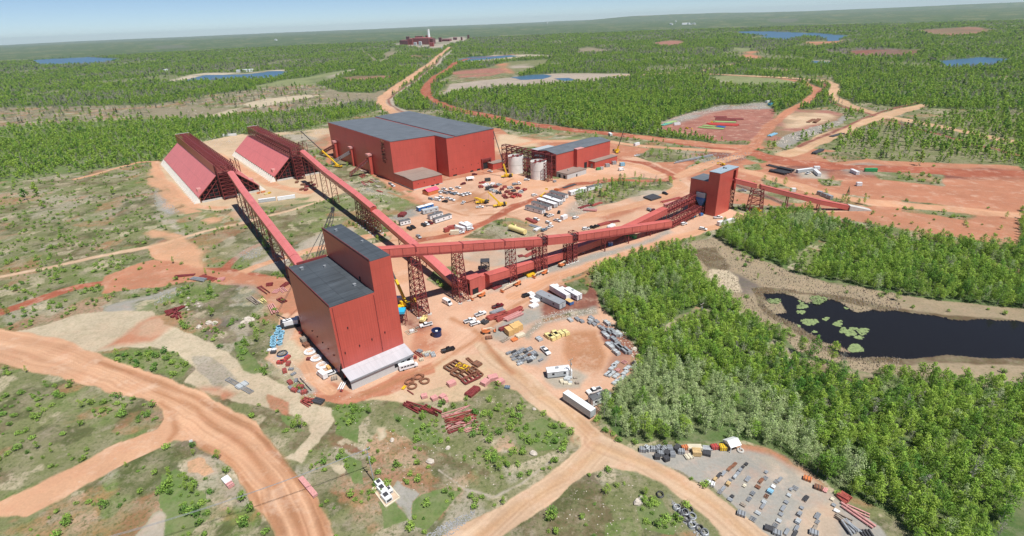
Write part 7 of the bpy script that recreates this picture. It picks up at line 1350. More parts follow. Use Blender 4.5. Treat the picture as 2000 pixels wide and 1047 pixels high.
zl = lambda x, y: (500 + x * .191, 600 + y * .191)
for x, y in ((240, 212), (236, 240), (220, 274), (268, 266), (256, 300), (254, 324), (186, 316), (182, 344), (180, 370), (180, 398), (245, 372), (300, 200)):
    o = thing('blue_ring', 'one of the pale blue steel rings stacked left of the tallest building', 'ring', G(*zl(x, y + 8)), x, 'pale blue rings'); m = MB(); m.pipe((0, 0, 0), .85, 1.15, 0, 1.1, 20); m.build('drum', LBLUE, o); m = MB(); m.pipe((0, 0, 0), .8, 1.35, 1.1, 1.25, 20); m.build('flange', LBLUE, o)
o = thing('gear_wheel', 'large spoked dark wheel with blue rim lying left of the tallest building', 'wheel', G(*zl(270, 482))); m = MB(); m.pipe((0, 0, 0), 1.9, 2.15, .2, .8, 28); m.build('rim', DARKST, o); m = MB(); [m.beam((0, 0, .5), (math.cos(t) * 1.95, math.sin(t) * 1.95, .5), .16) for t in [k * .785 for k in range(8)]]; m.build('spoke', GREY, o); m = MB(); m.pipe((0, 0, 0), 2.0, 2.3, 0, .2, 28); m.build('base_ring', BLUE, o)
crate(*zl(165, 440), 4, 1.6, .5, 5, 'white flat sheet left of the spoked wheel', WHITE, 'sheet_pack', 'sheets'); crate(*zl(180, 470), 2.2, 1.6, 1, 5, 'dark fittings below the white sheet', DARKST, 'machine_part', 'machine')
for i, (x, y) in enumerate(((250, 575), (286, 560), (326, 524), (333, 588), (296, 662), (350, 780), (395, 860), (455, 825), (495, 880))): crate(*zl(x, y), 2.6 - .1 * (i % 3), 1.6, 1.2, 25 * i, 'one of the red machine pieces in the line left of the tallest building', REDP if i < 3 else STEELP, 'machine_piece', 'machine', 'red machine pieces in the left line')
for i, (x, y) in enumerate(((360, 640), (385, 690), (412, 755), (352, 830), (455, 870))): crate(*zl(x, y), 2, 1.2, .7, 40 * i, 'one of the grey steel pieces in the line left of the tallest building', GREY, 'steel_piece', 'steel part', 'grey steel pieces in the left line')
bars((583, 741), (607, 767), 'long black pipes lying left of the tallest building', DARKST, 2, .35, .9, 1, round_=True, name='pipe_bundle', cat='pipe bundle'); bars((590, 782), (614, 788), 'crossed red trusses at the bend below the tallest building', STEELP, 5, .3, .3, 2, skew=2); bars((613, 783), (632, 788), 'dark slab and pipes beside the crossed red trusses', DARKST, 3, .8, .1, 1)
crate(594, 668, 2.8, 2.2, 2.2, -50, 'tan machine frame behind the white rings', OLDWOOD, 'machine_part', 'machine'); crate(598, 676, 3, 2.2, 1.4, -50, 'brown crate behind the white rings', RUST); crate(603, 703, 1.6, 1.4, 1, 0, 'small dark red box left of the white rings', STEEL); crate(642, 720, 2.8, 1.2, 1.1, -60, 'plywood box at the nearest white ring', PLY); crate(653, 741, 2.4, 1.8, .9, 20, 'brown cable spool behind the white van', OLDWOOD)
bars((664, 763), (672, 748), 'white bent pipes at the open end of the lean-to', WHITE, 3, .5, .3, 1, round_=True, name='pipe_bundle', cat='pipe bundle'); crate(667, 765, 1, .8, .8, 0, 'small red can at the lean-to’s open end', REDP); crate(588, 652, 1.5, 1, 1.4, 0, 'red pump against the dark side wall', REDP, 'pump', 'machine')
bars((809, 687), (826, 699), 'dark red beams right of the lean-to', STEEL, 2, .35, .5, 1); bars((815, 686), (824, 689), 'grey coil rods right of the lean-to', GREY, 5, .3, .1, 2); crate(811.5, 701, 1.2, .9, 1.4, 0, 'bright red bin at the lean-to’s right end', REDP)
for u, v in ((829, 692), (834, 695), (838, 690), (845, 692), (847, 696), (823, 704)): crate(u, v, 1.8, 1.4, .9, 20, 'one of the dusty pallets right of the lean-to', random.choice([OLDWOOD, LGREY, CREAM]), 'pallet', 'pallet', 'dusty pallets right of the lean-to')
for i, (u, v) in enumerate(((817.5, 737.5), (800, 747), (805.5, 756), (830, 746))):
    o = thing('rusty_ring', ('farthest', 'left', 'nearest', 'right')[i] + ' of four rusty ring frames below the minibus', 'ring', G(u, v), i, 'rusty ring frames'); m = MB(); m.pipe((0, 0, 0), 1.35, 1.75, .1, .65, 22); m.build('shell', RUST, o); m = MB(); m.pipe((0, 0, 0), 1.2, 1.95, .5, .62, 22); m.build('flange', RUST, o); m = MB(); m.box(1.4, 2.2, -.6, .6, 0, 1.1); m.build('bracket', RUST, o)
bars((786, 762), (792, 755), 'small yellow beams beside the rusty rings', YEL, 2, .4, .2, 1); bars((795, 763), (808, 772), 'thin dark red post below the rusty rings', STEEL, 1, .35, 0, 1)
for i, (u, v, L, w) in enumerate(((829, 776, 2.6, 2.3), (848.5, 780, 2.7, 2.5), (865, 777, 2.6, 2.4), (870, 784, 2.5, 2.4), (882, 752, 3.6, 2.8), (948, 750, 3.8, 3), (963, 741, 4.4, 3.2), (977, 749, 3.6, 2.8))): crate(u, v, L * .85, w * .85, 1.2 if i < 4 else 1.6, 20 + (i % 3) * 15, ('leftmost', 'second', 'third', 'fourth', 'dark-fronted', 'sixth', 'largest', 'rightmost')[i] + ' pale pink steel box along the front of the pale yard', PINKST, 'steel_box', 'steel box', 'pink steel boxes', slats=False)
for i, (a, b, w, mt) in enumerate((((873, 724), (897, 710), 4.2, RUST), ((885, 735), (912, 717), 3.0, RUST), ((897, 741), (930, 724), 4.2, RUST), ((905, 749), (935, 735), 3.2, STEEL), ((918, 722), (938, 738), 3.0, RUST), ((893, 716), (916, 724), 2.4, YEL))):
    rack(a, b, ('leftmost', 'second', 'widest', 'nearest', 'crosswise', 'yellow-edged')[i] + ' rusty steel frame in the scrap rows before the tall building', mt, w, name='scrap_rack', group='rusty frames of the pale yard', rungs=4, t=.45, z=.5)
crate(932, 713, 3.4, 2.8, 1.0, -40, 'brown heaped grating at the upper end of the rusty frames', RUST, 'grating_heap', 'scrap'); bars((911, 700), (925, 712), 'brown angle beams above the rusty frames', RUST, 2, .5, .3, 1); bars((913, 776), (934, 759), 'dark red beam pack at the scrub edge', STEEL, 5, .5, .15, 2); crate(991, 758, 2, 1.4, .8, -10, 'small blue-grey crate at the road edge', BLUEGREY)
bars((789, 789), (824, 803), 'red lattice trusses half hidden in the scrub', STEEL, 3, .4, .5, 2, skew=1.2); bars((825, 796), (859, 812), 'dark red trusses right of the first ones in the scrub', STEEL, 4, .4, .4, 2, skew=1)
for i, (a, b, mt) in enumerate((((862, 815), (922, 796), PINKST), ((866, 822), (930, 806), STEELP), ((868, 828), (934, 816), STEEL), ((872, 838), (932, 822), PINKST), ((872, 845), (905, 832), STEEL), ((905, 842), (936, 828), PINKST))): bars(a, b, ('topmost', 'second', 'third', 'fourth', 'lowest left', 'lowest right')[i] + ' of the long red steel lengths heaped in the scrub', mt, 4, .26, .5, 1, skew=2.6, group='red steel heap in the scrub')
# transformer pad and generator units
pd = [G(727.5, 955), G(753.5, 939.6), G(781, 972.5), G(753.5, 991)]; o = thing('generator_pad', 'pale timber-edged pad in the lower scrub carrying white generators', 'pad', pd[0]); m = MB(); m.prism([p + Vector((0, 0, 0)) for p in pd], [p + Vector((0, 0, .18)) for p in pd]); m.build('fill', mat('pad_fill', (.50, .38, .27), .9), o, world=True)
m = MB(); [m.beam(pd[k] + Vector((0, 0, .2)), pd[(k + 1) % 4] + Vector((0, 0, .2)), .35) for k in range(4)]; m.build('edging', CREAM, o, world=True)
for u, v, L, w, h, lab in ((742, 952, 2.6, 1.8, 2.0, 'uppermost white generator on the pad'), (748, 962, 3.2, 2.0, 1.8, 'middle white generator on the pad'), (756, 976, 3.0, 2.2, 1.6, 'lowest and broadest white generator on the pad'), (761, 962, 2.0, 1.5, 1.3, 'small white unit at the right of the pad')):
    o = crate(u, v, L, w, h, -60, lab, WHITE, 'generator', 'generator', slats=False); o.location.z = .19; m = MB(); m.box(-L * .35, L * .1, -w * .3, w * .3, h + .003, h + .3); m.box(L / 2, L / 2 + .05, -w * .35, w * .35, .5, h - .4); m.build('grille', DARKST, o)
def pole(u, v, h, label, crossarm=2.2, lean=(0, 0), ang=.6, mt=OLDWOOD):
    c = G(u, v); o = thing('power_pole', label, 'power pole', (c.x, c.y, 0), 0); t = Vector((lean[0], lean[1], h)); m = MB(); m.tube((0, 0, 0), t, .17, 8, .11); m.build('post', mt, o); d = Vector((math.cos(ang), math.sin(ang), 0)) * crossarm / 2
    m = MB(); m.beam(t * .96 - d, t * .96 + d, .18); m.beam(t * .82 - d * .6, t * .82 + d * .6, .16); m.build('crossarm', mt, o); m = MB(); [m.tube(t * .96 + d * k + Vector((0, 0, .05)), t * .96 + d * k + Vector((0, 0, .4)), .08, 6) for k in (-.9, 0, .9)]; m.build('insulator', WHITE, o)
    m = MB(); m.tube(t * .72 + Vector((.3, 0, -.4)), t * .72 + Vector((.3, 0, .4)), .25, 8); m.build('transformer', GALV, o); return c + t * .96, d
p1, d1 = pole(731, 942, 12.3, 'grey power pole beside the generator pad in the lower scrub', lean=(-.9, 1.6), mt=GALV); p2, _ = pole(1114, 737, 8.4, 'wooden power pole beside the pale office in the yard'); p3, _ = pole(1367, 627, 9, 'power pole standing in the wood near the pond'); pole(1653, 452, 8, 'power pole beside the rail line at the right')
m = MB(); o = thing('power_line', 'thin power lines crossing the left haul road from the grey pole', 'cable', p1)
far = G(60, 1090, 11.)
for k in (-1, 0, 1): 
    a = p1 + d1 * k * .9; b = far + d1 * k; pts = [lerp(a, b, i / 14) - Vector((0, 0, 4 * 2.2 * (i / 14) * (1 - i / 14))) for i in range(15)]; [m.beam(pts[i], pts[i + 1], .05) for i in range(14)]
m.build('wire', GALV, o, world=True)
# lower left and left
crate(444, 941, 3, 2, 1.2, -60, 'white box with a red block beside the left haul road', WHITE, 'road_crate', 'crate', slats=False); crate(449, 948, 3, 1.8, 1.0, -60, 'red block standing against the white box by the left haul road', PINKST, 'road_crate', 'crate'); o = thing('road_sign', 'small white sign at the left road fork', 'sign', G(374.6, 866), .5); m = MB(); m.box(-.5, .5, -.05, .05, .6, 1.5); m.build('board', WHITE, o); m = MB(); m.box(-.06, .06, .06, .14, 0, 1.4); m.build('post', GALV, o)
for i, (a, b) in enumerate((((322, 612), (352, 605)), ((325, 618), (362, 600)), ((335, 622), (350, 612)), ((340, 604), (348, 625)))): bars(a, b, 'one of the dark red beam packs in the heap at the left edge', STEEL, 3, .45, .2, 2, skew=1, group='red beam heap at the left edge')
rack((444, 741), (464, 752), 'dark ladder frame left of the grey angular structure on the sand', GREY, 1.8, rungs=8); rack((474, 758), (492, 768), 'dark ladder frame right of the grey angular structure on the sand', GREY, 1.8, rungs=8); crate(473, 754, 4.4, 3, .8, 40, 'grey angular structure lying on the pale sand', LGREY, 'steel_structure', 'steel part')
for i, (a, b, mt, lab) in enumerate((((340, 541), (382, 537), STEEL, 'dark red pipes on the verge left of the red track'), ((375, 545), (402, 549), GALV, 'grey pipes on the verge below the red track'), ((392, 539), (424, 548), STEELP, 'red beams on the verge below the red track'), ((425, 548), (440, 546), PINKST, 'short red stack at the end of the verge row'), ((505, 560), (525, 575), STEEL, 'dark red frame pack in the red laydown, left'), ((520, 558), (534, 556), STEEL, 'dark red beams at the top of the red laydown'), ((535, 574), (545, 566), PINKST, 'pink rods in the middle of the red laydown'), ((545, 585), (556, 592), STEEL, 'dark red rods in the lower red laydown'), ((550, 562), (564, 552), STEEL, 'dark red beams under the left conveyor end'), ((528, 596), (538, 614), PINKST, 'long pink plate at the scrub edge beside the red laydown'), ((548, 563), (556, 572), PINKST, 'pink bars right of the red laydown'), ((486, 582), (504, 596), OLDWOOD, 'pale logs beside the red laydown'), ((508, 585), (518, 592), CYEL, 'yellow and blue sheets beside the pale logs'))): bars(a, b, lab, mt, 4, .4, .4, 1 + i % 2, skew=.6)
# storage before the halls and by the low conveyor
for i, (a, b, mt, lab) in enumerate((((962, 566), (978, 558), STEEL, 'dark red beams beside the transfer house'), ((1000, 545), (1020, 538), STEEL, 'dark red beams beneath the narrow lattice tower'), ((1022, 537), (1046, 528), YEL, 'yellow gratings spread beside the low conveyor'), ((1028, 541), (1046, 537), YEL, 'second row of yellow gratings by the low conveyor'), ((1025, 503), (1048, 490), STEELP, 'long red beam behind the narrow lattice tower'), ((1028, 489), (1042, 485), STEEL, 'dark red uprights behind the narrow lattice tower'), ((1012, 502), (1022, 500), STEEL, 'dark red coil of steel behind the low conveyor'),
    ((1205, 517), (1222, 507), STEELP, 'long red pipe at the wood edge below the track'), ((1238, 503), (1262, 494), STEEL, 'dark red scrap beams at the wood edge below the track'), ((1028, 428), (1048, 437), STEELP, 'red beams above the yellow tank'), ((1034, 440), (1054, 446), GALV, 'galvanised strips right of the yellow tank'), ((1044, 452), (1056, 446), WHITE, 'white beam below the galvanised strips'), ((1130, 408), (1152, 401), STEEL, 'dark red beams at the scrub corner right of the offices'), ((1138, 411), (1166, 413), PINKST, 'pink steel pile at the scrub corner right of the offices'), ((1155, 403), (1175, 396), STEELP, 'red beams right of the pink pile'),
    ((1168, 442), (1190, 436), STEELP, 'left red steel pile behind the elevated conveyor'), ((1182, 436), (1210, 432), STEEL, 'dark red steel pile behind the elevated conveyor'), ((1188, 446), (1200, 440), WHITE, 'white beam pile behind the elevated conveyor'), ((1290, 396), (1330, 386), STEELP, 'long red lengths beside the unfinished truss'), ((1296, 402), (1340, 392), PINKST, 'pale red lengths beside the unfinished truss'), ((910, 397), (934, 389.5), RUST, 'very long brown beam pointing at the yellow crane'), ((1083, 371), (1092, 372), ORG, 'orange beams beside the haul track'), ((1100, 368), (1125, 360), DARKST, 'row of black pallets along the haul track'), ((782, 425), (790, 418), STEEL, 'dark red load at the foot of the embankment'),
    ((1499, 323), (1531, 331), DARKST, 'upper dark pipe bundle on the right plain'), ((1520, 329), (1550, 336), DARKST, 'second dark pipe bundle on the right plain'), ((1513, 332), (1544, 339), DARKST, 'third dark pipe bundle on the right plain'), ((1503, 335), (1536, 342), DARKST, 'lowest dark pipe bundle on the right plain'), ((1577, 240), (1590, 233), RUST, 'left rusty pipes on the pale sand pad'), ((1590, 241), (1600, 234), RUST, 'right rusty pipes on the pale sand pad'), ((1622, 268), (1646, 261), DARKST, 'black pipe beside the far rail bed'), ((1588, 302), (1606, 294), DARKST, 'black pipes at the far road edge'), ((1502, 267), (1516, 261), LBLUE, 'blue sheet beside the far road'), ((1316, 320), (1392, 305), GALV, 'long grey pipeline across the red plain'))):
    rd = mt in (DARKST, RUST) or 'pipe' in lab; bars(a, b, lab, mt, 1 if 'pipeline' in lab or 'very long' in lab else 4, .9 if i > 22 else .5, .25, 1 + (i % 2), name='pipe_bundle' if rd else 'beam_bundle', cat='pipe bundle' if rd else 'beam bundle', round_=rd, skew=.4 if i < 20 else 0)
rows = [((1394, 229), (1420, 229), STEEL), ((1394, 232), (1455, 233.5), STEEL), ((1396, 235.5), (1440, 236.5), STEEL), ((1392, 238), (1438, 239.5), LIME), ((1379, 241.5), (1445, 244.5), REDP), ((1384, 243.5), (1444, 246.5), REDP), ((1372, 246), (1398, 248), LIME), ((1364, 249), (1390, 251.5), LIME), ((1388, 251), (1415, 252.8), LIME), ((1400, 247.5), (1416, 249.5), BLUE), ((1292, 246), (1310, 241), TEAL), ((1300, 242), (1320, 237), LIME)]
for i, (a, b, mt) in enumerate(rows): bars(a, b, {'oxide_red_steel': 'dark red', 'lime_paint': 'lime green', 'bright_red_paint': 'bright red', 'blue_paint': 'blue', 'teal_paint': 'teal'}[mt.name] + ' pipe row, number ' + ('one two three four five six seven eight nine ten eleven twelve'.split())[i] + ' from the back of the far red yard', mt, 4, .9, .9, 1, 'pipe row', 'pipe_row', 'coloured pipe rows on the far red yard', round_=True)
c = G(1510, 205); container((1501, 206), (1521, 205), 'long bright blue roof on the far pad', CYAN, 5, 3, roof=CYAN); container((1455, 197), (1476, 196.5), 'long white stack left of the blue roof', WHITE, 5, 2.5); container((1496, 201), (1506, 200), 'white stack behind the blue roof', WHITE, 5, 3)
# yellow cylindrical tank lying down
a, b = G(996, 449), G(1026, 459); o = thing('yellow_tank', 'pale yellow cylindrical tank lying beside the cross conveyor', 'tank', (a + b) / 2); m = MB(); u = Vector((0, 0, 2.1)); m.tube(a + u, b + u, 1.7, 18); m.build('shell', CYEL, o, world=True); m = MB(); c = lerp(a, b, .3); m.tube(c + u, c + Vector((1, 2.4, 3.6)), .5, 10); m.tube(lerp(a, b, .12) + u, lerp(a, b, .12) + u * 1.9, .6, 10); m.build('nozzle', CYEL, o, world=True); m = MB(); [m.box(q.x - .4, q.x + .4, q.y - 1, q.y + 1, 0, 1.0) for q in (lerp(a, b, .2), lerp(a, b, .8))]; m.build('saddle', OLDWOOD, o, world=True)
for u, v, lab in ((1190, 480, 'left blue barrel pair by the descending conveyor'), (1194, 480, 'right blue barrel pair by the descending conveyor')):
    o = thing('blue_barrel', lab, 'barrel', G(u, v), 0, 'blue barrels'); m = MB(); m.tube((0, 0, 0), (0, 0, 2.2), .9, 12); m.build('drum', BLUE, o); m = MB(); m.tube((0, 0, 2.2), (0, 0, 2.35), .95, 12); m.build('lid', WHITE, o)
o = thing('green_bin', 'green round bin under the descending conveyor', 'bin', G(1239, 465)); m = MB(); m.tube((0, 0, 0), (0, 0, 2.2), 1.5, 14, 1.7); m.build('drum', GREEN, o); m = MB(); m.beam((0, 0, 1.2), (-7, 2.5, 1.6), 1.2, .8); m.build('chute', GREEN, o)
for u, v, mt, lab in ((1096, 509, BLUEGREY, 'blue-grey crate pair by the low conveyor'), (1132, 494, LBLUE, 'pale blue crates under the right drive tower'), (1137, 493, WHITE, 'white bags beside the pale blue crates'), (1353, 425, CYAN, 'blue tote beside the unfinished truss'), (1369, 421, BLUE, 'small blue tote at the slim tower’s foot'), (1083, 356, GALV, 'grey tank at the narrow hall’s corner')): crate(u, v, 2.6, 2, 1.6, 20, lab, mt)
for u, v, lab in ((1186, 326, 'left of two grey cooling units at the narrow hall'), (1199, 321, 'right of two grey cooling units at the narrow hall')): crate(u, v, 4, 3, 3, 10, lab, GALV, 'cooling_unit', 'machine')
crate(1168, 332, 3.4, 2.4, 2.2, 10, 'green generator in front of the low red side building', GREEN, 'generator', 'generator'); crate(1175, 331, 2.6, 2.4, 2.4, 10, 'pale round unit beside the green generator', LGREY, 'generator', 'generator'); crate(1215, 324, 4.4, 3, 3, 10, 'blue tank group right of the low red side building', LBLUE, 'tank_group', 'tank')
o = thing('dark_pad', 'dark raised square pad on pale ground left of the slim red tower', 'pad', G(1274, 387)); m = MB(); q = [G(1256, 387), G(1275, 381), G(1292, 387), G(1272, 393)]; m.prism(q, [p + Vector((0, 0, 1.2)) for p in q]); m.build('slab', DARKST, o, world=True)
rg = random.Random(11); CL = [(944, 364), (951, 362), (958, 367), (962, 361), (968, 366), (974, 362), (980, 371), (986, 366), (991, 376), (997, 380), (1003, 374), (1008, 381), (1014, 384), (975, 378), (968, 375), (985, 383), (1018, 376), (1024, 372), (1002, 386), (960, 373), (939, 366), (996, 368), (1011, 369), (989, 387)]
for i, (u, v) in enumerate(CL):
    mt = rg.choice([STEEL, STEELP, STEEL, DARKST, LGREY, REDP, STEELP, WHITE]); a = rg.uniform(0, 3.14); d = (math.cos(a) * 4.2, math.sin(a) * 1.8); bars((u - d[0], v - d[1]), (u + d[0], v + d[1]), 'one of the ' + {'oxide_red_steel': 'dark red', 'primed_red_steel': 'red', 'dark_steel': 'black', 'light_grey_paint': 'grey', 'bright_red_paint': 'bright red', 'white_paint': 'white'}[mt.name] + ' steel packs in the crowded yard before the big hall', mt, 4, .6, .3, 2, skew=1.2, group='steel packs before the big hall')
for i in range(22):
    t = i / 21; u = 700 + 75 * t + rg.uniform(-10, 10); v = 342 + 45 * t + rg.uniform(-9, 9); mt = rg.choice([STEELP, PINKST, STEEL, ROCK]); bars((u - 5, v - 1.5), (u + 5, v + 2.5), 'one of the red steel lengths strewn on the embankment beside the upper conveyor', mt, 3, .4, .4, 1, skew=1.5, group='red steel strewn on the embankment') if u < 745 else None
for i, (u, v) in enumerate(((593, 362), (600, 366), (606, 358), (612, 363), (590, 371), (598, 372), (580, 357), (615, 370))): crate(u, v, 4.5, 2.5, 1.4, 10 * i, 'one of the dark red piles under the right shed’s conveyor head', STEEL if i % 2 else RUST, 'steel_pile', 'steel pile', 'dark red piles under the conveyor head')
for i, (u, v) in enumerate(((508, 372), (514, 376), (520, 380), (526, 378), (505, 378))): crate(u, v, 3.4, 2, 1.1, 15 * i, 'one of the yellow and orange packs beside the left shed’s front corner', (YEL, ORG, CYEL)[i % 3], 'material_pack', 'material', 'yellow and orange packs by the left shed')

# ------------------------------------------------------------------ boulders, rubble
def rockmesh(name, r, seed, mt=ROCK):
    rg = random.Random(seed); vs = []; n = 7
    for k, (z, q) in enumerate(((-.1, .95), (.35, 1.0), (.75, .62))): vs += [(math.cos(6.283 * i / n + k) * r * q * rg.uniform(.75, 1.1), math.sin(6.283 * i / n + k) * r * q * rg.uniform(.75, 1.1) * .8, r * z * rg.uniform(.85, 1.1)) for i in range(n)]
    fs = [(k * n + i, k * n + (i + 1) % n, (k + 1) * n + (i + 1) % n, (k + 1) * n + i) for k in (0, 1) for i in range(n)] + [tuple(range(2 * n, 3 * n))]
    return vs, fs
for i, (u, v, r, lab) in enumerate(((408, 632, 1.7, 'left pale boulder of a group in the left scrub'), (420, 633, 1.8, 'right pale boulder of a group in the left scrub'), (389, 640, 1.5, 'pale boulder at the edge of the sand strip'), (485, 628, 2.6, 'largest pale rock outcrop in the left scrub'), (476, 631, 1.6, 'pale rock left of the largest outcrop'), (493, 626, 1.8, 'pale rock right of the largest outcrop'), (840, 903, 1.5, 'white boulder in the lower middle scrub'), (875, 876, 1.0, 'small white boulder above the large one in the lower middle scrub'), (766, 861, 1.1, 'pale boulder beside the sandy hollow'),
    (1042, 887, 1.5, 'pale boulder among shrubs left of the road bend'), (1246, 982, 1.6, 'white slab in the lower scrub left of the gravel track'), (1253, 974, 1.0, 'grey stone behind the white slab'), (1043, 800, .9, 'pale stone at the road side above the bend'), (1239, 683, 1.3, 'pale boulder at the wood edge by the dark red ground'), (1240, 711, 1.6, 'large pale boulder at the lower wood edge'), (383, 589, .8, 'upper of three white blocks, right row'), (387, 594, .8, 'middle of three white blocks, right row'), (390, 599, .8, 'lower of three white blocks, right row'), (362, 596, .8, 'upper of three white blocks, left row'), (365, 601, .8, 'middle of three white blocks, left row'), (368, 606, .8, 'lower of three white blocks, left row'), (368, 583, 1, 'single pale boulder above the two rows of white blocks'), (1283, 482, 1.0, 'pale slab leaning at the wood edge below the track'))):
    vs, fs = rockmesh('boulder', r, i); m = MB(); m.add(vs, fs); o = m.build('boulder', ROCK); o.location = G(u, v); o.rotation_euler[2] = i; tag(o, lab, 'boulder')
def rubble(name, label, areas, mt):
    m = MB(); rg = random.Random(hash(name) % 1000 if False else len(name))
    for (pts, n, r0, r1) in areas:
        us = [p[0] for p in pts]; vs_ = [p[1] for p in pts]; k = 0
        while k < n:
            u, v = rg.uniform(min(us), max(us)), rg.uniform(min(vs_), max(vs_)); ins = False; j = len(pts) - 1
            for i in range(len(pts)):
                if (pts[i][1] > v) != (pts[j][1] > v) and u < (pts[j][0] - pts[i][0]) * (v - pts[i][1]) / (pts[j][1] - pts[i][1]) + pts[i][0]: ins = not ins
                j = i
            if not ins: continue
            k += 1; c = G(u, v); a, f_ = rockmesh('', rg.uniform(r0, r1), rg.randint(0, 99999)); m.add([(c.x + x * .62, c.y + y * .62, z * .62) for x, y, z in a], f_)
    o = m.build(name, mt); tag(o, label, 'rubble', None, 'stuff')
rubble('pale_rubble', 'loose pale stones and debris along banks and yard edges', [([(1052, 618), (1100, 605), (1165, 602), (1165, 612), (1060, 632), (1030, 660)], 260, .2, .6), ([(1290, 240), (1340, 222), (1400, 207), (1490, 200), (1500, 210), (1400, 216), (1300, 246)], 260, .5, 1.8), ([(1530, 268), (1580, 250), (1640, 236), (1650, 240), (1600, 262), (1510, 285)], 240, .5, 1.8), ([(1160, 620), (1200, 622), (1245, 680), (1260, 715), (1240, 730), (1225, 680)], 160, .2, .7),
    ([(700, 350), (770, 385), (760, 400), (700, 372)], 200, .2, .8), ([(520, 700), (560, 690), (620, 770), (600, 790), (560, 750)], 200, .12, .5), ([(1120, 395), (1160, 380), (1160, 410), (1110, 430)], 200, .3, .8), ([(1040, 520), (1180, 488), (1310, 450), (1320, 456), (1170, 505), (1020, 545)], 220, .12, .5), ([(640, 775), (760, 770), (1000, 770), (1110, 860), (1000, 950), (800, 960), (650, 900)], 200, .12, .45), ([(340, 560), (470, 545), (540, 640), (520, 690), (440, 690), (340, 600)], 120, .12, .5), ([(1110, 965), (1190, 920), (1290, 950), (1390, 1042), (1050, 1047)], 90, .12, .4),
    ([(980, 690), (1060, 735), (1180, 740), (1250, 700), (1180, 650), (1000, 680)], 200, .06, .18), ([(800, 640), (960, 600), (1000, 690), (860, 760), (700, 780)], 260, .06, .2), ([(700, 172), (742, 195), (640, 215), (480, 225), (320, 255), (320, 210), (560, 175)], 200, .6, 2.2), ([(1485, 215), (1500, 205), (1450, 210)], 40, .5, 1.5), ([(380, 268), (470, 262), (460, 280), (390, 290)], 120, .4, 1.4), ([(545, 255), (640, 248), (640, 262), (560, 266)], 120, .4, 1.4)], ROCK)
rubble('grey_rubble', 'loose grey broken rock on the pads and track banks', [([(830, 1047), (870, 1020), (930, 995), (925, 1010), (880, 1047)], 300, .15, .45), ([(1310, 975), (1350, 1010), (1385, 1047), (1360, 1047), (1325, 1010)], 200, .2, .6), ([(301, 372), (320, 385), (350, 412), (335, 420), (301, 400)], 200, .3, .8), ([(301, 575), (340, 562), (380, 555), (340, 580), (301, 600)], 160, .2, .6), ([(765, 425), (800, 410), (820, 405), (815, 420), (780, 432)], 160, .2, .6), ([(470, 490), (520, 480), (510, 500), (470, 515)], 140, .2, .7), ([(1345, 300), (1470, 298), (1440, 320), (1350, 318)], 200, .4, 1.2)], GROCK)

# ------------------------------------------------------------------ far plant and other far things
b0 = G(812, 88); o = thing('far_plant', 'distant red ore plant with a tall white chimney behind it', 'building', b0); sc = 1.0
def farbox(p, u0, u1, v, h, d, mt, name):
    a, b = G(u0, v), G(u1, v); m = MB(); c = [a, b, b + Vector((0, d, 0)), a + Vector((0, d, 0))]; m.prism(c, [q + Vector((0, 0, h)) for q in c]); m.build(name, mt, p, world=True)
for u0, u1, v, h, d, mt, nm in ((781, 797, 88, 38, 160, STEEL, 'left_wing'), (797, 806, 87.5, 48, 200, STEELP, 'main_hall'), (806, 838, 87, 52, 220, STEELP, 'main_hall'), (838, 846, 86.5, 44, 160, STEEL, 'right_wing'), (812, 826, 84.5, 62, 60, STEELP, 'roof_house'), (794, 800, 84.5, 60, 40, STEEL, 'roof_house'), (832, 836, 84, 66, 30, STEELP, 'roof_house')): farbox(o, u0, u1, v, h * .78, d, mt, nm)
for u0, u1, v, h, mt, lab in ((808, 813, 88.5, 18, WHITE, 'small white block in front of the distant red plant'), (818, 823, 89, 24, WHITE, 'taller white block in front of the distant red plant'), (828, 836, 94, 10, CREAM, 'low cream shed before the distant plant'), (839, 847, 91, 22, REDP, 'small red and white building right of the distant plant'), (861, 863, 97, 12, WHITE, 'white tank beside the far end of the haul road')):
    o = thing('far_building', lab, 'building', G(u0, v)); farbox(o, u0, u1, v, h, 40, mt, 'wall'); farbox(o, u0 - .2, u1 + .2, v, h + 2.5, 41, LGREY, 'roof') if False else None
c = G(838.5, 79); o = thing('chimney', 'tall white chimney behind the distant red plant', 'chimney', c); m = MB(); m.tube((0, 0, 0), (0, 0, zat(c.x, c.y, 57)), 13, 16, 8); m.build('stack', WHITE, o)
o = thing('far_stockyard', 'distant dark steel frames and heaps right of the chimney', 'stockyard', G(880, 80)); 
for u0, u1, v, h, d in ((857, 862, 82, 30, 60), (862, 878, 81, 14, 200), (885, 892, 78, 18, 60), (900, 903, 79, 24, 40), (913, 917, 78, 36, 30)): farbox(o, u0, u1, v, h, d, STEEL, 'frame')
def watertower(u, v, vt, label):
    c = G(u, v); h = zat(c.x, c.y, vt); o = thing('water_tower', label, 'water tower', c); m = MB(); m.tube((0, 0, 0), (0, 0, h * .75), h * .05, 8); m.build('stem', WHITE, o); m = MB(); R = h * .2
    for k in range(4): a0, a1 = -1.4 + k * .7, -1.4 + (k + 1) * .7; m.tube((0, 0, h * .8 + math.sin(a0) * R), (0, 0, h * .8 + math.sin(a1) * R), max(.5, math.cos(a0) * R * 1.3), 12, max(.5, math.cos(a1) * R * 1.3))
    m.build('bowl', WHITE, o)
watertower(1069, 49.5, 44, 'tiny white water tower near the centre of the skyline'); watertower(1319.5, 47, 40.5, 'white water tower above the distant hamlet on the right')
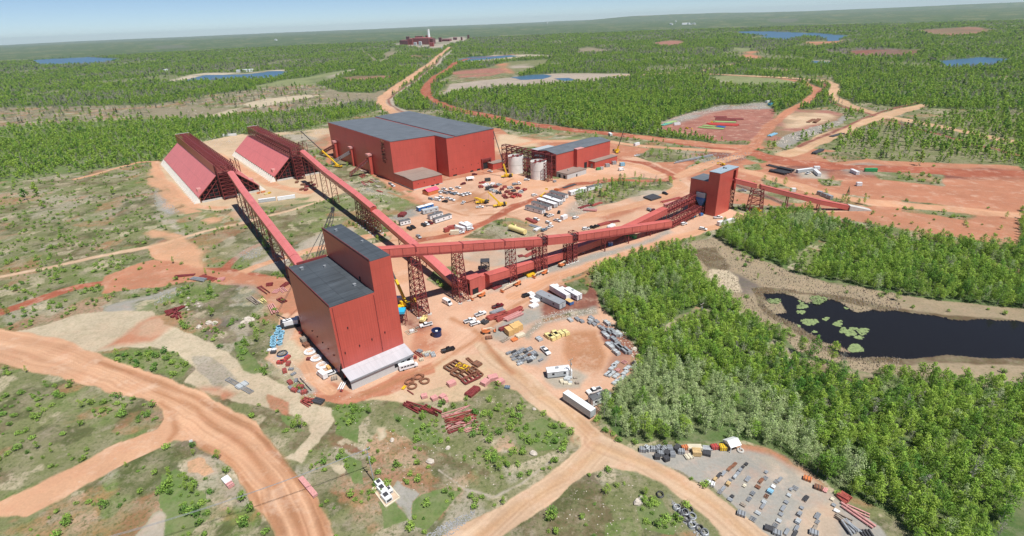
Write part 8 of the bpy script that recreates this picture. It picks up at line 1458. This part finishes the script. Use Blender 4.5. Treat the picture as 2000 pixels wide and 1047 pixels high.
for i, (u, v) in enumerate(((1335, 48.5), (1340, 48.2), (1345, 48), (1350, 48.3), (1356, 48), (1311, 48.8), (539 + 0, 79.5), (467, 141.5), (480, 140.5), (491, 140), (430, 102), (324, 140))):
    c = G(u, v); k = 1 if v < 90 else .35; o = thing('far_house', 'one of the tiny pale houses of the distant hamlet' if i < 6 else 'one of the tiny pale buildings by the left lake and forest', 'house', c, .4 * i, 'distant hamlet houses' if i < 6 else 'scattered far houses'); m = MB(); m.box(-22 * k, 22 * k, -12 * k, 12 * k, 0, 12 * k + 2); m.build('wall', WHITE, o); m = MB(); m.prism([(-23 * k, -13 * k, 12 * k + 2), (23 * k, -13 * k, 12 * k + 2), (23 * k, 13 * k, 12 * k + 2), (-23 * k, 13 * k, 12 * k + 2)], [(-23 * k, -.5, 20 * k + 2), (23 * k, -.5, 20 * k + 2), (23 * k, .5, 20 * k + 2), (-23 * k, .5, 20 * k + 2)]); m.build('roof', LGREY, o)
# lily patches and reeds on the pond
LILY = mat('lily_leaves', (.20, .26, .10), .7, var=.35, scale=1.2); zp = lambda x, y: (1380 + x * .2865, 420 + y * .2865)
for i, (x, y, w, h) in enumerate(((672, 580, 48, 24), (652, 620, 42, 18), (644, 660, 32, 15), (703, 728, 64, 24), (812, 706, 26, 12), (895, 741, 34, 18), (935, 785, 28, 22), (985, 803, 36, 24), (1000, 772, 28, 10), (1065, 790, 44, 24), (1040, 833, 34, 12), (620, 755, 20, 12), (738, 793, 16, 10), (1018, 908, 60, 30), (955, 632, 18, 8), (760, 580, 60, 30), (460, 590, 50, 20), (915, 722, 14, 6))):
    m = MB(); rg = random.Random(i)
    for k in range(int(w * h / 9)):
        a = rg.uniform(0, 6.28); q = math.sqrt(rg.random()) * (1 + .15 * math.sin(a * 3 + i)); c = G(*zp(x + math.cos(a) * q * w * .9, y + math.sin(a) * q * h * .9)); r = rg.uniform(.25, .6); z = -.12 + rg.uniform(0, .05) + (.6 * rg.random() if i in (15, 16) else 0)
        m.add([(c.x + math.cos(t) * r, c.y + math.sin(t) * r, z) for t in (0, 1.05, 2.1, 3.15, 4.2, 5.25)], [(0, 1, 2, 3, 4, 5)])
    o = m.build('lily_patch', LILY); tag(o, 'green patch of floating water plants on the dark pond', 'water plants', 'floating patches on the dark pond')
# reed and brush litter on the wetland: tiny upright blades
m = MB(); rg = random.Random(5); RU = [(rg.uniform(1335, 1760), rg.uniform(465, 745)) for _ in range(14000)]; RG_ = [G(u, v) for u, v in RU]; RK = survey(np.array([g_.x for g_ in RG_]), np.array([g_.y for g_ in RG_]))[2]
for g_, kk in zip(RG_, RK):
    if kk != 5: continue
    a = rg.uniform(0, 3.14); h = rg.uniform(.3, .9); w = rg.uniform(.12, .35); dx, dy = math.cos(a) * w, math.sin(a) * w; m.add([(g_.x - dx, g_.y - dy, 0), (g_.x + dx, g_.y + dy, 0), (g_.x + dx * .6 + .1, g_.y + dy * .6, h), (g_.x - dx * .3, g_.y - dy * .3 + .1, h * .8)], [(0, 1, 2, 3)])
o = m.build('reeds', mat('dry_reeds', (.34, .28, .21), .9, var=.35, scale=.3)); tag(o, 'dry brown reeds and brush round the dark pond', 'reeds', None, 'stuff')
# rails
def rail(pts, label):
    P = [G(u, v) for u, v in pts]; o = thing('railway_track', label, 'rail track', P[0]); m = MB(); q = MB()
    for i in range(len(P) - 1):
        d = (P[i + 1] - P[i]); s = Vector((d.y, -d.x, 0)).normalized() * .75; L = d.length
        for k in (-1, 1): m.beam(P[i] + s * k + Vector((0, 0, .42)), P[i + 1] + s * k + Vector((0, 0, .42)), .16)
        for k in range(int(L / 1.4)): c = lerp(P[i], P[i + 1], k * 1.4 / L); q.beam(c + s * 1.8 + Vector((0, 0, .22)), c - s * 1.8 + Vector((0, 0, .22)), .35, .2)
    m.build('rail', RUST, o, world=True); q.build('sleeper', OLDWOOD, o, world=True)
rail([(1436, 361), (1500, 386), (1560, 409), (1620, 429), (1699, 453), (1900, 506)], 'single rail track running down to the right past the rightmost conveyor')

# ------------------------------------------------------------------ services on roofs and galleries
def addpart(parent_label, name, mb, mt):
    p = [o for o in COL.objects if o.get('label') == parent_label]
    if p: mb.build(name, mt, p[0], world=True)
PBL = 'tallest red building with two stepped dark flat roofs and a grey lean-to'; f = fA
for (p, q, z, w, h) in ((3.5, 40, 33.16, 1.2, .9), (12, 36, 33.16, .8, .6), (14, 10, 33.16, 1.0, .7), (21, 40, 45.98, .9, .7), (24, 20, 45.98, .7, .5)):
    m = MB(); m.fbox(f, p, p + w, q, q + w, z, z + h); m.fbox(f, p - .1, p + w + .1, q - .1, q + w + .1, z + h, z + h + .12); addpart(PBL, 'roof_vent', m, GREY)
m = MB(); [m.fbox(f, p, p + .18, -.22, -.003, 6.2, 32.6) for p in (.9,)]; m.fbox(f, 17.2, 17.4, -.22, -.003, 6.2, 32); addpart(PBL, 'downpipe', m, STEEL)
for lab, pts in (('long straight elevated red conveyor from the top of the tall building', C3[0]), ('lower red conveyor run descending right to the ground', C3[2]), ('low covered red conveyor running beneath the elevated one from the transfer house', C4)):
    m = MB()
    for i in range(len(pts) - 1):
        a, b = Vector(pts[i]), Vector(pts[i + 1]); d = (b - a).normalized(); s_ = Vector((d.y, -d.x, 0)).normalized()
        o1 = s_ * 2.35; m.beam(a + o1 + Vector((0, 0, -3.4)), b + o1 + Vector((0, 0, -3.4)), .10); m.beam(a + o1 + Vector((0, 0, -4.3)), b + o1 + Vector((0, 0, -4.3)), .28, .18)
        n = int((b - a).length / 6)
        for k in range(n + 1): c = lerp(a, b, k / max(1, n)) + s_ * 2.16; m.beam(c + Vector((0, 0, -4.4)), c + Vector((0, 0, -.2)), .14)
    addpart(lab, 'side_rail', m, STEEL)
for lab, pts, h in (('covered pale red conveyor from the left shed down to the tall building', C1, 3.4), ('upper run of the covered conveyor from the right shed', C2, 3.6), ('lower run of the covered conveyor from the right shed, passing under the cross conveyor', C2b, 3.6)):
    m = MB()
    for i in range(len(pts) - 1):
        a, b = Vector(pts[i]), Vector(pts[i + 1]); n = 5
        for s in (-1.7, 1.7):
            d = (b - a).normalized(); q = Vector((d.y, -d.x, 0)).normalized() * s; m.beam(a + q + Vector((0, 0, -h - 1.1)), b + q + Vector((0, 0, -h - 1.1)), .3)
            for k in range(n): m.beam(lerp(a, b, k / n) + q + Vector((0, 0, -h - (1.1 if k % 2 else 0))), lerp(a, b, (k + 1) / n) + q + Vector((0, 0, -h - (0 if k % 2 else 1.1))), .18)
    addpart(lab, 'under_truss', m, STEEL)
# ------------------------------------------------------------------ the air
m = bpy.data.materials.new('haze_air'); m.use_nodes = True; n = m.node_tree; n.nodes.remove(n.nodes['Principled BSDF'])
pv = n.nodes.new('ShaderNodeVolumePrincipled'); pv.inputs['Color'].default_value = (.80, .96, 1, 1); pv.inputs['Density'].default_value = .000027; pv.inputs['Anisotropy'].default_value = .1
n.links.new(pv.outputs[0], n.nodes['Material Output'].inputs['Volume'])
q = MB(); q.box(-36000, 36000, -36000, 36000, -120, 300); hz = q.build('haze', m); tag(hz, 'thin pale blue haze over the whole country', 'haze', None, 'stuff')
